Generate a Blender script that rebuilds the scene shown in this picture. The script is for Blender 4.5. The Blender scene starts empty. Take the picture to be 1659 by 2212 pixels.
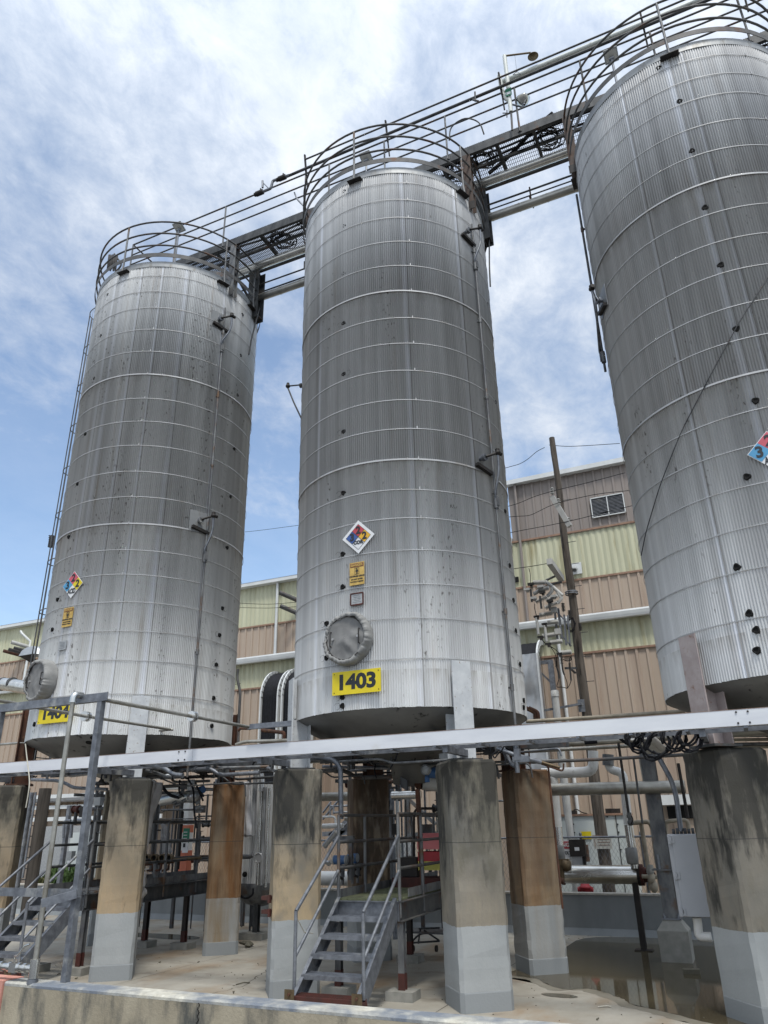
import bpy, bmesh, math, random
from mathutils import Vector, Matrix
random.seed(7)
PI = math.pi
R_ = math.radians
scene = bpy.context.scene
COL = scene.collection

# ------------------------------------------------------------------ camera
H = 2.1                                    # lens height above the containment floor
FPX, CX, CY = 1581.0, 829.5, 1106.0        # focal length and centre, in units of a 1659 wide picture
PITCH, ROLL, YAW = .4037, -.0211, -.4264
_f = Vector((math.sin(YAW)*math.cos(PITCH), math.cos(YAW)*math.cos(PITCH), math.sin(PITCH)))
_r = Vector((math.cos(YAW), -math.sin(YAW), 0)); _u = _r.cross(_f)
_r2 = math.cos(ROLL)*_r + math.sin(ROLL)*_u
_u2 = -math.sin(ROLL)*_r + math.cos(ROLL)*_u
cam_d = bpy.data.cameras.new('camera'); cam = bpy.data.objects.new('camera', cam_d); COL.objects.link(cam)
cam_d.sensor_fit = 'HORIZONTAL'; cam_d.sensor_width = 36; cam_d.lens = FPX/1659*36
cam_d.clip_start = .05; cam_d.clip_end = 3000
cam.matrix_world = Matrix(((_r2.x, _u2.x, -_f.x, 0), (_r2.y, _u2.y, -_f.y, 0), (_r2.z, _u2.z, -_f.z, H), (0, 0, 0, 1)))
scene.camera = cam
scene.render.resolution_x = 768; scene.render.resolution_y = 1024

# ------------------------------------------------------------------ world, sun, exposure
SUN_EL, SUN_AZ = R_(64), R_(145)            # azimuth from +Y towards +X
world = bpy.data.worlds.new('World'); scene.world = world; world.use_nodes = True
wn, wl = world.node_tree.nodes, world.node_tree.links
wn.clear()
def WN(t, **k):
    n = wn.new(t)
    for a, b in k.items(): setattr(n, a, b)
    return n
out = WN('ShaderNodeOutputWorld'); bg = WN('ShaderNodeBackground'); bg.inputs[1].default_value = .12
sky = WN('ShaderNodeTexSky', sky_type='NISHITA'); sky.sun_disc = False
sky.sun_elevation = SUN_EL; sky.sun_rotation = SUN_AZ; sky.air_density = 1.0; sky.dust_density = .6; sky.ozone_density = 2.2
tc = WN('ShaderNodeTexCoord'); sep = WN('ShaderNodeSeparateXYZ'); wl.new(tc.outputs['Generated'], sep.inputs[0])
def WM(op, a, b=None, clamp=False):
    n = WN('ShaderNodeMath', operation=op); n.use_clamp = clamp
    for i, v in enumerate((a, b)):
        if v is None: continue
        if isinstance(v, (int, float)): n.inputs[i].default_value = v
        else: wl.new(v, n.inputs[i])
    return n.outputs[0]
zc = WM('ADD', WM('MAXIMUM', sep.outputs[2], 0.0), .16)
comb = WN('ShaderNodeCombineXYZ')
wl.new(WM('DIVIDE', sep.outputs[0], zc), comb.inputs[0]); wl.new(WM('DIVIDE', sep.outputs[1], zc), comb.inputs[1])
def WNoise(scale, detail, rough, dist=0., loc=(0, 0, 0), stretch=(1, 1, 1), rot=0):
    mp = WN('ShaderNodeMapping'); mp.inputs['Location'].default_value = loc; mp.inputs['Scale'].default_value = stretch
    mp.inputs['Rotation'].default_value = (0, 0, rot)
    wl.new(comb.outputs[0], mp.inputs[0])
    n = WN('ShaderNodeTexNoise'); n.inputs['Scale'].default_value = scale; n.inputs['Detail'].default_value = detail
    n.inputs['Roughness'].default_value = rough; n.inputs['Distortion'].default_value = dist
    wl.new(mp.outputs[0], n.inputs['Vector']); return n.outputs[0]
big = WNoise(1.05, 4, .5, .3, (3.7, 1.9, 0))
mid = WNoise(3.9, 9, .60, .35, (1.2, 7.7, 0), (1, .78, 1), .6)
fine = WNoise(14, 8, .68, .3, (5.1, .7, 0), (1, .75, 1), .9)
# more cloud overhead and to the right, clearer low down
cover = WM('ADD', WM('MULTIPLY', big, .95), WM('ADD', WM('MULTIPLY', mid, .52), WM('MULTIPLY', fine, .34)))
cover = WM('ADD', cover, WM('ADD', WM('ADD', WM('MULTIPLY', sep.outputs[0], .20), WM('MULTIPLY', WM('MAXIMUM', WM('MULTIPLY', sep.outputs[1], -1.0), 0.0), 1.2)), WM('MULTIPLY', sep.outputs[2], .72)))  # extra unseen cloud added behind the camera to brighten the silos
rmp = WN('ShaderNodeValToRGB'); wl.new(WM('MULTIPLY', cover, .5), rmp.inputs[0])
rmp.color_ramp.elements[0].position = .545; rmp.color_ramp.elements[0].color = (.14, .14, .14, 1)
rmp.color_ramp.elements[1].position = .745; rmp.color_ramp.elements[1].color = (.93, .93, .93, 1)
tex = WM('ADD', WM('MULTIPLY', mid, .55), WM('MULTIPLY', fine, .45))
crp = WN('ShaderNodeValToRGB'); wl.new(tex, crp.inputs[0])
crp.color_ramp.elements[0].position = .36; crp.color_ramp.elements[0].color = (3.8, 4.45, 5.4, 1)
crp.color_ramp.elements[1].position = .66; crp.color_ramp.elements[1].color = (6.2, 6.5, 6.9, 1)
# clouds around the sun, out of view, brightened in a broad lobe for the silos
sd = Vector((math.sin(SUN_AZ)*math.cos(SUN_EL), math.cos(SUN_AZ)*math.cos(SUN_EL), math.sin(SUN_EL)))
dotn = WN('ShaderNodeVectorMath', operation='DOT_PRODUCT'); wl.new(tc.outputs['Generated'], dotn.inputs[0]); dotn.inputs[1].default_value = sd
glow = WM('MULTIPLY', WM('POWER', WM('MAXIMUM', dotn.outputs['Value'], 0.), 1.6), .85)
gl = WN('ShaderNodeMixRGB', blend_type='MULTIPLY'); gl.inputs[0].default_value = 1
gc = WN('ShaderNodeCombineXYZ')
for i in range(3): wl.new(WM('ADD', glow, 1.0), gc.inputs[i])
wl.new(crp.outputs[0], gl.inputs[1]); wl.new(gc.outputs[0], gl.inputs[2])
sat = WN('ShaderNodeMixRGB', blend_type='MULTIPLY'); sat.inputs[0].default_value = 1; sat.inputs[2].default_value = (1.5, 1.5, 1.45, 1)
wl.new(sky.outputs[0], sat.inputs[1])
mx = WN('ShaderNodeMixRGB'); wl.new(rmp.outputs[0], mx.inputs[0]); wl.new(sat.outputs[0], mx.inputs[1]); wl.new(gl.outputs[0], mx.inputs[2])
wl.new(mx.outputs[0], bg.inputs[0]); wl.new(bg.outputs[0], out.inputs[0])
sl = bpy.data.lights.new('sun', 'SUN'); sl.energy = 2.4; sl.angle = R_(10); sl.color = (1, .96, .89)
so = bpy.data.objects.new('sun', sl); COL.objects.link(so)
so.rotation_euler = sd.to_track_quat('Z', 'Y').to_euler(); so.location = (0, 0, 60)
scene.view_settings.view_transform = 'Standard'; scene.view_settings.look = 'None'
scene.view_settings.exposure = 0.27; scene.view_settings.gamma = 1.0

# ------------------------------------------------------------------ measuring helpers
# views: rectangles of the 3072 wide photograph that were measured on real, upright planes
RG = {'a': (0, 2700, 1.585), 'b': (900, 2700, 1.508), 'c': (1900, 2700, 1.4155), 'd': (300, 600, 1.659), 'e': (1100, 400, 1.8433),
      'f': (1800, 0, 1.3042), 'g': (1900, 1600, 1.4155), 'h': (0, 2000, 1.508), 'i': (1100, 2000, 1.508), 'j': (0, 2950, 2.37),
      'k': (500, 2950, 2.37), 'l': (1100, 2950, 1.93), 'm': (2100, 2900, 2.37), 'n': (0, 2500, 3.318), 'o': (0, 3500, 1.8433),
      'p': (2000, 2100, 2.602), 'r': (700, 750, 3.0164), 's': (1800, 450, 2.765), 't': (100, 900, 2.212), 'u': (900, 2600, 3.4025),
      'v': (2450, 2850, 2.667), 'w': (1700, 1400, 2.764), 'x': (2200, 0, 1.9025), 'A': (1150, 3150, 3.318), 'B': (1600, 2950, 2.765),
      'C': (0, 3050, 3.318), 'D': (2200, 1800, 2.457), 'F': (2400, 3250, 2.4688), 'G': (2300, 1000, 4.1475), 'P': (0, 0, 1/1.8517)}
def ray(k, x, y):
    a, b, s = RG[k]; px = (a + x/s)/1.8517; py = (b + y/s)/1.8517
    if k == 'P': px, py = x, y
    return (_r2*((px-CX)/FPX) - _u2*((py-CY)/FPX) + _f)
def aY(k, x, y, Y): d = ray(k, x, y); return Vector((0, 0, H)) + d*(Y/d.y)
def aZ(k, x, y, z): d = ray(k, x, y); return Vector((0, 0, H)) + d*((z-H)/d.z)
TX = [-10.953, -4.927, 1.099]; TY = 11.718; TR = 1.95; ZT = 14.16; ZB = 3.65
def aC(k, x, y, i, r=TR):
    d = ray(k, x, y); d = d/math.hypot(d.x, d.y); b = d.x*TX[i] + d.y*TY
    disc = b*b - (TX[i]**2 + TY**2 - r*r); t = b - math.sqrt(max(disc, 0)); return Vector((0, 0, H)) + d*t
def angC(p, i): return math.atan2(p.y-TY, p.x-TX[i])

# ------------------------------------------------------------------ materials
MATS = {}
def mk(name, c1, c2=None, rough=.6, metal=0., nscale=3., stretch=(1, 1, 1), lo=.35, hi=.65, detail=6, c3=None, s3=1.5, st3=(1, 1, 1), lo3=.55, hi3=.7,
       bump=.0, bscale=60., rvar=.0, spec=.5, coat=0., alpha=1., obj=False):
    m = bpy.data.materials.new(name); m.use_nodes = True; n, l = m.node_tree.nodes, m.node_tree.links
    b = n['Principled BSDF']; b.inputs['Roughness'].default_value = rough; b.inputs['Metallic'].default_value = metal
    b.inputs['Specular IOR Level'].default_value = spec; b.inputs['Alpha'].default_value = alpha; b.inputs['Coat Weight'].default_value = coat
    if obj:
        t = n.new('ShaderNodeTexCoord'); src = t.outputs['Object']
    else:
        g = n.new('ShaderNodeNewGeometry'); src = g.outputs['Position']
    def noise(scale, st, det=detail):
        mp = n.new('ShaderNodeMapping'); mp.inputs['Scale'].default_value = st; l.new(src, mp.inputs[0])
        t = n.new('ShaderNodeTexNoise'); t.inputs['Scale'].default_value = scale; t.inputs['Detail'].default_value = det; t.inputs['Roughness'].default_value = .62
        l.new(mp.outputs[0], t.inputs['Vector']); return t.outputs[0]
    def ramp(f, a, b_, ca=(0, 0, 0, 1), cb=(1, 1, 1, 1)):
        r = n.new('ShaderNodeValToRGB'); l.new(f, r.inputs[0]); r.color_ramp.elements[0].position = a; r.color_ramp.elements[1].position = b_
        r.color_ramp.elements[0].color = ca; r.color_ramp.elements[1].color = cb; return r.outputs[0]
    c1 = (*c1, 1)
    if c2 is None: b.inputs['Base Color'].default_value = c1
    else:
        nf = noise(nscale, stretch); col = ramp(nf, lo, hi, c1, (*c2, 1))
        if c3 is not None:
            f3 = ramp(noise(s3, st3), lo3, hi3); x = n.new('ShaderNodeMixRGB'); l.new(f3, x.inputs[0]); l.new(col, x.inputs[1]); x.inputs[2].default_value = (*c3, 1)
            col = x.outputs[0]
        l.new(col, b.inputs['Base Color'])
        if rvar:
            r = n.new('ShaderNodeMapRange'); l.new(nf, r.inputs[0]); r.inputs[3].default_value = rough-rvar; r.inputs[4].default_value = rough+rvar
            l.new(r.outputs[0], b.inputs['Roughness'])
    if bump:
        bp = n.new('ShaderNodeBump'); bp.inputs['Strength'].default_value = bump; bp.inputs['Distance'].default_value = .01
        l.new(noise(bscale, (1, 1, 1), 5), bp.inputs['Height']); l.new(bp.outputs[0], b.inputs['Normal'])
    m['n'] = 1; MATS[name] = m; return m
mk('galvanised', (.13, .14, .16), (.235, .25, .275), .5, .55, 9, c3=(.42, .42, .40), s3=3, lo3=.58, hi3=.72, bump=.05)
mk('galvanised_old', (.085, .09, .10), (.20, .205, .205), .6, .4, 7, stretch=(1, 1, .4), c3=(.14, .085, .05), s3=2.6, lo3=.56, hi3=.68, bump=.08)
mk('galvanised_dark', (.03, .033, .037), (.085, .088, .09), .6, .3, 7, stretch=(1, 1, .4), c3=(.10, .05, .03), s3=3, lo3=.58, hi3=.7)
mk('rusty_rail', (.065, .067, .07), (.12, .118, .115), .65, .3, 6, c3=(.11, .055, .032), s3=2.2, lo3=.55, hi3=.68, bump=.1)
mk('rust', (.11, .045, .025), (.05, .028, .02), .85, .1, 8, stretch=(1, 1, .5), c3=(.18, .095, .045), s3=5, lo3=.58, hi3=.7, bump=.2)
mk('dark_red_rust', (.085, .022, .016), (.05, .02, .016), .8, .1, 8, bump=.15)
mk('stainless', (.55, .55, .53), (.72, .72, .70), .26, .95, 4, rvar=.06)
mk('stainless_dull', (.34, .34, .32), (.46, .455, .43), .38, .8, 3, rvar=.06)
mk('jacket_pipe', (.30, .29, .26), (.44, .43, .39), .42, .7, 5, c3=(.22, .20, .16), s3=1.6, lo3=.5, hi3=.7)
mk('tan_pipe', (.25, .22, .17), (.36, .32, .25), .6, .2, 6)
mk('painted_white_steel', (.56, .58, .62), (.65, .67, .70), .5, 0, 2.5, stretch=(.4, 1, 2), c3=(.50, .48, .40), s3=.7, lo3=.62, hi3=.75, bump=.03)
mk('painted_leg', (.42, .44, .46), (.54, .56, .57), .6, 0, 6, c3=(.20, .14, .10), s3=26, lo3=.63, hi3=.68, bump=.05)
mk('brownish_leg', (.30, .25, .24), (.38, .33, .32), .65, 0, 6, c3=(.22, .13, .10), s3=9, lo3=.6, hi3=.7)
mk('white_pipe', (.62, .62, .60), (.74, .74, .72), .45, 0, 3, c3=(.42, .40, .36), s3=5, lo3=.62, hi3=.75)
mk('pvc_white', (.55, .58, .55), (.66, .68, .64), .5, 0, 2.5, c3=(.25, .25, .22), s3=6, st3=(1, 1, 1), lo3=.6, hi3=.7)
mk('black_rubber', (.006, .007, .009), (.014, .015, .02), .75, 0, 12, spec=.25)
mk('black_void', (.004, .004, .004), None, .95, 0)
mk('black_iron', (.012, .011, .011), (.028, .023, .02), .6, .2, 5)
mk('cabinet_grey', (.33, .345, .37), (.37, .385, .41), .5, 0, 2, bump=.02)
mk('fabric_grey', (.20, .20, .195), (.27, .27, .26), .75, 0, 5, bump=.15, bscale=25)
mk('blue_paint', (.02, .075, .19), (.03, .10, .24), .45, 0, 4)
mk('grey_cap', (.26, .28, .29), (.34, .35, .35), .5, 0, 6)
mk('red_paint', (.40, .03, .04), (.33, .025, .03), .5, 0, 4)
mk('pale_red', (.62, .19, .19), (.55, .16, .16), .6, 0, 4)
mk('yellow_label', (.45, .42, .08), (.38, .36, .08), .6, 0, 6)
mk('sign_yellow', (.70, .56, .01), (.62, .49, .01), .5, 0, 5)
mk('sign_white', (.70, .71, .72), (.62, .63, .64), .5, 0, 8)
mk('sign_black', (.010, .014, .02), None, .5)
mk('sign_red', (.42, .045, .06), (.35, .04, .05), .5, 0, 5)
mk('sign_pink_red', (.55, .09, .13), (.48, .08, .11), .5, 0, 5)
mk('sign_blue', (.03, .09, .30), (.03, .075, .25), .5, 0, 5)
mk('sign_pale_blue', (.07, .30, .52), (.06, .26, .46), .5, 0, 5)
mk('sign_amber', (.70, .40, .02), (.62, .35, .02), .5, 0, 5)
mk('sign_ochre', (.58, .40, .11), (.42, .27, .07), .6, 0, 12)
mk('sign_brown', (.20, .07, .03), (.14, .05, .03), .6, 0, 12)
mk('sign_green', (.015, .16, .09), None, .5)
mk('plate_metal', (.30, .31, .32), (.40, .41, .41), .5, .4, 20)
mk('pole_wood', (.045, .036, .028), (.115, .097, .08), .9, 0, 5, stretch=(3, 3, .25), c3=(.02, .016, .013), s3=7, st3=(2, 2, .12), lo3=.58, hi3=.63, bump=.5, bscale=14)
mk('insulator_grey', (.36, .36, .35), (.44, .44, .42), .45, 0, 5)
mk('insulator_dark', (.03, .028, .027), None, .35)
mk('duct_alu', (.42, .44, .46), (.56, .57, .58), .35, .75, 2.5, bump=.25, bscale=5)
mk('tan_siding', (.36, .285, .22), (.42, .34, .27), .6, 0, .6, stretch=(1, 1, .15), c3=(.30, .22, .17), s3=2.5, st3=(1, 1, .08), lo3=.5, hi3=.75)
mk('brown_siding', (.22, .192, .175), (.26, .225, .205), .6, 0, .6, stretch=(1, 1, .15))
mk('green_panel', (.41, .41, .28), (.52, .52, .37), .55, 0, 2.2, stretch=(1, 1, .05), c3=(.27, .23, .11), s3=3.0, st3=(1, 1, .10), lo3=.54, hi3=.72)
mk('trim_brown', (.22, .13, .09), (.30, .19, .13), .7, 0, 9)
mk('white_trim', (.56, .58, .58), (.66, .68, .68), .45, 0, 2)
mk('box_white', (.42, .46, .46), (.50, .54, .53), .5, 0, 1.5, c3=(.36, .30, .18), s3=3.0, st3=(2, 2, .4), lo3=.63, hi3=.75)
mk('bund_paint', (.16, .174, .18), (.21, .225, .23), .6, 0, 1.6, stretch=(1, 1, .5), bump=.1)
mk('bund_top', (.42, .40, .36), (.30, .28, .24), .8, 0, 14, stretch=(1, 1, 1))
mk('pedestal_concrete', (.20, .20, .18), (.28, .275, .25), .8, 0, 6, bump=.15)
mk('front_wall', (.27, .235, .17), (.38, .335, .25), .9, 0, 2.2, stretch=(1, 1, .45), c3=(.085, .085, .075), s3=2.4, st3=(1.2, 1.2, .4), lo3=.52, hi3=.68, bump=.5, bscale=38)
mk('front_wall_top', (.40, .38, .32), (.60, .58, .50), .9, 0, 9, c3=(.16, .18, .21), s3=1.3, lo3=.42, hi3=.6, bump=.6, bscale=45)
mk('pink_concrete', (.50, .22, .17), (.58, .30, .24), .85, 0, 4, bump=.3)
mk('grate_green', (.09, .10, .055), (.15, .16, .09), .8, 0, 9, c3=(.06, .06, .05), s3=4)
mk('plastic_sheet', (.30, .30, .31), (.46, .46, .47), .35, 0, 4, bump=.3, bscale=9)
mk('brass_old', (.16, .12, .07), (.10, .07, .04), .55, .5, 9)
mk('orange_paint', (.55, .16, .09), None, .6)
mk('leaf', (.035, .075, .018), (.07, .12, .03), .6, 0, 9)
mk('grass_dry', (.10, .12, .04), (.16, .15, .07), .8, 0, 9)
mk('gravel', (.17, .16, .14), (.28, .26, .22), .95, 0, 22, bump=.5, bscale=40)
mk('asphalt', (.045, .045, .047), (.07, .07, .07), .9, 0, 12, bump=.3)
mk('cream_sign', (.5, .5, .46), (.42, .42, .38), .6, 0, 9)
mk('brick_wet', (.07, .065, .045), (.11, .10, .07), .6, 0, 12)
mk('lamp_glass', (.45, .45, .42), None, .2)
mk('clear_tube', (.24, .25, .26), (.38, .39, .40), .25, .35, 3)
mk('post_brown', (.085, .05, .035), (.05, .04, .035), .7, .2, 5)
mk('pole_dark', (.03, .025, .02), (.07, .06, .05), .9, 0, 5, stretch=(3, 3, .25), bump=.4, bscale=14)
mk('wire', (.012, .012, .014), None, .7, spec=.2)
mk('rope', (.42, .40, .34), None, .8)

def shell_mat(name, grime, runs=()):  # runs: angle and half-width of each painted highlight streak
    """corrugated aluminium jacket: each course and each sheet of it has its own sheen put into the colour, with dirt runs and painted highlight streaks"""
    m = bpy.data.materials.new(name); m.use_nodes = True; n, l = m.node_tree.nodes, m.node_tree.links; b = n['Principled BSDF']
    b.inputs['Metallic'].default_value = .22
    tc_ = n.new('ShaderNodeTexCoord'); sp = n.new('ShaderNodeSeparateXYZ'); l.new(tc_.outputs['Object'], sp.inputs[0])
    def M(op, a, b_=None):
        x = n.new('ShaderNodeMath'); x.operation = op
        for i, v in enumerate((a, b_)):
            if v is None: continue
            if isinstance(v, (int, float)): x.inputs[i].default_value = v
            else: l.new(v, x.inputs[i])
        return x.outputs[0]
    ang = M('ARCTAN2', sp.outputs[1], sp.outputs[0])
    cb = n.new('ShaderNodeCombineXYZ'); l.new(M('MULTIPLY', ang, 1.95), cb.inputs[0]); l.new(sp.outputs[2], cb.inputs[1])
    cb.inputs[2].default_value = grime*7
    def NO(scale, st, det=5, loc=(0, 0, 0)):
        mp = n.new('ShaderNodeMapping'); mp.inputs['Scale'].default_value = st; mp.inputs['Location'].default_value = loc; l.new(cb.outputs[0], mp.inputs[0])
        t = n.new('ShaderNodeTexNoise'); t.inputs['Scale'].default_value = scale; t.inputs['Detail'].default_value = det; l.new(mp.outputs[0], t.inputs['Vector']); return t.outputs[0]
    def RA(f, p0, p1, c0, c1):
        r = n.new('ShaderNodeValToRGB'); l.new(f, r.inputs[0]); r.color_ramp.elements[0].position = p0; r.color_ramp.elements[1].position = p1
        r.color_ramp.elements[0].color = (*c0, 1); r.color_ramp.elements[1].color = (*c1, 1); return r.outputs[0]
    def MIX(f, a, c, mode='MIX'):
        x = n.new('ShaderNodeMixRGB'); x.blend_type = mode
        if isinstance(f, float): x.inputs[0].default_value = f
        else: l.new(f, x.inputs[0])
        l.new(a, x.inputs[1])
        if isinstance(c, tuple): x.inputs[2].default_value = (*c, 1)
        else: l.new(c, x.inputs[2])
        return x.outputs[0]
    # sheets: 3 tall courses, each sheet about 0.85 m wide
    cs = n.new('ShaderNodeTexWhiteNoise'); cs.noise_dimensions = '2D'
    cc = n.new('ShaderNodeCombineXYZ')
    course = M('FLOOR', M('DIVIDE', M('SUBTRACT', sp.outputs[2], .55), 3.44))
    l.new(M('FLOOR', M('ADD', M('DIVIDE', M('MULTIPLY', ang, 1.95), .82), M('MULTIPLY', course, .37))), cc.inputs[0]); l.new(course, cc.inputs[1]); l.new(cc.outputs[0], cs.inputs['Vector'])
    base = RA(cs.outputs[0], 0, 1, (.50, .505, .505), (.58, .585, .58))
    base = MIX(1., base, RA(M('DIVIDE', M('ADD', course, 1.0), 3.0), 0, 1, (1.16, 1.16, 1.16), (.84, .84, .85)), 'MULTIPLY')
    base = MIX(1., base, RA(NO(6.5, (1, .03, 1)), .3, .7, (.80, .80, .80), (1.14, 1.14, 1.14)), 'MULTIPLY')  # reflective sheen painted as lighter and darker vertical streaks
    base = MIX(1., base, RA(NO(1.6, (1, .10, 1)), .3, .7, (.86, .86, .86), (1.06, 1.06, 1.05)), 'MULTIPLY')
    # brownish dry runs and black specks in vertical lines
    base = MIX(RA(NO(7, (1, .05, 1), 4, (3, 1, 0)), .60, .74, (0, 0, 0), (.55*grime, .55*grime, .55*grime)), base, (.25, .20, .15))
    sp1 = M('MULTIPLY', RA(NO(24, (1, .4, 1), 3, (9, 0, 0)), .60, .66, (0, 0, 0), (.8, .8, .8)), RA(NO(3.2, (1, .12, 1), 2, (1, 4, 0)), .51 + .14*(1-grime), .59 + .14*(1-grime), (0, 0, 0), (1, 1, 1)))
    base = MIX(sp1, base, (.09, .08, .07))
    if grime > .9: base = MIX(1., base, (1.13, 1.13, 1.12), 'MULTIPLY')
    for a_, w_ in runs:                       # painted highlight streak down one sheet edge, with the dark lap beside it
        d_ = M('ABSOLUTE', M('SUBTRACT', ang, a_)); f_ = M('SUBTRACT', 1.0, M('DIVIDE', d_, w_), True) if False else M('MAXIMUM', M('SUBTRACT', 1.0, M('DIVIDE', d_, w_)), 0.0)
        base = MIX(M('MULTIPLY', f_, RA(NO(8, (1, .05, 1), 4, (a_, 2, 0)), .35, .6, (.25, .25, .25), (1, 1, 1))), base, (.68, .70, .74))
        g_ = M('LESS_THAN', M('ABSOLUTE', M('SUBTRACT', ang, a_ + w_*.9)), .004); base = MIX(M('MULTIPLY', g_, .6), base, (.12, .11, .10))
    # patchy darker tone just below the laps of the three courses
    zf = M('FRACT', M('DIVIDE', M('SUBTRACT', sp.outputs[2], .545), 3.447)); lap = RA(zf, .93, .998, (0, 0, 0), (.55, .55, .55))
    base = MIX(M('MULTIPLY', lap, RA(NO(10, (1, .2, 1), 4, (2, 8, 0)), .4, .65, (0, 0, 0), (1, 1, 1))), base, (.24, .22, .19))
    l.new(base, b.inputs['Base Color'])
    rr = n.new('ShaderNodeMapRange'); l.new(NO(2.2, (1, .12, 1), 4, (5, 5, 0)), rr.inputs[0]); rr.inputs[1].default_value = .3; rr.inputs[2].default_value = .7
    rr.inputs[3].default_value = .36; rr.inputs[4].default_value = .52; l.new(rr.outputs[0], b.inputs['Roughness'])
    MATS[name] = m
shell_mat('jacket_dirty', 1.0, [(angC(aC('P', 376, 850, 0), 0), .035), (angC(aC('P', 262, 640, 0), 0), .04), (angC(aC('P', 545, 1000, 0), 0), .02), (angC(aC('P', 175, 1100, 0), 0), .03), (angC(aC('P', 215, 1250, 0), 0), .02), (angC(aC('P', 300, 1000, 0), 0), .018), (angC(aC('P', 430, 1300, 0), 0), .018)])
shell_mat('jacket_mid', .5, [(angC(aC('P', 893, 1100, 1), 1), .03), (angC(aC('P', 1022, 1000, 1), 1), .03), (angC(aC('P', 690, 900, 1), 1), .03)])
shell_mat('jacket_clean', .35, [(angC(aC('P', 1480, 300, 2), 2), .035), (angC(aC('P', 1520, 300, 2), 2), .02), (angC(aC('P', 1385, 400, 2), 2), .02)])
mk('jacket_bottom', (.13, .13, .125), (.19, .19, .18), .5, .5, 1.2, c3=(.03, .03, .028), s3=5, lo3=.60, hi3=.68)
mk('band_alu', (.36, .365, .37), (.45, .455, .46), .55, .3, 3, c3=(.30, .28, .25), s3=4, lo3=.55, hi3=.7)
mk('rim_alu', (.25, .26, .27), (.33, .34, .34), .5, .4, 2, c3=(.20, .19, .17), s3=6, st3=(1, 1, .3), lo3=.55, hi3=.7)

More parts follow.
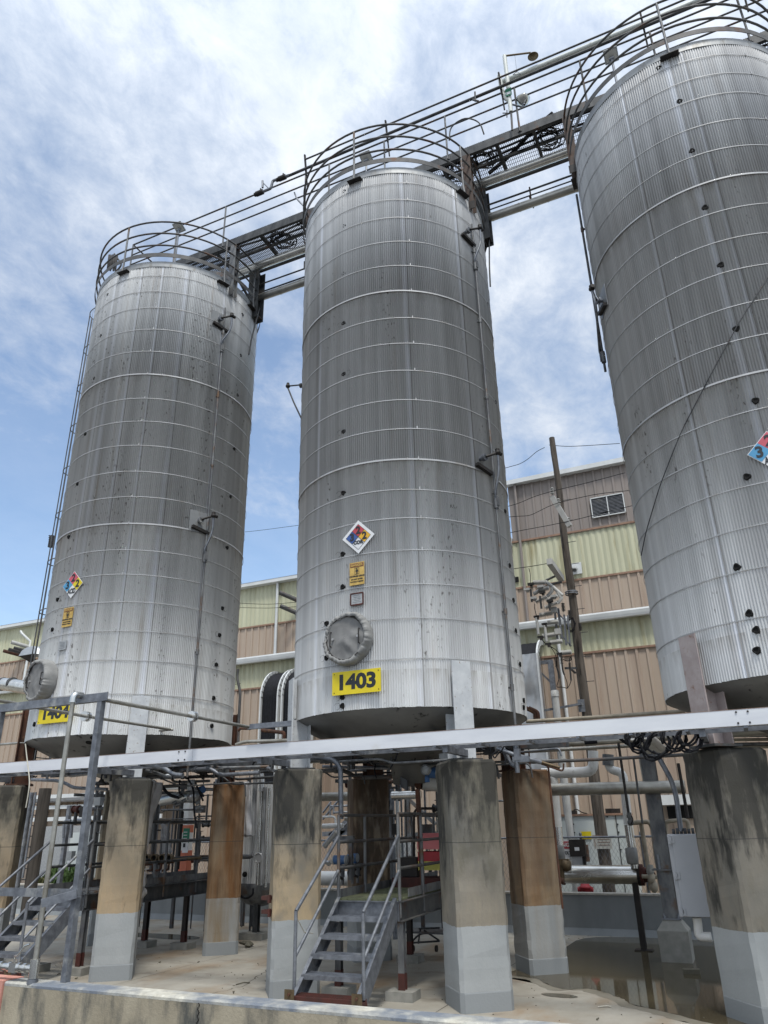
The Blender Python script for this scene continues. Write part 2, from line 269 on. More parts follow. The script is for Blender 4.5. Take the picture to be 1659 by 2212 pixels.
def column_mat(name, tan, grime, rust, seed, tanlow=(.36, .27, .165), hi=(.21, .195, .155)):
    """cast concrete: grey paint on the foot, bare concrete above with mildew runs from the top and rust where the leg drips"""
    m = bpy.data.materials.new(name); m.use_nodes = True; n, l = m.node_tree.nodes, m.node_tree.links; b = n['Principled BSDF']; b.inputs['Roughness'].default_value = .82
    g = n.new('ShaderNodeNewGeometry'); sp = n.new('ShaderNodeSeparateXYZ'); l.new(g.outputs['Position'], sp.inputs[0])
    def M(op, a, b_=None, cl=False):
        x = n.new('ShaderNodeMath'); x.operation = op; x.use_clamp = cl
        for i, v in enumerate((a, b_)):
            if v is None: continue
            if isinstance(v, (int, float)): x.inputs[i].default_value = v
            else: l.new(v, x.inputs[i])
        return x.outputs[0]
    def NO(scale, st, det=6, off=0):
        mp = n.new('ShaderNodeMapping'); mp.inputs['Scale'].default_value = st; mp.inputs['Location'].default_value = (seed*3.1+off, seed*1.7, seed); l.new(g.outputs['Position'], mp.inputs[0])
        t = n.new('ShaderNodeTexNoise'); t.inputs['Scale'].default_value = scale; t.inputs['Detail'].default_value = det; t.inputs['Roughness'].default_value = .62; l.new(mp.outputs[0], t.inputs['Vector']); return t.outputs[0]
    def RA(f, p0, p1, c0, c1):
        r = n.new('ShaderNodeValToRGB'); l.new(f, r.inputs[0]); r.color_ramp.elements[0].position = max(0, min(.98, p0)); r.color_ramp.elements[1].position = max(.01, min(1, p1))
        r.color_ramp.elements[0].color = (*c0, 1); r.color_ramp.elements[1].color = (*c1, 1); return r.outputs[0]
    K0, K1 = (0, 0, 0), (1, 1, 1)
    def MIX(f, a, c, mode='MIX'):
        x = n.new('ShaderNodeMixRGB'); x.blend_type = mode; l.new(f, x.inputs[0])
        for i, v in ((1, a), (2, c)):
            if isinstance(v, tuple): x.inputs[i].default_value = (*v, 1)
            else: l.new(v, x.inputs[i])
        return x.outputs[0]
    z = M('DIVIDE', sp.outputs[2], 2.9)
    zn = M('ADD', z, M('MULTIPLY', M('SUBTRACT', NO(2.2, (1, 1, .5)), .5), .55))
    bare = RA(zn, .35, .95, tanlow if tan > .5 else (.25, .22, .17), hi)
    if 0 < tan < 1: bare = MIX(RA(NO(1.2, (1, 1, .7), 4, 7), .42, .6, K0, K1), bare, (.17, .16, .135))
    bare = MIX(RA(NO(16, (1, 1, .35), 5, 2), .35, .7, (.0, .0, .0), (.45, .45, .45)), bare, (.26, .22, .16) if tan > .5 else (.17, .16, .14))
    bare = MIX(M('MULTIPLY', RA(M('ADD', NO(1.7, (1, 1, .55), 8, 11), M('MULTIPLY', M('SUBTRACT', z, .75), .35)), .44, .56, K0, K1), .75), bare, (.135, .125, .095))
    # mildew: streaky, thickest under the top edge, thinning downwards
    zs = M('SUBTRACT', 1.0, M('MULTIPLY', M('SUBTRACT', 1.0, z), 1.35/max(grime, .05)), True)
    nm = M('ADD', M('MULTIPLY', NO(7, (1, 1, .22), 9, 1), .6), M('MULTIPLY', NO(2.2, (1, 1, .5), 4, 8), .5))
    mil = RA(M('ADD', nm, M('MULTIPLY', M('SUBTRACT', z, 1.0), .52/max(grime, .1))), .42, .54, K0, K1)
    mil = M('ADD', M('MULTIPLY', mil, .84), M('MULTIPLY', RA(NO(4.2, (1, 1, .3), 9, 5), .56, .66, K0, K1), .5*min(grime, 1)))
    bare = MIX(M('MINIMUM', mil, .93), bare, (.022, .022, .020))
    if rust:
        rs = M('ADD', RA(NO(3.2, (1, 1, .12), 6, 4), .34, .64, K0, K1), M('MULTIPLY', z, .35))
        bare = MIX(M('MULTIPLY', rs, .9*rust, True), bare, (.16, .072, .022))
        bare = MIX(M('MULTIPLY', RA(NO(4.6, (1, 1, .1), 6, 9), .48, .66, K0, K1), .8*rust), bare, (.085, .045, .02))
    paint = RA(NO(1.8, (1, 1, .6), 6, 3), .3, .7, (.27, .288, .292), (.33, .345, .347))
    if rust:
        paint = MIX(M('MULTIPLY', RA(NO(3.0, (1, 1, .12), 6, 6), .34, .66, K0, K1), .95*max(0, rust-.45)*1.8, True), paint, (.20, .13, .05))
    foot = M('LESS_THAN', sp.outputs[2], M('ADD', .20, M('MULTIPLY', NO(1.5, (1, 1, 1), 2), .03)))
    paint = MIX(foot, paint, (.235, .252, .26))
    edge = M('LESS_THAN', sp.outputs[2], M('ADD', .885, M('MULTIPLY', NO(5, (1, 1, 0), 3), .05)))
    col = MIX(edge, bare, paint)
    # pour joint
    j = M('LESS_THAN', M('ABSOLUTE', M('SUBTRACT', sp.outputs[2], M('ADD', 1.86, M('MULTIPLY', NO(3, (1, 1, 0), 3), .015)))), .006)
    col = MIX(M('MULTIPLY', j, .6), col, (.03, .03, .03))
    l.new(col, b.inputs['Base Color'])
    bp = n.new('ShaderNodeBump'); bp.inputs['Strength'].default_value = .35; bp.inputs['Distance'].default_value = .008; l.new(NO(34, (1, 1, .7), 6), bp.inputs['Height']); l.new(bp.outputs[0], b.inputs['Normal'])
    MATS[name] = m
column_mat('col_tan', 1., 1.0, 0, 1.); column_mat('col_tan_b', 1., 1.15, 0, 3.); column_mat('col_mid', .7, 1.35, 0, 5.2, (.38, .29, .175), (.20, .19, .16))
column_mat('col_pit', .2, 2.4, 0, 9.9, (.15, .142, .125), (.13, .127, .115)); column_mat('col_grey', .2, 1.5, 0, 7.7, (.22, .205, .17), (.19, .185, .165)); column_mat('col_rust', 1., .15, 1., 2.3); column_mat('col_rust_b', .8, .3, .62, 4.1)
column_mat('col_dark', .7, 4.5, .3, 6.1)

def floor_mat():
    m = bpy.data.materials.new('floor_concrete'); m.use_nodes = True; n, l = m.node_tree.nodes, m.node_tree.links; b = n['Principled BSDF']
    g = n.new('ShaderNodeNewGeometry')
    def NO(scale, st=(1, 1, 1), det=7, off=0):
        mp = n.new('ShaderNodeMapping'); mp.inputs['Scale'].default_value = st; mp.inputs['Location'].default_value = (off, off*2, 0); l.new(g.outputs['Position'], mp.inputs[0])
        t = n.new('ShaderNodeTexNoise'); t.inputs['Scale'].default_value = scale; t.inputs['Detail'].default_value = det; t.inputs['Roughness'].default_value = .6; l.new(mp.outputs[0], t.inputs['Vector']); return t.outputs[0]
    def RA(f, p0, p1, c0, c1):
        r = n.new('ShaderNodeValToRGB'); l.new(f, r.inputs[0]); r.color_ramp.elements[0].position = p0; r.color_ramp.elements[1].position = p1
        r.color_ramp.elements[0].color = (*c0, 1); r.color_ramp.elements[1].color = (*c1, 1); return r.outputs[0]
    def MIX(f, a, c):
        x = n.new('ShaderNodeMixRGB'); l.new(f, x.inputs[0]); l.new(a, x.inputs[1]); x.inputs[2].default_value = (*c, 1); return x.outputs[0]
    c = RA(NO(1.6), .3, .7, (.26, .24, .20), (.345, .325, .28))
    c = MIX(RA(NO(.9, (1, .5, 1), 6, 4), .50, .66, (0, 0, 0), (.75, .75, .75)), c, (.24, .165, .095))
    c = MIX(RA(NO(2.8, (.6, 1, 1), 8, 9), .55, .70, (0, 0, 0), (.6, .6, .6)), c, (.15, .125, .10))
    c = MIX(RA(NO(14, (1, 1, 1), 4, 2), .66, .74, (0, 0, 0), (.5, .5, .5)), c, (.12, .11, .10))
    l.new(c, b.inputs['Base Color'])
    r = RA(NO(1.1, (1, 1, 1), 5, 6), .35, .65, (.5, .5, .5), (.85, .85, .85)); l.new(r, b.inputs['Roughness'])
    bp = n.new('ShaderNodeBump'); bp.inputs['Strength'].default_value = .15; bp.inputs['Distance'].default_value = .01; l.new(NO(30), bp.inputs['Height']); l.new(bp.outputs[0], b.inputs['Normal'])
    MATS['floor_concrete'] = m
floor_mat()
mk('damp_concrete', (.17, .155, .12), (.23, .21, .17), .38, 0, 3)
mk('fabric_face', (.15, .15, .148), (.21, .21, .205), .8, 0, 5, bump=.2, bscale=25)
def water_mat():
    m = bpy.data.materials.new('rain_water'); m.use_nodes = True; n, l = m.node_tree.nodes, m.node_tree.links; b = n['Principled BSDF']
    b.inputs['Base Color'].default_value = (.075, .062, .038, 1); b.inputs['Roughness'].default_value = .05; b.inputs['Specular IOR Level'].default_value = .5; b.inputs['IOR'].default_value = 1.33
    MATS['rain_water'] = m
water_mat()
# ------------------------------------------------------------------ mesh builder
class MB:
    def __init__(s): s.v = []; s.f = []; s.sm = []; s.mi = []; s.cur = 0
    def add(s, vs, fs, smooth=False):
        o = len(s.v); s.v += [Vector(p) for p in vs]; s.f += [tuple(o+i for i in f) for f in fs]; s.sm += [smooth]*len(fs); s.mi += [s.cur]*len(fs); return s
    def box(s, c, size, ux=None, uz=None):
        c = Vector(c); hx, hy, hz = [q/2 for q in size]
        X = Vector(ux).normalized() if ux is not None else Vector((1, 0, 0)); Zv = Vector(uz).normalized() if uz is not None else Vector((0, 0, 1)); Yv = Zv.cross(X)
        vs = [c + X*(sx*hx) + Yv*(sy*hy) + Zv*(sz*hz) for sz in (-1, 1) for sx, sy in ((-1, -1), (1, -1), (1, 1), (-1, 1))]
        return s.add(vs, [(3, 2, 1, 0), (4, 5, 6, 7), (0, 1, 5, 4), (1, 2, 6, 5), (2, 3, 7, 6), (3, 0, 4, 7)])
    def span(s, a, b): a = Vector(a); b = Vector(b); return s.box((a+b)/2, [abs(q) for q in (b-a)])
    def prof(s, a, b, poly, up=(0, 0, 1)):
        """extrude a closed 2-D outline (x sideways, y along up) from a to b"""
        a = Vector(a); b = Vector(b); d = (b-a).normalized(); up = Vector(up); sd_ = d.cross(up)
        if sd_.length < 1e-4: sd_ = d.cross(Vector((0, 1, 0)))
        sd_.normalize(); u = sd_.cross(d); n = len(poly)
        vs = [a + sd_*x + u*y for x, y in poly] + [b + sd_*x + u*y for x, y in poly]
        fs = [(i, (i+1) % n, n+(i+1) % n, n+i) for i in range(n)] + [tuple(range(n-1, -1, -1)), tuple(range(n, 2*n))]
        return s.add(vs, fs)
    def bar(s, a, b, w, h, up=(0, 0, 1)): return s.prof(a, b, [(-w/2, -h/2), (w/2, -h/2), (w/2, h/2), (-w/2, h/2)], up)
    def ibeam(s, a, b, w, h, t=.014, up=(0, 0, 1)):
        w2, h2 = w/2, h/2
        return s.prof(a, b, [(-w2, -h2), (w2, -h2), (w2, -h2+t), (t/2, -h2+t), (t/2, h2-t), (w2, h2-t), (w2, h2), (-w2, h2), (-w2, h2-t), (-t/2, h2-t), (-t/2, -h2+t), (-w2, -h2+t)], up)
    def chan(s, a, b, w, h, t=.012, up=(0, 0, 1)):     # flanges point to +side for w>0
        h2 = h/2
        return s.prof(a, b, [(0, -h2), (w, -h2), (w, -h2+t), (t, -h2+t), (t, h2-t), (w, h2-t), (w, h2), (0, h2)], up)
    def angle(s, a, b, w, h, t=.008, up=(0, 0, 1)):
        return s.prof(a, b, [(0, 0), (w, 0), (w, t), (t, t), (t, h), (0, h)], up)
    def tube(s, pts, r, n=10, bend=None, cap=True, radii=None):
        P = [Vector(p) for p in pts]
        if bend and len(P) > 2:
            Q = [P[0]]; 
            for i in range(1, len(P)-1):
                a, b_, c = P[i-1], P[i], P[i+1]; l1 = (a-b_).length; l2 = (c-b_).length; k = min(bend, l1*.45, l2*.45)
                p0 = b_ + (a-b_).normalized()*k; p1 = b_ + (c-b_).normalized()*k
                for j in range(5):
                    t = j/4; Q.append(p0*(1-t)**2 + b_*2*t*(1-t) + p1*t*t)
            Q.append(P[-1]); P = Q
        vs = []; N = None
        for i, p in enumerate(P):
            if i == 0: d = (P[1]-P[0])
            elif i == len(P)-1: d = (P[-1]-P[-2])
            else: d = (P[i+1]-P[i]).normalized() + (P[i]-P[i-1]).normalized()
            d.normalize()
            if N is None: N = d.orthogonal().normalized()
            else:
                N = N - d*N.dot(d); N = N.normalized() if N.length > 1e-6 else d.orthogonal().normalized()
            B = d.cross(N); rr = radii[i] if radii else r
            vs += [p + (N*math.cos(2*PI*k/n) + B*math.sin(2*PI*k/n))*rr for k in range(n)]
        fs = [(i*n+k, i*n+(k+1) % n, (i+1)*n+(k+1) % n, (i+1)*n+k) for i in range(len(P)-1) for k in range(n)]
        s.add(vs, fs, True)
        if cap: o = len(P)-1; s.add([vs[k] for k in range(n)], [tuple(range(n-1, -1, -1))]); s.add([vs[o*n+k] for k in range(n)], [tuple(range(n))])
        return s
    def cyl(s, a, b, r, n=16, r2=None): 
        return s.tube([a, b], r, n, radii=[r, r if r2 is None else r2])
    def lathe(s, c, prof, n=32, axis=(0, 0, 1), smooth=True, fn=None):
        """prof: list of (radius, distance along axis)"""
        c = Vector(c); ax = Vector(axis).normalized(); N = ax.orthogonal().normalized(); B = ax.cross(N); vs = []
        for j, (r, z) in enumerate(prof):
            for k in range(n):
                a = 2*PI*k/n; rr, zz = (r, z) if fn is None else fn(r, z, a, j)
                vs.append(c + ax*zz + (N*math.cos(a) + B*math.sin(a))*rr)
        fs = [(j*n+k, j*n+(k+1) % n, (j+1)*n+(k+1) % n, (j+1)*n+k) for j in range(len(prof)-1) for k in range(n)]
        return s.add(vs, fs, smooth)
    def ball(s, c, r, n=12, sc=(1, 1, 1)):
        m = n//2; vs = []; c = Vector(c)
        for j in range(m+1):
            t = PI*j/m
            for k in range(n): vs.append(c + Vector((math.sin(t)*math.cos(2*PI*k/n)*sc[0], math.sin(t)*math.sin(2*PI*k/n)*sc[1], math.cos(t)*sc[2]))*r)
        return s.add(vs, [(j*n+k, (j+1)*n+k, (j+1)*n+(k+1) % n, j*n+(k+1) % n) for j in range(m) for k in range(n)], True)
    def torus(s, c, R, r, axis=(0, 0, 1), n=32, m=8, a0=0, a1=2*PI, xdir=None):
        c = Vector(c); ax = Vector(axis).normalized(); N = Vector(xdir).normalized() if xdir is not None else ax.orthogonal().normalized(); B = ax.cross(N)
        full = abs(a1-a0-2*PI) < 1e-6
        pts = [c + (N*math.cos(a0+(a1-a0)*k/n) + B*math.sin(a0+(a1-a0)*k/n))*R for k in range(n+1)]
        return s.tube(pts, r, m, cap=not full)
    def build(s, name, mat, parent=None, kind=None, label=None, cat=None, group=None, bevel=0, autos=None):
        me = bpy.data.meshes.new(name); org = Vector((0, 0, 0))
        if parent is not None:
            p = parent
            while p is not None: org += p.location; p = p.parent
        elif s.v and kind is None:
            xs = [q.x for q in s.v]; ys = [q.y for q in s.v]; zs = [q.z for q in s.v]
            org = Vector(((min(xs)+max(xs))/2, (min(ys)+max(ys))/2, min(zs)))
        me.from_pydata([tuple(q-org) for q in s.v], [], s.f)
        ms = mat if isinstance(mat, (list, tuple)) else [mat]
        for x in ms: me.materials.append(MATS[x])
        me.polygons.foreach_set('use_smooth', s.sm); me.polygons.foreach_set('material_index', s.mi); me.update()
        o = bpy.data.objects.new(name, me); COL.objects.link(o)
        if parent is not None: o.parent = parent
        else: o.location = org
        if kind: o['kind'] = kind
        if label: o['label'] = label
        if cat: o['category'] = cat
        if group: o['group'] = group
        if bevel:
            b = o.modifiers.new('bevel', 'BEVEL'); b.width = bevel; b.segments = 2; b.limit_method = 'ANGLE'
        return o
def thing(name, label, cat, loc=(0, 0, 0), group=None):
    o = bpy.data.objects.new(name, None); COL.objects.link(o); o.location = loc; o.empty_display_size = .2
    o['label'] = label; o['category'] = cat
    if group: o['group'] = group
    return o
def dup(root, loc, label=None, group=None, name=None):
    r = root.copy(); COL.objects.link(r); r.location = loc
    if label: r['label'] = label
    if group: r['group'] = group
    for ch in list(root.children):
        c = ch.copy(); COL.objects.link(c); c.parent = r
        for g in list(ch.children):
            d = g.copy(); COL.objects.link(d); d.parent = c
    return r
def text_part(txt, size, origin, xdir, updir, mat, parent, name='lettering', bold=0., sx=1., align='CENTER'):
    cu = bpy.data.curves.new(name, 'FONT'); cu.body = txt; cu.size = size; cu.align_x = align; cu.align_y = 'CENTER'; cu.extrude = .0015; cu.offset = bold
    cu.resolution_u = 3
    tmp = bpy.data.objects.new('tmp', cu); COL.objects.link(tmp); dg = bpy.context.evaluated_depsgraph_get(); dg.update()
    me = bpy.data.meshes.new_from_object(tmp.evaluated_get(dg)); bpy.data.objects.remove(tmp); bpy.data.curves.remove(cu)
    X = Vector(xdir).normalized(); U = Vector(updir).normalized(); Nn = X.cross(U); o_ = Vector(origin)
    org = Vector((0, 0, 0)); p = parent
    while p is not None: org += p.location; p = p.parent
    for v in me.vertices: q = v.co.copy(); v.co = o_ + X*q.x*sx + U*q.y + Nn*q.z - org
    me.materials.clear(); me.materials.append(MATS[mat])
    o = bpy.data.objects.new(name, me); COL.objects.link(o); o.parent = parent; return o
def pipe(name, label, cat, pts, r, mat, bend=None, bands=0, parent=None, n=12, group=None, band_r=1.05, band_w=.02):
    """pts are world points; bands: spacing of the jacket's raised straps"""
    b = MB(); b.tube(pts, r, n, bend=bend)
    if bands:
        for a, c in zip(pts[:-1], pts[1:]):
            a = Vector(a); c = Vector(c); L = (c-a).length; k = int(L/bands)
            for j in range(1, k+1):
                p = a + (c-a)*((j-.5)*bands/L); d = (c-a).normalized(); b.cyl(p-d*band_w/2, p+d*band_w/2, r*band_r, n)
    if parent is not None: return b.build(name, mat, parent)
    return b.build(name, mat, label=label, cat=cat, group=group)
# ------------------------------------------------------------------ the ground
b = MB(); b.box((0, 100, -.46), (900, 900, .7)); b.build('ground', 'gravel', kind='structure')
b = MB(); b.box((0, -13, -.104), (120, 39, .02)); b.build('road', 'asphalt', kind='structure')
b = MB(); b.box((-7, 11.9, -.05), (54, 10.0, .10)); b.build('containment_floor', 'floor_concrete', kind='structure')
# rain water lying on the slab: an irregular thin sheet, with a dry island and two outlying pools
def blob(pts, sub=6, jit=.035, seed=1):
    rnd = random.Random(seed); o = []
    n = len(pts)
    for i in range(n):
        a = Vector(pts[i]); c = Vector(pts[(i+1) % n]); p = Vector(pts[i-1]); q_ = Vector(pts[(i+2) % n])
        for k in range(sub):
            t = k/sub; v = .5*((2*a) + (-p+c)*t + (2*p-5*a+4*c-q_)*t*t + (-p+3*a-3*c+q_)*t**3)
            o.append(v + Vector((rnd.uniform(-jit, jit), rnd.uniform(-jit, jit))))
    return o
def sheet(name, pts, z, mat, **k):
    bm = bmesh.new(); vs = [bm.verts.new((p.x, p.y, z)) for p in pts]; f = bm.faces.new(vs)
    if f.normal.z < 0: f.normal_flip()
    bmesh.ops.triangulate(bm, faces=[f]); me = bpy.data.meshes.new(name); bm.to_mesh(me); bm.free(); me.materials.append(MATS[mat])
    o = bpy.data.objects.new(name, me); COL.objects.link(o)
    for a, c in k.items(): o[a] = c
    return o
sheet('puddle', blob([(-3.75, 12.45), (-3.28, 12.2), (-3.1, 11.95), (-2.75, 11.6), (-2.45, 11.72), (-2.2, 11.55), (-1.93, 11.27), (-1.79, 11.0), (-1.59, 10.84),
   (-1.3, 10.66), (-1.0, 10.42), (-.6, 10.22), (0, 10.15), (.9, 10.5), (2.1, 11.5), (2.4, 14), (2.2, 16.2), (-1, 16.66), (-3.2, 16.6), (-3.5, 15), (-3.6, 13.6)], 5, .02), .004, 'rain_water', kind='structure')
sheet('small_puddle', blob([(-2.95, 11.22), (-2.72, 11.3), (-2.48, 11.2), (-2.55, 11.08), (-2.8, 11.08)], 5, .01, 4), .004, 'rain_water', kind='structure')
sheet('damp_patch', blob([(-13.2, 13.6), (-12.2, 14.0), (-11.2, 13.9), (-10.9, 14.3), (-12.0, 14.6), (-13.4, 14.4)], 5, .03, 9), .003, 'rain_water', kind='structure')

_pud = [(-3.75, 12.45), (-3.28, 12.2), (-3.1, 11.95), (-2.75, 11.6), (-2.45, 11.72), (-2.2, 11.55), (-1.93, 11.27), (-1.79, 11.0), (-1.59, 10.84), (-1.3, 10.66), (-1.0, 10.42), (-.6, 10.22), (0, 10.15)]
sheet('damp_margin', blob([(x-.10, y-.13) for x, y in _pud] + [(1, 10.3), (1, 12), (-3.2, 13.4)], 5, .03, 6), .0022, 'damp_concrete', kind='structure')
def joint(pts, w, seed):
    rn = random.Random(seed); b = MB(); L_ = []; 
    for a, c in zip(pts[:-1], pts[1:]):
        for k in range(14): t = k/14; L_.append(Vector((a[0]+(c[0]-a[0])*t+rn.uniform(-1, 1)*w, a[1]+(c[1]-a[1])*t+rn.uniform(-1, 1)*w, 0)))
    vs = []
    for q_ in L_: k = rn.uniform(.002, .006); vs += [q_+Vector((-k, -k, .0015)), q_+Vector((k, k, .0015))]
    b.add(vs, [(2*k, 2*k+2, 2*k+3, 2*k+1) for k in range(len(L_)-1)]); return b
joint([(-9.0, 7.0), (-9.0, 16.8)], .004, 1).build('floor_joint', 'black_iron', kind='structure')
joint([(-3.9, 7.0), (-3.9, 16.8)], .004, 2).build('floor_joint', 'black_iron', kind='structure')
joint([(-14, 8.9), (4, 8.9)], .004, 3).build('floor_joint', 'black_iron', kind='structure')
joint([(-8.4, 7.1), (-8.0, 8.2), (-7.3, 9.0), (-7.1, 10.4), (-7.6, 12)], .03, 4).build('floor_crack', 'black_iron', kind='structure')
joint([(-3.2, 7.2), (-2.9, 8.1), (-2.3, 8.9), (-2.2, 9.8)], .03, 5).build('floor_crack', 'black_iron', kind='structure')
rn = random.Random(77); b = MB()
for k in range(900):
    x = rn.uniform(-12, 1.5); y = rn.choice((rn.uniform(7.05, 7.5), rn.uniform(7, 12.5), rn.uniform(16.2, 16.8))); s_ = rn.uniform(.003, .010); b.box((x, y, s_*.4), (s_*2, s_*1.4, s_), (math.cos(k), math.sin(k), 0))
b.build('grit', 'brick_wet', kind='stuff', label='fine grit and crumbs scattered over the slab', cat='grit')
# bund walls
b = MB(); zt_ = .60
b.span((-7.74, 6.75, -.1), (30, 6.99, zt_-.02)); w = b.build('front_bund_wall', 'front_wall', label='low weathered concrete wall crossing the foreground below the tanks', cat='wall')
b = MB(); b.prof((-7.74, 6.87, zt_-.0), (30, 6.87, zt_-.0), [(-.121, -.035), (.121, -.035), (.121, -.012), (.106, .004), (-.106, .004), (-.121, -.012)]); b.build('coping', 'front_wall_top', w)
b = MB(); c_ = MB()
for k in range(26):
    x = -5.12; z0 = zt_-.03-k*.012; b.span((x+.01*math.sin(k*1.3), 6.744, z0-.012), (x+.01*math.sin(k*1.3)+.006, 6.75, z0))
b.build('crack', 'black_void', w)
b = MB(); b.span((-30, 6.73, -.1), (-7.75, 7.01, zt_+.01)); b.build('painted_wall_section', 'pink_concrete', label='faded pink painted concrete wall end at the bottom left corner', cat='wall')
b = MB(); b.span((-34, 16.88, -.1), (20, 17.10, .71)); w2 = b.build('rear_bund_wall', 'bund_paint', label='low grey painted concrete wall behind the tank columns', cat='wall')
b = MB(); b.span((-34, 16.86, .711), (20, 17.12, .745)); b.build('coping', 'bund_top', w2)
b = MB(); b.prof((-34, 16.88, .0), (20, 16.88, .0), [(0, 0), (.10, 0), (0, .12)], (0, 0, 1)); b.build('cove', 'bund_paint', w2)

# ------------------------------------------------------------------ the three silos
NCOR = 324; CD = .016
BANDS = [13.75, 13.3, 12.84, 12.25, 11.67, 11.08, 10.48, 9.93, 9.36, 8.76, 8.2, 7.63, 7.08, 6.58, 6.04, 5.49, 4.95, 4.34]
LEGA = [R_(-135), R_(-45), R_(45), R_(135)]
def P3(i, a, r, z): return Vector((TX[i]+math.cos(a)*r, TY+math.sin(a)*r, z))
def shell(i, mat, parent, seed):
    rnd = random.Random(seed); b = MB(); per = 6; n = NCOR*per
    lv = [ZB, 4.34, 7.63, 7.632, 11.08, 11.082, ZT-.14]
    off = [0, 0, 0, .010, .010, .020, .020]
    edge = [rnd.uniform(-.003, .003) for _ in range(NCOR)]
    for j, z in enumerate(lv):
        for k in range(n):
            a = 2*PI*k/n; c = .5+.5*math.cos(2*PI*(k % per)/per); w = 1-(1-c)**2.6
            x = TR + off[j] - CD*(1-w) + .004*math.sin(a*7+i) + .003*math.sin(a*23+j*.7)
            zz = z + (edge[k//per] + (.008*math.sin(a*9) if i == 0 else 0) if j == 0 else 0)
            b.v.append(P3(i, a, x, zz))
    for j in range(len(lv)-1):
        for k in range(n): b.f.append((j*n+k, j*n+(k+1) % n, (j+1)*n+(k+1) % n, (j+1)*n+k)); b.sm.append(j not in (2, 4)); b.mi.append(0)
    return b.build('shell', mat, parent)
def sign_frame(i, a, z, r=TR+.028):
    n = Vector((math.cos(a), math.sin(a), 0)); return P3(i, a, r, z), Vector((-math.sin(a), math.cos(a), 0)), Vector((0, 0, 1)), n
def poly_plate(c, X, U, N, pts, t, mb=None):
    mb = mb or MB(); k = len(pts); vs = [c + X*x + U*y + N*0 for x, y in pts] + [c + X*x + U*y + N*t for x, y in pts]
    return mb.add(vs, [tuple(range(k-1, -1, -1)), tuple(range(k, 2*k))] + [(q, (q+1) % k, k+(q+1) % k, k+q) for q in range(k)])
def manhole(i, a, z, rad, dep, root, seed):
    rnd = random.Random(seed); c, X, U, N = sign_frame(i, a, z, TR-.02)
    ph = [rnd.uniform(0, 6.28) for _ in range(9)]
    ks = sorted(rnd.uniform(0, 6.28) for _ in range(46))
    def pleat(t):                                   # uneven gathers round the drawn mouth
        d = min(abs((t-k+PI) % (2*PI)-PI) for k in ks); return min(d/.06, 1.2)
    pl = {}
    def fn(r, zz, t, j):
        g = pl.setdefault(round(t, 4), pleat(t)); a_ = (0, .05, .15, .45, .8, 1, .7)[j]
        sag = .014*math.sin(2*t+ph[0]) + .010*math.sin(5*t+ph[1]) + .006*math.sin(11*t+ph[2])
        return r + (g-.6)*.013*a_ + sag*(.4+a_*.6), zz + (g-.6)*.011*a_ + sag*a_*.7
    prof = [(rad*.97, 0), (rad*1.0, dep*.3), (rad*1.005, dep*.6), (rad*.985, dep*.82), (rad*.93, dep*.97), (rad*.86, dep*1.0), (rad*.81, dep*.93)]
    b = MB(); b.lathe(c, prof, 220, N, fn=fn); m = b.build('manhole_cover', 'fabric_grey', root)
    b = MB(); fl_ = [(rnd.uniform(0, 6.28), rnd.uniform(.1, .75), rnd.uniform(2.5, 6), rnd.uniform(.004, .012)) for _ in range(12)]
    def f2(r, zz, t, j):
        x, y = r*math.cos(t)/rad, r*math.sin(t)/rad; h = 0
        for an, of, fr, am in fl_:
            u = x*math.cos(an)+y*math.sin(an)-of*.5; v = -x*math.sin(an)+y*math.cos(an); h += am*math.exp(-(u*7)**2)*(.6+.4*math.sin(v*fr+an))
        h += .006*math.sin(9*t+ph[4])*(r/rad)**3
        return r, zz + h
    b.lathe(c, [(rad*.84, dep*.90), (rad*.82, dep*.84)] + [(rad*(.80-.79*k/16), dep*(.82-.04*math.sin(k/16*PI))) for k in range(17)], 110, N, fn=f2)
    b.build('cover_face', 'fabric_face', m)
    b = MB(); b.torus(c + N*dep*.90, rad*.815, .007, N, 60, 6); b.build('drawstring', 'black_iron', m)
    for s_ in (-1, 1):
        b = MB(); q = c + X*s_*rad*.62 + N*dep*.86; b.tube([q+U*.11, q+U*.11+N*.035, q-U*.11+N*.035, q-U*.11], .009, 6, bend=.02); b.build('pull_handle', 'black_iron', m)
        b = MB(); b.cyl(q-X*s_*.03+N*-.01, q-X*s_*.03+N*.02, .018, 10); b.build('stud', 'band_alu', m)
    return m
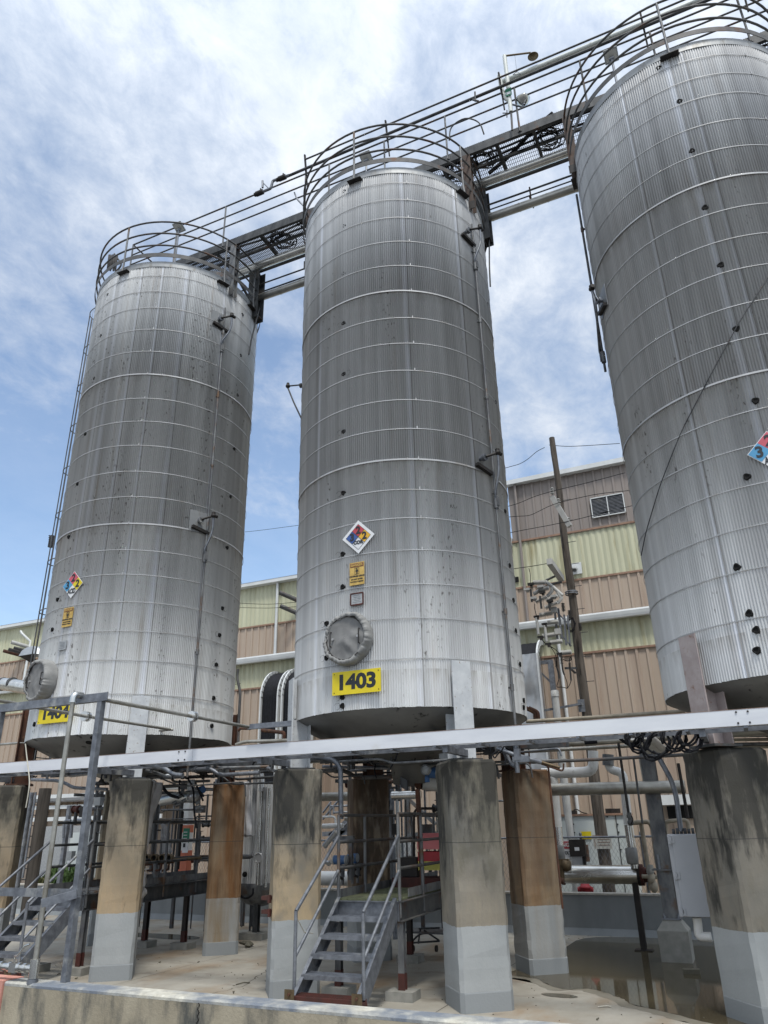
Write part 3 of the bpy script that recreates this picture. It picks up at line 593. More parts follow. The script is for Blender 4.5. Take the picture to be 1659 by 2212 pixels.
def diamond(i, a, z, hd, root, cols, txt, border=True, nm='hazard_diamond', foot='COR'):
    c, X, U, N = sign_frame(i, a, z); b = poly_plate(c, X, U, N, [(-hd, 0), (0, -hd), (hd, 0), (0, hd)], .006); s = b.build(nm, 'sign_white', root)
    h = hd*(.76 if border else .97); g = .003
    for nm_, mt, ctr in (('red_field', cols[0], (0, h/2)), ('blue_field', cols[1], (-h/2, 0)), ('yellow_field', cols[2], (h/2, 0))):
        q = h/2-g; b = poly_plate(c+N*.006+X*ctr[0]+U*ctr[1], X, U, N, [(-q, 0), (0, -q), (q, 0), (0, q)], .003); b.build(nm_, mt, s)
    if border:
        b = MB()
        for p0, p1 in (((-h, 0), (0, h)), ((0, h), (h, 0)), ((h, 0), (0, -h)), ((0, -h), (-h, 0))): b.bar(c+N*.008+X*p0[0]+U*p0[1], c+N*.008+X*p1[0]+U*p1[1], .003, .004, N)
        for p0, p1 in (((-h/2, h/2), (h/2, -h/2)), ((-h/2, -h/2), (h/2, h/2))): b.bar(c+N*.010+X*p0[0]+U*p0[1], c+N*.010+X*p1[0]+U*p1[1], .004, .004, N)
        b.build('border_line', 'sign_black', s)
    for t, (x, y) in zip(txt, ((0, h/2), (-h/2, 0), (h/2, 0))):
        text_part(t, h*.78, c+N*.012+X*x+U*y, X, U, 'sign_black', s, 'number', .007, .95)
    text_part(foot, h*.36 if foot == 'COR' else h*.52, c+N*.011-U*h*(.44 if foot == 'COR' else .5), X, U, 'sign_black', s, 'word', .004, 1. if foot == 'COR' else .62)
    return s
def confined(i, a, z, w, h, root):
    c, X, U, N = sign_frame(i, a, z); b = poly_plate(c, X, U, N, [(-w/2, -h/2), (w/2, -h/2), (w/2, h/2), (-w/2, h/2)], .006); s = b.build('confined_space_sign', 'sign_ochre', root)
    b = poly_plate(c+N*.006+U*h*.37, X, U, N, [(-w*.45, -h*.085), (w*.45, -h*.085), (w*.45, h*.085), (-w*.45, h*.085)], .002); b.build('header_bar', 'sign_brown', s)
    text_part('DANGER', h*.13, c+N*.010+U*h*.37, X, U, 'sign_ochre', s, 'word', .002, 1.05)
    b = MB()
    for p0, p1 in (((-.11, .25), (.11, .25)), ((.11, .25), (.11, -.03)), ((.11, -.03), (-.11, -.03)), ((-.11, -.03), (-.11, .25))): b.bar(c+N*.008+X*p0[0]*w*1.3+U*p0[1]*h, c+N*.008+X*p1[0]*w*1.3+U*p1[1]*h, .004, .004, N)
    b.ball(c+N*.008+U*h*.205, .011, 8); b.bar(c+N*.008+U*h*.17, c+N*.008+U*h*.07, .026, .004, N)
    for s_ in (-1, 1): b.bar(c+N*.008+U*h*.08+X*.008*s_, c+N*.008+U*h*-.02+X*.009*s_, .009, .004, N); b.bar(c+N*.008+U*h*.165+X*.019*s_, c+N*.008+U*h*.08+X*.021*s_, .006, .004, N)
    b.build('figure_mark', 'sign_black', s)
    text_part('CONFINED SPACE', h*.095, c+N*.008-U*h*.12, X, U, 'sign_black', s, 'word', .0012, .92)
    text_part('DO NOT ENTER', h*.075, c+N*.008-U*h*.25, X, U, 'sign_black', s, 'word', .001, 1.)
    text_part('WITHOUT PERMIT', h*.075, c+N*.008-U*h*.36, X, U, 'sign_black', s, 'word', .001, 1.)
def number_sign(i, a, z, w, h, root, txt):
    c, X, U, N = sign_frame(i, a, z, TR+.05); b = poly_plate(c, X, U, N, [(-w/2, -h/2), (w/2, -h/2), (w/2, h/2), (-w/2, h/2)], .006); s = b.build('number_sign', 'sign_yellow', root)
    for k, ch in enumerate(txt): text_part(ch, h*.88, c+N*.007+X*(k-1.5)*w*.205-U*h*.0, X, U, 'sign_black', s, 'digit', .012, 1.15)
    b = MB()
    for sx in (-1, 1):
        for sy in (-1, 1): p = c+N*.006+X*sx*w*.455+U*sy*h*.40; b.cyl(p, p+N*.004, .008, 8)
    b.build('rivet', 'black_iron', s)
def guard(i, root, gaps):
    g = MB(); r = TR+.09; z0 = ZT
    for h in (1.13, .78, .42): g.torus((TX[i], TY, z0+h), r, .021, (0, 0, 1), 72, 8)
    o = g.build('guard_rail', 'rusty_rail', root)
    t = MB(); N_ = 96
    for rr in (0,):
        vs = []; fs = []
        for k in range(N_):
            a = 2*PI*k/N_
            for (dr, z) in ((-.005, .08), (.005, .08), (.005, .19), (-.005, .19)): vs.append(P3(i, a, r+dr, z0+z))
        for k in range(N_):
            for q_ in range(4): fs.append((k*4+q_, ((k+1) % N_)*4+q_, ((k+1) % N_)*4+(q_+1) % 4, k*4+(q_+1) % 4))
        t.add(vs, fs, False)
    t.build('toe_plate', 'rusty_rail', o)
    for a in gaps:
        p = MB(); p.tube([P3(i, a, r+.02, z0-.20), P3(i, a, r, z0-.02), P3(i, a, r, z0+1.13)], .022, 8); p.build('post', 'galvanised_old', o)
        X = Vector((-math.sin(a), math.cos(a), 0)); k = MB(); n = Vector((math.cos(a), math.sin(a), 0))
        k.box(P3(i, a, TR+.06, z0-.20), (.30, .13, .012), X); k.box(P3(i, a, TR+.01, z0-.15), (.30, .012, .10), X); k.build('clip_bracket', 'black_iron', o)
def make_silo(i, label, mat, seed, gaps):
    root = thing('storage_silo', label, 'storage tank', (TX[i], TY, ZB), 'corrugated metal silos standing in a row')
    sh = shell(i, mat, root, seed)
    b = MB(); n = 96
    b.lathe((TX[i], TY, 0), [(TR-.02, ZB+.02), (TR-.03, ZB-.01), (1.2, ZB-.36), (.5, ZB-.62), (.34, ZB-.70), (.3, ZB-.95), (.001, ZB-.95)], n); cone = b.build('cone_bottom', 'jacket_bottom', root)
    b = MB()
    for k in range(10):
        a = 2*PI*k/10+.2; b.bar(P3(i, a, TR-.06, ZB-.012), P3(i, a, .5, ZB-.622), .02, .006)
    b.build('seam', 'black_iron', cone)
    b = MB(); b.lathe((TX[i], TY, 0), [(TR+.012, ZT-.15), (TR+.026, ZT-.15), (TR+.026, ZT+.0), (TR+.01, ZT+.012), (1.2, ZT+.20), (.001, ZT+.30)], n, smooth=False); b.build('roof_rim', 'rim_alu', root)
    for z in BANDS:
        b = MB(); o_ = .004 + (.010 if z > 7.62 else 0) + (.010 if z > 11.07 else 0)
        hh = .0062 if z not in (7.63, 11.08) else .014
        vs = []; fs = []; N_ = 144
        for k in range(N_):
            a = 2*PI*k/N_; dz = .004*math.sin(a*5+z*3)
            for dr, dz2 in ((0, -hh), (.005, -hh), (.005, hh), (0, hh)): vs.append(P3(i, a, TR+o_+dr+.004, z+dz+dz2))
        for k in range(N_):
            for q_ in range(4): fs.append((k*4+q_, ((k+1) % N_)*4+q_, ((k+1) % N_)*4+(q_+1) % 4, k*4+(q_+1) % 4))
        b.add(vs, fs, False)
        ba = R_(-62 + 3*i); X = Vector((-math.sin(ba), math.cos(ba), 0)); b.box(P3(i, ba, TR+o_+.010, z+.018), (.018, .010, .055), X)
        b.build('strap', 'band_alu', root)
    guard(i, root, gaps)
    # legs: rolled steel sections bolted to the shell and standing on the columns
    for q_, a in enumerate(LEGA):
        b = MB(); lm = ('painted_leg', 'painted_leg', 'brownish_leg')[i]
        if q_ >= 2 and i < 2: lm = 'rust'
        if i == 0 and q_ == 0: lm = 'rust'
        n_ = Vector((math.cos(a), math.sin(a), 0)); X = Vector((-math.sin(a), math.cos(a), 0))
        for rr in (TR+.10, TR-.19): b.box(P3(i, a, rr, (2.93+(4.30 if rr > TR else 3.68))/2), (.30, .018, (4.30 if rr > TR else 3.68)-2.93), X)
        b.box(P3(i, a, TR-.045, (2.93+3.66)/2), (.014, .272, 3.66-2.93), X)
        b.box(P3(i, a, TR+.05, 3.99), (.014, .085, .62), X)
        lg = b.build('leg', lm, root)
        b = MB(); b.box(P3(i, a, TR-.04, 2.915), (.44, .44, .028), X); b.build('base_plate', 'galvanised_dark' if lm != 'rust' else 'rust', lg)
    return root, sh
def plugs(i, root, pts, wires=False):
    for k, (x, y) in enumerate(pts):
        p = aC('P', x, y, i); a = angC(p, i); r = .040 if i != 2 else .046; N = Vector((math.cos(a), math.sin(a), 0)); X = Vector((-math.sin(a), math.cos(a), 0)); b = MB()
        q0 = P3(i, a, TR-.02, p.z); rn = random.Random(k*7+i)
        b.lathe(q0, [(r*1.02, 0), (r*1.05, .032), (r*.9, .044), (r*.62, .044), (r*.55, .036), (.001, .034)], 14, N, smooth=False, fn=lambda rr, zz, t, j: (rr*(1+.12*math.sin(3*t+k)), zz))
        if wires: b.torus(q0 + N*.03 - X*.09*rn.choice((1, 1, -1)), .05, .002, N, 14, 4, .4, 5.2)
        b.build('inspection_plug', 'black_void', root)
def A(k, x, y, i, r=TR): return aC(k, x, y, i, r)
_pa = lambda k, x, y, i: angC(aC(k, x, y, i, TR+.09), i)
g1 = [_pa('P', 264, 593, 0), _pa('P', 483, 618, 0), R_(10), R_(62), R_(115), R_(165)]
g2 = [_pa('P', 765, 397, 1), _pa('P', 1003, 430, 1), R_(30), R_(80), R_(125), R_(175)]
g3 = [_pa('P', 1448, 126, 2), R_(180), R_(-12), R_(35), R_(85), R_(135)]
silo1, sh1 = make_silo(0, 'leftmost corrugated silo, most stained, with ACID diamond and yellow 1404 sign', 'jacket_dirty', 1, g1)
silo2, sh2 = make_silo(1, 'middle corrugated silo with COR diamond and yellow 1403 sign', 'jacket_mid', 2, g2)
silo3, sh3 = make_silo(2, 'rightmost and nearest corrugated silo, cut off by the picture edge', 'jacket_clean', 3, g3)
plugs(0, silo1, [(234, 637), (219, 726), (205, 818), (185, 938), (168, 1046), (149, 1160), (125, 1295), (114, 1360), (75, 1565), (523, 680), (519, 768), (512, 854), (505, 970), (497, 1073), (490, 1183), (480, 1314), (474, 1372), (467, 1436), (461, 1508), (457, 1568)], True)
plugs(1, silo2, [(744, 414), (744, 489), (743, 592), (743, 699), (743, 809), (743, 933), (742, 1065), (741, 1197), (741, 1268), (740, 1506), (740, 1525), (706, 1347), (706, 1421), (1052, 657), (1069, 869), (1090, 1105), (1100, 1222), (1108, 1297), (1113, 1363), (1122, 1435), (1130, 1513), (1130, 1528)], True)
plugs(2, silo3, [(1423, 148), (1468, 220), (1495, 327), (1523, 449), (1557, 573), (1590, 711), (1632, 866), (1614, 1030), (1592, 1225), (1619, 1325), (1634, 1361), (1635, 1405)])
for i, root, pts in ((1, silo2, ((812, 1577), (872, 1622))), (0, silo1, ((137, 1606), (190, 1622)))):
    for x, y in pts:
        p = aZ('P', x, y, ZB-.12 if y < 1600 else ZB-.25); d = Vector((p.x-TX[i], p.y-TY, 0)); rr = min(d.length, 1.85); zc_ = ZB-.01-(TR-.03-rr)*.44
        q0 = Vector((TX[i], TY, zc_)) + d.normalized()*rr; b = MB(); n_ = Vector((d.normalized().x*.4, d.normalized().y*.4, -.92)); b.lathe(q0-n_*.02, [(.06, 0), (.06, .035), (.03, .035), (.001, .03)], 12, n_, smooth=False); b.build('inspection_plug', 'black_void', root)
def loc(k, x, y, i): p = aC(k, x, y, i); return angC(p, i), p.z
a_, z_ = loc('P', 757, 1382, 1); manhole(1, a_, z_, .40, .20, silo2, 3)
a_, z_ = loc('P', 98, 1472, 0); manhole(0, a_, z_, .40, .24, silo1, 5)
a_, z_ = loc('P', 776, 1161, 1); diamond(1, a_, z_, .285, silo2, ('sign_red', 'sign_blue', 'sign_amber'), '232')
a_, z_ = loc('P', 160, 1264, 0); diamond(0, a_, z_, .27, silo1, ('sign_pink_red', 'sign_pale_blue', 'sign_yellow'), '232', False, foot='ACID')
a_, z_ = loc('P', 1666, 975, 2); diamond(2, a_, z_, .285, silo3, ('sign_pink_red', 'sign_pale_blue', 'sign_yellow'), '232', False, foot='ACID')
a_, z_ = loc('P', 773, 1240, 1); confined(1, a_, z_, .255, .37, silo2)
a_, z_ = loc('P', 149, 1334, 0); confined(0, a_, z_, .255, .37, silo1)
a_, z_ = loc('P', 773, 1474, 1); number_sign(1, a_, z_, .80, .34, silo2, '1403')
a_, z_ = loc('P', 124, 1541, 0); number_sign(0, a_, z_, .80, .34, silo1, '1404')
for i, root, (x, y), fr in ((1, silo2, (773, 1295), True), (0, silo1, (138, 1395), False)):
    a_, z_ = loc('P', x, y, i); c, X, U, N = sign_frame(i, a_, z_)
    b = poly_plate(c, X, U, N, [(-.1, -.085), (.1, -.085), (.1, .085), (-.1, .085)], .008); s = b.build('name_plate', 'plate_metal', root)
    if fr:
        b = MB()
        for p0, p1 in (((-.105, -.09), (.105, -.09)), ((.105, -.09), (.105, .09)), ((.105, .09), (-.105, .09)), ((-.105, .09), (-.105, -.09))): b.bar(c+N*.008+X*p0[0]+U*p0[1], c+N*.008+X*p1[0]+U*p1[1], .02, .014, N)
        b.build('plate_frame', 'dark_red_rust', s)
    b = MB()
    for k in range(5): b.box(c+N*.009+U*(.055-.026*k), (.14-.03*(k % 2), .004, .002), X, U)
    b.build('engraved_line', 'galvanised_dark', s)

# ------------------------------------------------------------------ concrete columns under the silos
CW = .62
def column(c, mat, label, grp='concrete columns carrying the silos', w=CW, chips=0):
    b = MB(); a = R_(38); ch = .042; h = w/2; z1 = 2.89
    U_ = Vector((math.cos(a), math.sin(a), 0)); V_ = Vector((-math.sin(a), math.cos(a), 0)); base = Vector((c[0], c[1], 0))
    def ring(hh, z, cc): return [base + U_*x + V_*y + Vector((0, 0, z)) for x, y in ((-hh+cc, -hh), (hh-cc, -hh), (hh, -hh+cc), (hh, hh-cc), (hh-cc, hh), (-hh+cc, hh), (-hh, hh-cc), (-hh, -hh+cc))]
    rn = random.Random(int(abs(c[0])*100)); zs = [(h+.004, -.02), (h+.004, .20), (h, .215)] + [(h, .215+(z1-.245)*k/22) for k in range(1, 22)] + [(h, z1-.03), (h-.022, z1)]
    rings = []
    for hh, z in zs:
        r_ = ring(hh, z, ch*rn.uniform(.8, 1.25)); top = z > z1-.2
        rings.append([p + Vector((rn.uniform(-1, 1), rn.uniform(-1, 1), rn.uniform(-1, 1)*.6))*(.010 if top else .0035) for p in r_] if z > .22 else r_)
    m_ = len(rings); vs = [p for r in rings for p in r]; fs = [(j*8+k, j*8+(k+1) % 8, (j+1)*8+(k+1) % 8, (j+1)*8+k) for j in range(m_-1) for k in range(8)] + [tuple(range((m_-1)*8, m_*8))]
    b.add(vs, fs); return b.build('concrete_column', mat, label=label, cat='column', group=grp)
column((-12.38, 10.22), 'col_tan_b', 'tan concrete column with black mildew, cut by the left picture edge')
column((-9.46, 10.25), 'col_tan', 'tan and grey concrete column behind the slanting galvanised post')
column((-9.30, 12.78), 'col_rust', 'rust brown concrete column, darkest orange from top to foot')
column((-6.17, 10.19), 'col_mid', 'tan concrete column with black top left of the middle stair', w=.67)
column((-3.50, 10.26), 'col_grey', 'grey streaked concrete column right of the middle stair', w=.68)
column((-6.38, 13.05), 'col_dark', 'concrete column with wet black face behind the middle stair', w=.66)
column((-3.33, 12.80), 'col_rust_b', 'orange rust streaked concrete column behind the grey one beside the puddle')
column((-.19, 10.66), 'col_pit', 'broad dark grey pitted concrete column at the right picture edge', w=.73)
column((-12.38, 13.0), 'col_tan_b', 'concrete column mostly hidden behind the first tan column', w=.5)

# long white painted channel carried in front of the legs
t = thing('channel_beam', 'long white painted steel beam running under all three silos', 'beam', (-5, 9.35, 3.05))
for x0, x1 in ((-17, -7.52), (-7.515, .42), (.425, 9)):
    b = MB(); b.chan((x1, 9.35, 3.128), (x0, 9.35, 3.128), .085, .175, .009); b.build('channel_section', 'painted_white_steel', t)
for xs in (-7.68, .15):
    for dx in (0, .12):
        for dz in (-.06, .06): b = MB(); b.cyl((xs-.1+dx, 9.352, 3.128+dz), (xs-.1+dx, 9.338, 3.128+dz), .011, 8); b.build('bolt', 'black_iron', t)
b = MB(); b.bar((-17, 9.352, 3.2175), (9, 9.352, 3.2175), .012, .004); b.build('flange_edge', 'trim_brown', t)
b = MB()
for x in [-16+.62*k for k in range(40)]: b.bar((x, 9.36, 3.03), (x, 9.75, 3.03), .04, .03)
b.bar((-17, 9.75, 3.04), (9, 9.75, 3.04), .03, .05)
b.build('tray_rung', 'galvanised', t)
for i in range(3):
    for q_ in (0, 1):
        a = LEGA[q_]; p = P3(i, a, TR+.09, 3.2); b = MB(); b.bar((p.x, p.y, 3.0), (p.x, 9.44, 3.0), .07, .09); b.build('bracket', 'galvanised', t)
# ------------------------------------------------------------------ access bridge over the silo tops
WY0, WY1, WZ = 11.25, 12.38, 15.53
br = thing('access_bridge', 'dark steel grating walkway bridging the silo tops with pipe railing', 'walkway', (-5, 11.8, 15.3))
for y, o_ in ((WY0, 1), (WY1, -1)):
    b = MB(); b.chan((-13.2, y, 15.42) if o_ < 0 else (5, y, 15.42), (5, y, 15.42) if o_ < 0 else (-13.2, y, 15.42), .07, .22, .01); b.build('stringer', 'galvanised_dark', br)
b = MB()
n_ = int(18.2/.042)
for k in range(n_):
    x = -13.2+k*.042; b.box((x, (WY0+WY1)/2, 15.545), (.006, WY1-WY0-.03, .032))
for k in range(11):
    y = WY0+.05+k*.103; b.bar((-13.2, y, 15.556), (5, y, 15.556), .007, .007)
b.build('grating', 'galvanised_dark', br)
b = MB(); b.bar((-13.2, WY1-.02, 15.63), (5, WY1-.02, 15.63), .008, .13); b.build('toe_plate', 'galvanised', br)
b = MB(); b.bar((-13.2, (WY0+WY1)/2, 15.47), (5, (WY0+WY1)/2, 15.47), .05, .07)
for x in (-8.35, -7.2, -2.35, -1.55, -9.7, -3.6, 2.2, -11.5): b.bar((x, WY0+.02, 15.47), (x, WY1-.02, 15.47), .06, .08)
b.build('cross_beam', 'galvanised_dark', br)
for h, r in ((1.16, .021), (.80, .019), (.47, .019)):
    b = MB(); b.tube([(-12.4, WY0-.02, WZ+h), (5, WY0-.02, WZ+h)], r, 8); b.build('railing', 'rusty_rail', br)
    if h == 1.16: b = MB(); b.tube([(-12.4, WY1+.02, WZ+h), (-12.4, WY0-.02, WZ+h)], r, 8); b.build('railing', 'rusty_rail', br)
for x in (-12.4, -10.9, -9.35, -7.0, -6.35, -4.9, -3.4, -1.8, -.4, 1.0, 2.6, 4.0):
    b = MB(); b.tube([(x, WY0-.02, WZ-.15), (x, WY0-.02, WZ+1.16)], .021, 8); b.box((x, WY0-.005, WZ-.10), (.09, .012, .10)); b.build('rail_post', 'galvanised_old' if x < -3 else 'rusty_rail', br)
# support posts standing on the silo shells
for i in range(3):
    for x_, y_, zt_, m_, w_ in ((TX[i]+1.93, 11.32, 15.31, 'post_brown' if i else 'galvanised_old', .17), (TX[i]+1.91, 12.32, 15.31, 'galvanised_dark', .30), (TX[i]-1.95, 11.32, 15.31, 'post_brown', .16)):
        b = MB(); b.ibeam((x_, y_, 13.78), (x_, y_, zt_), w_, w_*.95, .012, (0, 1, 0)); po = b.build('support_post', m_, br)
        b = MB(); b.box((x_, y_-.09 if y_ < 12 else y_, 13.86), (.2, .016, .2) if y_ < 12 else (.26, .26, .016)); b.build('bolted_plate', 'black_iron' if i else 'rusty_rail', po)
    for s_ in (1,):
        b = MB(); b.bar((TX[i]+1.93, 11.32, 14.35), (TX[i]+1.2, 11.32, 14.75), .06, .16); b.bar((TX[i]+1.95, 11.35, 14.5), (TX[i]+1.95, 12.28, 14.05), .05, .05)
        b.build('brace', 'galvanised_old', br)
# services slung under and along the bridge: each run is one pipe
pipe('insulated_pipe', 'shiny jacketed pipe slung directly under the bridge grating', 'pipe', [(-11.5, 12.0, 15.17), (4.5, 12.0, 15.17)], .105, 'stainless', bands=.62, n=20)
pipe('insulated_pipe', 'dull jacketed pipe, lowest of the pipes crossing between the silo tops', 'pipe', [(-11.2, 12.45, 14.58), (4.0, 12.45, 14.58)], .095, 'stainless_dull', bands=.62, n=20, band_r=1.07)
for z, y, lab in ((14.93, 12.42, 'thick thin-walled conduit, topmost of the bundle below the bridge'), (14.86, 12.50, 'thin grey conduit, second of the bundle below the bridge'), (14.80, 12.58, 'thin grey conduit, third of the bundle below the bridge'), (14.72, 12.62, 'thin grey conduit, lowest of the bundle below the bridge')):
    pipe('conduit', lab, 'conduit', [(-4 if z > 14.9 or z < 14.75 else -3.2, y, z), (3.5, y, z)], .022 if z > 14.9 else .016, 'galvanised_dark', n=8)
for z, y, lab in ((14.98, 12.42, 'upper of two thin conduits between the left and middle silo tops'), (14.80, 12.5, 'lower of two thin conduits between the left and middle silo tops')):
    pipe('conduit', lab, 'conduit', [(-9.6, y, z), (-6.2, y, z)], .02, 'galvanised_dark', n=8)
b = MB(); b.bar((-1.95, 12.5, 15.1), (-1.95, 12.5, 14.62), .03, .03); b.bar((-1.95, 12.35, 14.68), (-1.95, 12.7, 14.68), .03, .03); b.build('pipe_hanger', 'rust', label='rusty hanger strap holding the conduits below the right bridge span', cat='hanger')
t = pipe('steam_pipe', 'dark thick pipe running along outside the bridge railing', 'pipe', [(-7.7, 11.02, WZ+1.05), (-5.6, 11.02, WZ+1.07), (5, 11.02, WZ+1.10)], .034, 'galvanised_dark', n=10)
pipe('water_pipe', 'thin pipe running above the dark pipe along the bridge railing', 'pipe', [(-6.9, 11.0, WZ+1.34), (5, 11.0, WZ+1.34)], .021, 'rusty_rail', n=8)
for k, (x, w) in enumerate(((-6.9, 0), (-4.75, 0), (-2.05, 0), (.9, 0), (2.7, 0))):
    b = MB(); b.bar((x, 11.0, WZ+1.50), (x, 11.10, WZ+.92), .035, .045); b.tube([(x, 11.1, WZ+.95), (x, 11.17, WZ+.55)], .018, 6); b.build('pipe_bracket', 'black_iron', label=('short iron bracket left of the middle silo carrying the railing pipes', 'iron bracket over the middle silo roof carrying the railing pipes', 'long iron bracket beside the wash station carrying the railing pipes', 'iron bracket above the right silo roof carrying the railing pipes', 'iron bracket carrying the railing pipes at the right picture edge')[k], cat='bracket', group='brackets on the bridge railing')
# quick-coupling manifold on the railing between left and middle silo
t = thing('hose_coupling', 'hose coupling with two valves on the railing left of the middle silo', 'valve', aY('d', 1250, 270, 11.0))
def dl(k, x, y, Y): return aY(k, x, y, Y)
b = MB(); b.tube([dl('d', 1190, 300, 11), dl('d', 1300, 255, 11), dl('d', 1312, 205, 11), dl('d', 1420, 168, 11)], .035, 10, bend=.05); b.build('pipe_body', 'galvanised', t)
for x, y in ((1225, 285), (1375, 185)):
    b = MB(); p0 = dl('d', x-22, y+9, 11); p1 = dl('d', x+22, y-9, 11); b.cyl(p0, p1, .065, 10); b.cyl(p0+(p0-p1)*.1, p0+(p0-p1)*.25, .05, 10); b.bar((p0+p1)/2, dl('d', x+8, y-30, 11), .03, .02); b.build('valve_body', 'black_iron', t)
b = MB(); b.tube([dl('d', 1245, 250, 11), dl('d', 1245, 205, 11)], .026, 8); b.bar(dl('d', 1245, 215, 11), dl('d', 1280, 250, 11), .03, .02); b.build('vent_valve', 'galvanised', t)
# wash station with shower head
Yw = 11.15
t = thing('emergency_shower', 'white emergency shower and eyewash on the bridge between middle and right silo', 'safety shower', aY('f', 325, 640, Yw))
b = MB(); b.tube([aY('f', 325, 680, Yw), aY('f', 318, 575, Yw)], .022, 8); b.build('riser', 'rusty_rail', t)
b = MB(); b.tube([aY('f', 318, 585, Yw), aY('f', 300, 420, Yw), aY('f', 284, 292, Yw)], .045, 12); b.build('column_pipe', 'pvc_white', t)
b = MB(); b.tube([aY('f', 312, 525, Yw), aY('f', 282, 510, Yw), aY('f', 268, 455, Yw), aY('f', 257, 395, Yw)], .045, 12, bend=.08); b.build('side_pipe', 'pvc_white', t)
b = MB(); b.tube([aY('f', 284, 292, Yw), aY('f', 420, 275, Yw)], .02, 8); b.build('arm', 'brass_old', t)
b = MB(); c = aY('f', 433, 293, Yw); b.lathe(c, [(.01, .07), (.05, .05), (.115, .0), (.115, -.012), (.001, -.012)], 24, (0, -.15, 1)); b.build('shower_head', 'brass_old', t)
b = MB(); b.tube([aY('f', 338, 290, Yw), aY('f', 350, 385, Yw)], .003, 4); b.build('pull_rod', 'wire', t)
b = MB(); b.tube([aY('f', 328, 390, Yw), aY('f', 350, 372, Yw), aY('f', 368, 388, Yw), aY('f', 328, 390, Yw)], .008, 5); b.build('pull_handle', 'galvanised', t)
b = MB(); c = aY('f', 380, 520, Yw+.15); b.lathe(c, [(.04, -.14), (.10, -.10), (.15, .0), (.155, .012), (.13, .0), (.04, -.08)], 24, (0, -.1, 1)); b.build('eyewash_bowl', 'stainless', t)
b = MB(); b.tube([aY('f', 325, 545, Yw), aY('f', 380, 560, Yw+.15), aY('f', 380, 535, Yw+.15)], .02, 8, bend=.04); b.build('bowl_pipe', 'galvanised', t)
b = MB(); c = aY('f', 305, 480, Yw-.06); b.box(c, (.13, .01, .22)); sg = b.build('green_sign', 'sign_green', t); b = MB(); b.box(c+Vector((0, -.008, -.04)), (.09, .004, .07)); b.build('sign_panel', 'sign_white', sg)
b = MB(); b.tube([aY('f', 275, 590, Yw), aY('f', 300, 590, Yw)], .012, 6); b.tube([aY('f', 297, 575, Yw), aY('f', 297, 612, Yw)], .012, 6); b.build('hand_valve', 'black_iron', t)
b = MB(); b.tube([aY('f', 130, 480, 11.0), aY('f', 132, 528, 11.0)], .02, 6); b.tube([aY('f', 118, 520, 11.0), aY('f', 148, 528, 11.0)], .022, 6); b.build('vent_valve', 'galvanised_dark', label='small stub valve on the top railing pipe left of the safety shower', cat='valve')
pipe('supply_pipe', 'mildewed white plastic pipe rising behind the guard rails of the right silo', 'pipe', [aY('f', 262, 432, 11.3), aY('f', 700, 250, 11.3), aY('f', 1340, -15, 11.3)], .055, 'pvc_white', n=14)
# black hoses and loose cable on the grating
def coil(name, lab, cat, c, R, r, n, mat, seed, flat=.25, ax=(0, 0, 1), **k):
    rn = random.Random(seed); b = MB(); c = Vector(c)
    ax = Vector(ax).normalized(); N = ax.orthogonal().normalized(); B = ax.cross(N); pts = []
    for q_ in range(n*14):
        a = 2*PI*q_/14; rr = R*(.75+.25*math.sin(q_*.37+seed)); pts.append(c + N*math.cos(a)*rr + B*math.sin(a)*rr*(.8+.2*math.sin(q_*.11)) + ax*(rn.uniform(-.5, .5)*flat*R))
    b.tube(pts, r, 6); return b.build(name, mat, label=lab, cat=cat, **k)
coil('cable_coil', 'tangled black cable coil lying on the grating right of the middle silo', 'cable', (-2.75, 11.75, 15.60), .32, .011, 9, 'wire', 3, .3)
coil('cable_coil', 'black cable coil lying on the grating left of the middle silo', 'cable', (-7.15, 11.7, 15.60), .30, .011, 5, 'wire', 5, .3)
coil('cable_coil', 'loose black cable loops under the grating beside the right silo', 'cable', (-1.3, 11.9, 15.62), .35, .012, 8, 'wire', 13, .3)
coil('cable_coil', 'wide black cable loops on the grating nearest the middle silo', 'cable', (-3.3, 11.85, 15.61), .38, .012, 8, 'wire', 17, .3)
coil('cable_coil', 'wide loose cable loops on the grating midway between left and middle silos', 'cable', (-8.0, 11.9, 15.61), .34, .012, 7, 'wire', 19, .3)
for y_, lb_ in ((11.45, 'front of three black cable runs laid along the bridge grating'), (11.62, 'middle of three black cable runs laid along the bridge grating'), (11.8, 'rear of three black cable runs laid along the bridge grating')):
    b = MB(); b.tube([(-13+.9*k, y_+.06*math.sin(k*1.9+y_*9), 15.60) for k in range(20)], .028, 6, bend=.3); b.build('cable_run', 'wire', label=lb_, cat='cable', group='cable runs on the bridge')
pipe('rubber_hose', 'thick black hose lying diagonally across the right bridge span', 'hose', [(-1.1, 11.3, 15.60), (-1.6, 11.55, 15.62), (-2.2, 11.95, 15.61), (-2.75, 12.2, 15.62)], .045, 'black_rubber', bend=.4)
pipe('flexible_conduit', 'curved conduit arching over the railing right of the middle silo', 'conduit', [(-3.3, 11.1, 15.75), (-3.25, 11.1, 16.15), (-2.9, 11.1, 16.25), (-2.6, 11.15, 16.0), (-2.55, 11.2, 15.65)], .016, 'galvanised_dark', bend=.2, n=6)
pipe('flexible_conduit', 'grey conduit looping beside the railing left of the middle silo', 'conduit', [aY('r', 1440, 60, 11.2), aY('r', 1470, 140, 11.2), aY('r', 1530, 200, 11.2), aY('r', 1565, 240, 11.2)], .02, 'galvanised', bend=.2, n=6)

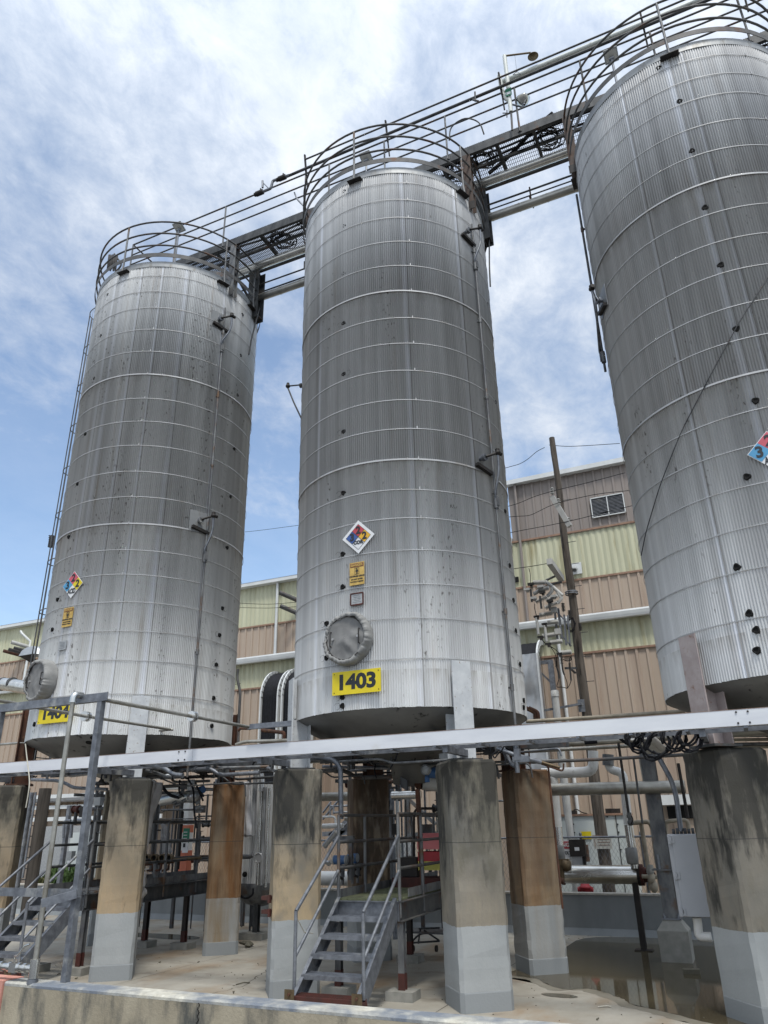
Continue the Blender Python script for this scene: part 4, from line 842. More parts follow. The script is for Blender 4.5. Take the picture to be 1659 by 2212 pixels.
# flood lights on the silo rims
def flood(i, k, x, y, lab, base):
    p = aC(k, x, y, i, TR-.1); Y = TY-1.2
    c = aY(k, x, y, Y); t = thing('flood_light', lab, 'lamp', (c.x, Y, c.z-.5), 'flood lights on the silo rims')
    q0 = aY(k, base[0], base[1], Y); b = MB(); b.tube([(c.x, Y, 14.3), (c.x, Y, c.z-.10)], .022, 8); b.build('stem', 'galvanised', t)
    b = MB(); n_ = Vector((0, -.45, -1)).normalized(); b.box(c, (.26, .26, .035), (1, 0, 0), n_); b.box(c-n_*.05, (.16, .16, .07), (1, 0, 0), n_); h = b.build('lamp_housing', 'grey_cap', t, bevel=.012)
    b = MB(); b.box(c+n_*.020, (.21, .19, .006), (1, 0, 0), n_); b.build('lamp_glass', 'lamp_glass', h)
    b = MB(); b.cyl((c.x-.05, Y, c.z-.09), (c.x+.05, Y, c.z-.09), .035, 10); b.build('knuckle', 'galvanised', t)
flood(0, 'd', 690, 513, 'flood light on the rim of the left silo', (705, 700))
flood(1, 'e', 672, 425, 'square flood light on the rim of the middle silo', (700, 515))
flood(2, 'f', 840, 290, 'square flood light on the rim of the right silo', (868, 415))

# caged ladder on the left silo
LA = R_(187)
lx, ly = TX[0], TY
lad = thing('caged_ladder', 'caged steel ladder climbing the far left side of the stained silo', 'ladder', P3(0, LA, TR+.2, 3.1))
er = Vector((math.cos(LA), math.sin(LA), 0)); et = Vector((-math.sin(LA), math.cos(LA), 0))
for s_ in (-1, 1): b = MB(); b.bar(P3(0, LA, TR+.18, 3.1)+et*s_*.22, P3(0, LA, TR+.18, 15.2)+et*s_*.22, .012, .06, er); b.build('side_rail', 'galvanised_old', lad)
b = MB()
for k in range(40): z = 3.2+k*.3; b.tube([P3(0, LA, TR+.18, z)-et*.22, P3(0, LA, TR+.18, z)+et*.22], .011, 6)
b.build('rung', 'galvanised_old', lad)
hz = [5.45+1.17*k for k in range(9)]
for z in hz:
    b = MB(); c = P3(0, LA, TR+.20, z); b.tube([c + et*math.cos(t)*.36*1 + er*(math.sin(t)*.62) for t in [PI*k/16 for k in range(17)]], .012, 6); b.build('hoop', 'galvanised_old', lad)
for t_ in (.18, .34, .5, .66, .82):
    c = et*math.cos(PI*t_)*.355 + er*(math.sin(PI*t_)*.61); b = MB(); b.bar(P3(0, LA, TR+.20, 5.45)+c, P3(0, LA, TR+.20, 14.81)+c, .045, .008, c.normalized()); b.build('cage_strap', 'galvanised_old', lad)
pipe('conduit', 'thin dark conduit dropping beside the ladder cage of the left silo', 'conduit', [P3(0, R_(193), TR+.25, 14.9), P3(0, R_(193), TR+.16, 9.3), P3(0, R_(195), TR+.12, 3.3)], .014, 'wire', n=6)
t = thing('junction_box', 'small box with cable glands on the ladder cage of the left silo', 'electrical box', aY('h', 310, 240, 11.6))
b = MB(); b.box(aY('h', 310, 250, 11.6), (.09, .09, .3)); b.build('box_body', 'galvanised_dark', t)
b = MB()
for k in range(5):
    for s_ in (-1, 1): b.ball(aY('h', 297+s_*10+10, 215+k*12, 11.5), .018, 6)
b.build('gland', 'black_iron', t)
# drop cable assembly at the top left
t = thing('hose_reel', 'dark weathered hose bundle hung over the rail at the left silo top', 'hose', aY('t', 770, 410, 11.2))
b = MB(); rn = random.Random(4)
for k in range(9):
    x = 745+k*9; b.tube([aY('t', x, 270+rn.uniform(-8, 8), 11.2), aY('t', x-8, 330, 11.15), aY('t', x-12+rn.uniform(-6, 6), 405+rn.uniform(-20, 8), 11.2)], .022, 6)
b.build('hose_strand', 'black_iron', t)
b = MB(); b.tube([aY('t', 790, 255, 11.2), aY('t', 860, 350, 11.2), aY('t', 800, 420, 11.2)], .025, 6, bend=.15); b.build('loop', 'galvanised_dark', t)

# level gauge pipes with flanged transmitters on the shells
def gauge(i, lab, pipe_pts, units, mat):
    pts = [aC('P', x, y, i, TR+.07) for x, y in pipe_pts]; a0 = sum(angC(p, i) for p in pts)/len(pts)
    root = thing('level_gauge_line', lab, 'gauge pipe', P3(i, a0, TR+.07, 3.0))
    b = MB(); b.tube([P3(i, a0, TR+.07, z) for z in ((13.3, 9, 6, 2.95) if i != 2 else (13.5, 11, 9.35))], .022, 8); b.build('riser_pipe', mat, root)
    for z in ((12.6, 10.9, 9.2, 7.3, 5.2, 4.0) if i != 2 else (12.6, 11.2)): b = MB(); b.cyl(P3(i, a0, TR+.07, z-.05), P3(i, a0, TR+.07, z+.05), .031, 8); b.box(P3(i, a0, TR+.035, z), (.03, .05, .03), Vector((-math.sin(a0), math.cos(a0), 0))); b.build('coupling', mat, root)
    for (x, y, pl) in units:
        p = aC('P', x, y, i, TR+.1); a = angC(p, i); z = p.z; N = Vector((math.cos(a), math.sin(a), 0)); X = Vector((-math.sin(a), math.cos(a), 0))
        if pl: b = MB(); b.box(P3(i, a, TR+.014, z-.02), (.42, .012, .46), X); pp = b.build('cover_plate', 'rim_alu', root)
        b = MB(); b.cyl(P3(i, a, TR-.02, z), P3(i, a, TR+.13, z), .035, 12)
        for r_ in (.08, .12): b.cyl(P3(i, a, TR+r_-.01, z), P3(i, a, TR+r_+.01, z), .062, 14)
        fl = b.build('flange', 'galvanised', root)
        b = MB(); b.bar(P3(i, a, TR+.06, z-.16)-X*.16, P3(i, a, TR+.06, z-.24)+X*.22, .07, .06); b.build('pipe_shoe', 'black_iron', root)
        q0 = P3(i, a, TR+.14, z); q1 = P3(i, a, TR+.24, z+.10)+X*.20
        b = MB(); b.tube([q0, q1], .022, 8); b.ball(q1, .055, 10, (1, 1, .8)); b.cyl(q1, q1+Vector((0, 0, .07)), .04, 10); b.cyl(q1-X*.03, q1+X*.09, .035, 8); b.build('transmitter_head', 'black_iron', fl)
        b = MB(); b.tube([q1-Vector((0, 0, .05)), q1-Vector((0, 0, .35))+X*.02-N*.02, P3(i, a0, TR+.10, z-.62)+X*-.05, P3(i, a0, TR+.07, z-.72)], .022, 8, bend=.18); b.build('flexible_tube', 'galvanised', fl)
        b = MB(); b.cyl(P3(i, a0, TR+.07, z-.86), P3(i, a0, TR+.07, z-.64), .042, 10); b.box(P3(i, a0, TR+.10, z-.74), (.06, .04, .16), X); b.build('conduit_body', 'galvanised_old', fl)
gauge(0, 'level gauge pipe with two flanged heads running down the left silo', [(475, 760), (455, 1100), (427, 1400)], ((477, 688, True), (434, 1123, True)), 'galvanised_old')
gauge(1, 'level gauge pipe with two dark heads running down the middle silo', [(1037, 700), (1078, 1150), (1099, 1400)], ((1012, 498, False), (1046, 988, False)), 'galvanised_old')
gauge(2, 'level gauge pipe with flanged head on the left edge of the right silo', [(1262, 560), (1280, 640)], ((1292, 650, True),), 'galvanised_dark')
# side instrument on the left edge of the middle silo
t = thing('side_transmitter', 'dark transmitter sticking out of the left side of the middle silo', 'instrument', P3(1, R_(198), TR, 8.6))
p = aY('P', 650, 833, 10.9); q_ = aY('P', 622, 834, 10.9)
b = MB(); b.tube([p+Vector((.1, 0, 0)), q_], .016, 8); b.cyl(p-Vector((.02, 0, 0)), p+Vector((.02, 0, 0)), .05, 10); b.build('stem', 'galvanised_dark', t)
b = MB(); b.ball(q_, .05, 10); b.cyl(q_, q_+Vector((0, 0, .07)), .03, 8); b.build('head', 'black_iron', t)
b = MB(); b.tube([q_-Vector((0, 0, .04)), aY('P', 634, 868, 10.9), aY('P', 653, 908, 10.9)], .017, 8, bend=.1); b.build('flexible_tube', 'galvanised_dark', t)
# slack cable hanging across the right silo
b = MB(); b.tube([aC('P', x, y, 2, TR+.05) for x, y in ((1665, 590), (1600, 690), (1540, 800), (1470, 935), (1425, 1050), (1395, 1150), (1385, 1200))], .008, 6, bend=.2)
b.build('slack_cable', 'galvanised_dark', label='thin cable hanging diagonally down the shell of the right silo', cat='cable')
b = MB(); b.tube([(TX[1]+1.98, 12.4, 14.0), (TX[1]+2.02, 12.2, 13.6), (TX[1]+2.0, 12.1, 12.9), (TX[1]+1.98, 12.1, 12.4)], .018, 6, bend=.2); b.build('bent_conduit', 'galvanised_dark', label='bent conduit beside the rear bridge post of the middle silo', cat='conduit')
b = MB(); b.tube([(TX[0]+1.98, 12.4, 14.2), (TX[0]+2.05, 12.2, 13.7), (TX[0]+2.0, 12.1, 13.0), (TX[0]+1.96, 12.1, 12.6)], .018, 6, bend=.2); b.build('bent_conduit', 'galvanised_dark', label='bent conduit beside the rear bridge post of the left silo', cat='conduit')
# ------------------------------------------------------------------ plant building behind
BY0, BY1 = 22.0, 23.2
def ribs(x0, x1, y, z0, z1, pitch, depth, topw, mb=None, wave=False):
    mb = mb or MB(); xs = []
    x = x0
    while x < x1-1e-6:
        if wave:
            for t, d in ((0, 0), (.25, -.6), (.5, -1), (.75, -.6)): xs.append((x+pitch*t, d*depth))
        else:
            w = pitch*topw
            for t, d in ((0, 0), (pitch-w-.03*pitch*2, 0), (pitch-w-.03*pitch, -1), (pitch-.03*pitch, -1)): xs.append((x+t, d*depth))
        x += pitch
    xs.append((x1, 0)); n = len(xs); vs = [Vector((a, y+d, z)) for z in (z0, z1) for a, d in xs]
    mb.add(vs, [(k, k+1, n+k+1, n+k) for k in range(n-1)]); return mb
bl = thing('plant_building', 'long tan metal clad factory building with pale green panel bands', 'building', (-15, BY0, 0))
ribs(-60, 8, BY0, -.1, 6.63, .30, .035, .22).build('lower_wall', 'tan_siding', bl)
ribs(-60, 8, BY0+.01, 6.66, 7.55, .20, .03, .3, wave=True).build('green_panel_band', 'green_panel', bl)
b = MB(); b.span((-60, BY0-.055, 6.60), (8, BY0-.01, 6.66)); b.build('panel_trim', 'trim_brown', bl)
b = MB(); b.prof((-60, BY0-.16, 7.62), (8, BY0-.16, 7.62), [(-.10, -.10), (-.02, -.12), (.10, -.11), (.12, -.04), (.135, .05), (.12, .10), (-.10, .10), (-.10, -.10)][::-1]); b.build('gutter', 'white_trim', bl)
b = MB(); b.add([Vector(p) for p in ((-60, BY0-.06, 7.71), (8, BY0-.06, 7.71), (8, BY1, 7.95), (-60, BY1, 7.95))], [(0, 1, 2, 3)]); b.build('lower_roof', 'rim_alu', bl)
ribs(-60, 8, BY1, 7.8, 9.25, .30, .035, .22).build('upper_wall', 'tan_siding', bl)
ribs(-60, 8, BY1+.01, 9.28, 10.85, .20, .03, .3, wave=True).build('green_panel_band', 'green_panel', bl)
b = MB(); b.span((-60, BY1-.05, 9.22), (8, BY1-.01, 9.28)); b.build('panel_trim', 'trim_brown', bl)
b = MB(); b.span((-60, BY1-.25, 10.86), (-5.95, BY1+.0, 11.0)); b.build('eave_trim', 'white_trim', bl)
b = MB(); b.add([Vector(p) for p in ((-60, BY1-.26, 11.0), (-5.9, BY1-.26, 11.0), (-5.9, BY1+14, 12.2), (-60, BY1+14, 12.2))], [(0, 1, 2, 3)]); b.build('upper_roof', 'rim_alu', bl)
tb = thing('tall_bay', 'tall brown metal clad upper storey rising behind the utility pole', 'building', (0, BY1, 10.9))
ribs(-5.72, 8, BY1, 10.92, 13.0, .30, .035, .22).build('wall', 'brown_siding', tb)
b = MB(); b.add([Vector(p) for p in ((-5.72, BY1, 8), (-5.72, BY1+14, 8), (-5.72, BY1+14, 13.6), (-5.72, BY1, 13.0))], [(0, 1, 2, 3)]); b.build('end_wall', 'brown_siding', tb)
b = MB(); b.span((-5.75, BY1-.06, 10.86), (8, BY1-.01, 10.92)); b.build('panel_trim', 'trim_brown', tb)
b = MB(); b.span((-5.8, BY1-.22, 12.98), (8, BY1+.02, 13.14)); b.build('eave_trim', 'white_trim', tb)
b = MB(); b.span((-5.95, BY1-.2, 10.75), (-5.74, BY1+.1, 11.05)); b.build('gutter_end', 'white_trim', tb)
b = MB(); b.add([Vector(p) for p in ((-5.8, BY1-.2, 13.14), (8, BY1-.2, 13.14), (8, BY1+14, 13.9), (-5.8, BY1+14, 13.9))], [(0, 1, 2, 3)]); b.build('roof', 'rim_alu', tb)
# louvre
lo_ = [aY('g', x, y, BY1-.06) for x, y in ((655, 562), (836, 528), (853, 636), (668, 668))]
x0 = (lo_[0].x+lo_[3].x)/2; x1 = (lo_[1].x+lo_[2].x)/2; z1 = (lo_[0].z+lo_[1].z)/2; z0 = (lo_[2].z+lo_[3].z)/2
lv = thing('louvre_vent', 'white louvred vent high on the brown wall beside the utility pole', 'vent', ((x0+x1)/2, BY1-.06, z0))
b = MB()
for a, c in (((x0, z0), (x1, z0)), ((x0, z1), (x1, z1)), ((x0, z0), (x0, z1)), ((x1, z0), (x1, z1)), (((x0+x1)/2, z0), ((x0+x1)/2, z1))): b.bar((a[0], BY1-.08, a[1]), (c[0], BY1-.08, c[1]), .03, .05, (0, 1, 0))
b.build('frame', 'white_trim', lv)
b = MB(); b.span((x0, BY1-.05, z0), (x1, BY1-.045, z1)); b.build('dark_opening', 'black_void', lv)
b = MB()
for k in range(14): z = z0+(z1-z0)*(k+.5)/14; b.box(((x0+x1)/2, BY1-.075, z), (x1-x0, .045, .008), (1, 0, 0), (0, -.75, .65))
b.build('louvre_blade', 'galvanised', lv)
# small things on the walls
def wbox(name, lab, cat, k, x, y, Y, sz, mat, hole=None):
    c = aY(k, x, y, Y); t = thing(name, lab, cat, c); b = MB(); b.box(c, sz); b.build('plate', mat, t)
    if hole: b = MB(); b.tube([c+Vector((0, -.01, 0)), c+Vector((0, -.28, -.12))], hole, 10, cap=False); b.build('spout', 'grey_cap', t)
wbox('patched_vent', 'white patch with a round spout on the green band right of the pole', 'vent', 'g', 567, 955, BY1-.06, (.42, .03, .38), 'white_trim', .08)
wbox('small_vent', 'small square black vent on the green band left of the pole', 'vent', 'g', 234, 1017, BY1-.06, (.16, .03, .18), 'black_void')
wbox('wall_slot', 'dark framed slot low on the upper tan wall above the gutter', 'opening', 'g', 755, 1208, BY1-.06, (.9, .03, .16), 'trim_brown')
c = aY('g', 755, 1210, BY1-.08); b = MB(); b.box(c, (.78, .03, .09)); b.build('dark_gap', 'black_void', label='black gap inside the framed slot above the gutter', cat='opening')
def spout(name, lab, k, pts, Y, r, mat, grp='downpipes on the plant building', n=8): return pipe(name, lab, 'downpipe', [aY(k, x, y, Y) for x, y in pts], r, mat, n=n, group=grp)
p0 = aY('g', 228, 520, BY1-.1); pipe('downpipe', 'tan downpipe at the corner of the tall brown wall', 'downpipe', [Vector((p0.x, BY1-.1, 12.97)), Vector((p0.x, BY1-.1, 7.95))], .055, 'brown_siding', n=4, group='downpipes on the plant building')
p0 = aY('P', 597, 1340, BY1-.1); pipe('downpipe', 'white downpipe on the wall between left and middle silos', 'downpipe', [Vector((p0.x, BY1-.1, 10.86)), Vector((p0.x, BY1-.1, 7.95))], .06, 'white_trim', n=4, group='downpipes on the plant building')
pipe('downpipe', 'white downpipe with a slanted head at the far left of the building', 'downpipe', [aY('n', 275, 80, BY1-.25), aY('n', 290, 110, BY1-.25), aY('n', 405, 215, BY1-.1), Vector((aY('n', 405, 215, BY1-.1).x, BY1-.1, 7.95))], .06, 'white_trim', n=4, group='downpipes on the plant building')
p0 = aY('p', 610, 1250, BY0-.15); pipe('downpipe', 'pale downpipe just left of the utility pole', 'downpipe', [Vector((p0.x, BY0-.12, 7.4)), Vector((p0.x, BY0-.12, 0))], .05, 'white_trim', n=8, group='downpipes on the plant building')
# exhaust stubs
for k, (x, y, r_, m_, lb) in enumerate(((260, 250, .085, 'insulator_grey', 'pale exhaust stub, highest of the group above the duct hood'), (155, 365, .075, 'rust', 'leftmost dark exhaust stub above the shiny duct'), (225, 345, .075, 'insulator_dark', 'blackened exhaust stub in the middle of its group'), (295, 325, .07, 'insulator_dark', 'blackened exhaust stub nearest the duct hood'))):
    c = aY('n', x, y, BY1-.5); b = MB(); b.tube([c+Vector((-.25, -.25, .06)), c+Vector((.2, .55, -.1))], r_, 14, cap=False); b.tube([c+Vector((-.24, -.24, .06)), c+Vector((.2, .55, -.1))], r_*.92, 14, cap=False); b.build('exhaust_pipe', m_, label=lb, cat='pipe', group='exhaust stubs at the far left')
for k, (x, y) in enumerate(((620, 1287), (622, 1316))):
    c = aY('P', x+4, y, BY1-.5); b = MB(); b.tube([c+Vector((-.3, -.2, .12)), c+Vector((.35, .45, -.2))], .085, 14, cap=False); b.tube([c+Vector((-.29, -.2, .12)), c+Vector((.35, .45, -.2))], .075, 14, cap=False); b.build('exhaust_pipe', 'rusty_rail', label=('rusty exhaust stub, upper of two left of the middle silo', 'rusty exhaust stub, lower of two left of the middle silo')[k], cat='pipe', group='exhaust stubs left of the middle silo')
# duct hood and shiny duct at far left
t = thing('duct_hood', 'galvanised duct hood with dark mouth at the far left', 'duct', aY('n', 400, 450, 20.5))
b = MB(); c = [aY('n', x, y, 20.5) for x, y in ((245, 412), (290, 340), (350, 300), (420, 280), (470, 300), (480, 380), (440, 380))]
vs = c + [p+Vector((.6, .7, 0)) for p in c]; n_ = len(c); b.add(vs, [tuple(range(n_))]+[(k, n_+k, n_+(k+1) % n_, (k+1) % n_) for k in range(n_-1)]); b.build('hood_shell', 'duct_alu', t)
b = MB(); b.add([aY('n', 245, 412, 20.5), aY('n', 440, 382, 20.5), aY('n', 480, 470, 20.9), aY('n', 405, 500, 20.7)], [(0, 1, 2, 3)]); b.build('dark_mouth', 'black_iron', t)
pipe('jacketed_duct', 'broad shiny duct with dark straps entering from the left picture edge', 'duct', [aY('P', -60, 1473, 19.5), aY('P', 20, 1479, 19.5), aY('P', 62, 1486, 19.5)],   .24, 'stainless', bands=1.1, n=24)
for x in (6, 27):
    c = aY('P', x, 1478, 19.5); b = MB(); b.cyl(c-Vector((.06, 0, 0)), c+Vector((.06, 0, 0)), .252, 24); b.build('duct_strap', 'galvanised_dark', label='dark strap around the shiny duct, nearest the picture edge' if x < 10 else 'dark strap around the shiny duct, second from the picture edge', cat='strap')
# cable drops: rounded frames packed with black cables
def cable_drop(lab, xl, xr, ztop, zbot, Y, cut=None):
    t = thing('cable_riser', lab, 'cable tray', ((xl+xr)/2, Y, zbot), 'cable risers on the plant wall')
    arc = [(BY0+.0, ztop)] + [(Y+.95*(1-math.sin(a)), ztop-.95*(1-math.cos(a))) for a in [PI/2*k/8 for k in range(9)]] + [(Y, zbot)]
    for x in (xl, xr):
        b = MB(); P_ = [Vector((x, y, z)) for y, z in arc]
        for p, q2 in zip(P_[:-1], P_[1:]):
            d = (q2-p).normalized(); b.bar(p-d*.02, q2+d*.02, .05, .16, Vector((0, -d.z, d.y)))
        b.build('side_frame', 'white_trim', t)
    b = MB(); n = 26
    for k in range(n):
        x = xl+.06+(xr-xl-.12)*k/(n-1); j = random.uniform(-.03, .03)
        b.tube([(x, y+.02+j*.6, z-.02+j*.5) for y, z in arc], .024, 6)
    cb_ = b.build('cable_bundle', 'black_rubber', t)
    b = MB()
    for z in (ztop-1.4, ztop-3.0): b.bar((xl, Y+.1, z), (xr, Y+.1, z), .04, .06)
    b.build('cross_bar', 'galvanised', t)
    b = MB()
    for z in (ztop-1.35, zbot+.25):
        b.bar((xl-.05, Y, z), (xl-.05, BY0, z), .05, .05); b.bar((xl-.05, Y+.1, z-.05), (xl-.05, BY0, z-.5), .04, .04)
    b.build('wall_bracket', 'galvanised', t)
yc = 21.0
pl = aY('u', 505, 480, yc); pr = aY('u', 735, 480, yc); zt_ = aY('u', 650, 240, yc).z
cable_drop('left of two black cable risers in rounded white frames beside the middle silo', pl.x, pr.x, zt_-.02, 2.2, yc)
pl2 = aY('u', 790, 480, yc)
cable_drop('right of two black cable risers, partly hidden by the middle silo', pl2.x, pl2.x+1.12, zt_+.0, 2.2, yc)
pl3 = aY('p', 205, 1250, yc); pr3 = aY('p', 370, 1250, yc)
cable_drop('black cable riser with rounded white frame right of the middle silo', pl3.x-.3, pr3.x, aY('p', 300, 1165, yc).z, 5.9, yc)
t = thing('quilted_duct', 'dented silver quilted duct hanging right of the middle silo', 'duct', (pr3.x-.6, yc, 1))
b = MB(); zt_ = aY('p', 300, 1360, yc).z; x0, x1 = pl3.x-.3, pr3.x+.05; N_ = 28
vs = []; 
for j in range(N_+1):
    z = zt_-(zt_-1.5)*j/N_
    for k in range(9): x = x0+(x1-x0)*k/8; vs.append(Vector((x, yc-.25-.09*abs(math.sin(PI*j/7))*math.sin(PI*k/8)**.5-.015*math.sin(k*2.1+j), z)))
b.add(vs, [(j*9+k, j*9+k+1, (j+1)*9+k+1, (j+1)*9+k) for j in range(N_) for k in range(8)], True)
b.span((x0, yc-.25, 1.5), (x1, yc+.2, zt_)); b.build('quilt_panel', 'duct_alu', t)
b = MB(); b.bar((x1+.02, yc-.26, zt_), (x1+.02, yc-.26, 1.5), .05, .05, (0, 1, 0))
b.build('edge_strip', 'white_trim', t)
b = MB(); x = aY('p', 520, 1600, yc).x; b.ibeam((x, yc+.3, 6.4), (x, yc+.3, 0), .14, .14, .012, (0, 1, 0)); b.bar((x-.8, yc+.3, 6.35), (x, yc+.3, 6.35), .08, .1); b.bar((x-.5, yc+.3, 6.3), (x, yc+.3, 5.7), .05, .05)
b.build('steel_bracket_post', 'galvanised', label='slim galvanised post and bracket beside the quilted duct', cat='post')
for k, (dx, lb) in enumerate(((0, 'rusty bent pipe, left of the pair by the middle silo foot'), (.2, 'rusty bent pipe, right of the pair by the middle silo foot'))):
    q0 = [aY('p', x+dx*150, y, 16) for x, y in ((270, 1905), (345, 1940), (365, 1960), (368, 2030))]; pipe('bent_pipe', lb, 'pipe', q0, .045, 'rust', bend=.1, n=8)

# awning and lean-to under the left silo
t = thing('wall_canopy', 'grey corrugated canopy on the plant wall seen between the left columns', 'canopy', aY('C', 1000, 560, 20.5))
for (y0, y1, Y, m_) in ((412, 462, 20.5, 'white_trim'), (470, 520, 21.0, 'rim_alu'), (560, 608, 20.6, 'white_trim'), (716, 768, 20.6, 'white_trim')):
    p0, p1 = aY('C', 640, (y0+y1)/2+12, Y), aY('C', 1380, (y0+y1)/2-12, Y); h_ = (aY('C', 800, y0, Y)-aY('C', 800, y1, Y)).z
    z_ = (p0.z+p1.z)/2; b = MB(); b.bar((p0.x-2.0, Y, z_), (p1.x+2.5, Y, z_), .06, h_); b.build('fascia', m_, t)
b = MB(); z_ = aY('C', 1000, 520, 20.5).z; b.add([Vector(q) for q in ((p0.x-2, 20.5, z_), (p1.x+2.5, 20.5, z_), (p1.x+2.5, 22, z_+.25), (p0.x-2, 22, z_+.25))], [(0, 1, 2, 3)]); b.build('canopy_sheet', 'galvanised_dark', t)
t = thing('wall_awning', 'small white awning over a dark opening behind the grey cabinet', 'awning', aY('c', 1115, 710, 21.5))
p0, p1 = aY('c', 1045, 712, 21.4), aY('c', 1230, 700, 21.4); z_ = (p0.z+p1.z)/2; b = MB(); b.bar((p0.x, 21.4, z_), (p1.x, 21.4, z_), .05, .24); b.build('fascia', 'white_trim', t)
b = MB(); b.add([Vector(q) for q in ((p0.x, 21.42, z_-.1), (p1.x, 21.42, z_-.1), (p1.x, 22, z_+.15), (p0.x, 22, z_+.15))], [(0, 1, 2, 3)]); b.build('awning_sheet', 'galvanised_dark', t)
b = MB(); b.span((p0.x+.1, 21.93, z_-.45), (p1.x, 21.95, z_-.14)); b.build('dark_opening', 'black_void', t)

# ------------------------------------------------------------------ utility pole with its switchgear
PX, PY = aY('c', 757, 1225, 19.0).x, 19.0
base_r, top_r = .150, .078; ptop = aY('P', 1180, 942, PY).z
pole = thing('utility_pole', 'weathered wooden utility pole with switchgear before the tan building', 'utility pole', (PX, PY, 0))
b = MB(); N_ = 26; b.tube([(PX+.012*math.sin(k*.9), PY+.01*math.sin(k*1.7), ptop*k/N_-.1) for k in range(N_+1)], .15, 18, radii=[base_r+(top_r-base_r)*k/N_+.004*math.sin(k*2.3) for k in range(N_+1)]); b.build('pole_shaft', 'pole_wood', pole)
b = MB()
for k in range(9): z = 5.3+k*.62; s_ = 1 if k % 2 else -1; b.tube([(PX+.05, PY-.05, z), (PX+.30, PY-.08, z-.01)], .009, 5)
b.build('climbing_step', 'galvanised_dark', pole)
def PA(k, x, y): return aY(k, x, y, PY-.25)
# upper arm: seen foreshortened, reaching towards the camera and to the right
def arm(p, q_, w, nm='crossarm', m='insulator_grey'): b = MB(); b.bar(p, q_, w, w*1.15); return b.build(nm, m, pole)
a0, a1 = aY('g', 440, 548, PY-.45), aY('g', 535, 720, PY+1.3)
a0 = aY('g', 440, 548, PY-.5); a1 = aY('g', 535, 715, PY-.5); a1 = Vector((a1.x, a1.y, a1.z)); ar = arm(aY('g', 437, 548, PY-.9), aY('g', 537, 716, PY-.05-.9+1.9-1.9), .11)
def insul(p, up, n, r, L, m='insulator_dark', par=None):
    b = MB(); prof = [(r*.35, 0)]
    for k in range(n): z = L*(k+.3)/n; prof += [(r*.4, z), (r, z+L*.12/n), (r*.95, z+L*.3/n), (r*.4, z+L*.5/n)]
    prof += [(r*.3, L), (.001, L)]; b.lathe(p, prof, 12, up); return b.build('insulator', m, par or pole)
for x, y in ((440, 535), (475, 597), (530, 705)): insul(aY('g', x, y, PY-.9), (0, 0, 1), 3, .06, .2, 'insulator_grey')
# dead-end arm
arm(aY('p', 513, 378, PY-1.2), aY('p', 640, 560, PY-.1), .14)
for x0_, y0_, x1_, y1_ in ((480, 575, 600, 520), (540, 615, 640, 592)):
    p, q_ = aY('p', x0_, y0_, PY-.8), aY('p', x1_, y1_, PY-.3); insul(p, q_-p, 9, .032, (q_-p).length, 'insulator_dark')
# recloser / cut-out frame: grey barrel insulators
for x0_, y0_, x1_, y1_ in ((345, 600, 475, 597), (370, 800, 490, 745), (470, 862, 600, 805), (395, 680, 510, 655), (480, 790, 600, 735)):
    p, q_ = aY('p', x0_, y0_, PY-.9), aY('p', x1_, y1_, PY-.9); insul(p, q_-p, 11, .068, (q_-p).length, 'insulator_grey')
for pts in (((475, 590), (545, 640), (540, 690), (490, 745)), ((545, 640), (650, 735)), ((600, 700), (640, 760), (600, 815)), ((350, 720), (480, 640))):
    b = MB(); b.tube([aY('p', x, y, PY-.8) for x, y in pts], .05, 6); b.build('switch_frame', 'insulator_grey', pole)
for (x, y) in ((320, 615), (280, 670), (350, 760), (440, 700), (420, 640), (520, 790), (560, 740)):
    b = MB(); b.box(aY('p', x, y, PY-.95), (.15, .08, .06)); b.box(aY('p', x+8, y+18, PY-.9), (.06, .10, .05)); b.build('switch_contact', 'insulator_dark' if x in (320, 440, 520) else 'insulator_grey', pole)
for x0_, y0_, x1_, y1_ in ((318, 670, 332, 800), (415, 740, 432, 870), (510, 800, 520, 890)):
    b = MB(); b.tube([aY('p', x0_, y0_, PY-.95), aY('p', x1_, y1_, PY-.95)], .028, 8); b.build('switch_blade', 'insulator_dark', pole)
b = MB()
for (z_, ) in ((aY('p', 705, 705, PY).z,), (aY('p', 705, 705, PY).z-.05,)): b.torus((PX, PY, z_), .155, .018, (0, 0, 1), 20, 6)
b.build('pole_clamp', 'galvanised', pole)
# stacked frame with five horizontal barrel insulators
for (x0_, y0_, x1_, y1_) in ((410, 940, 550, 915), (490, 1018, 610, 1005), (440, 1158, 580, 1138), (520, 1225, 650, 1210), (640, 1332, 745, 1322)):
    p, q_ = aY('p', x0_, y0_, PY-.8), aY('p', x1_, y1_, PY-.8); insul(p, q_-p, 12, .066, (q_-p).length, 'insulator_grey')
for (x, y) in ((380, 953), (463, 1030), (420, 1165), (500, 1238), (620, 1340)):
    b = MB(); b.box(aY('p', x, y, PY-.85), (.14, .06, .05)); b.box(aY('p', x+10, y+15, PY-.85), (.07, .06, .08)); b.build('clamp', 'insulator_dark', pole)
for (x0_, y0_, x1_, y1_, w) in ((568, 880, 600, 1185, .09), (605, 870, 645, 1180, .10), (668, 935, 690, 1250, .08), (705, 940, 730, 1260, .07), (575, 890, 740, 1060, .07), (600, 1110, 740, 1260, .07)):
    b = MB(); b.bar(aY('p', x0_, y0_, PY-.6), aY('p', x1_, y1_, PY-.6), w*.85, w*.5); b.build('steel_frame', 'galvanised', pole)
for (x, y) in ((565, 885), (602, 1110)): b = MB(); b.box(aY('p', x, y, PY-.8), (.14, .12, .14)); b.build('end_block', 'insulator_grey', pole)
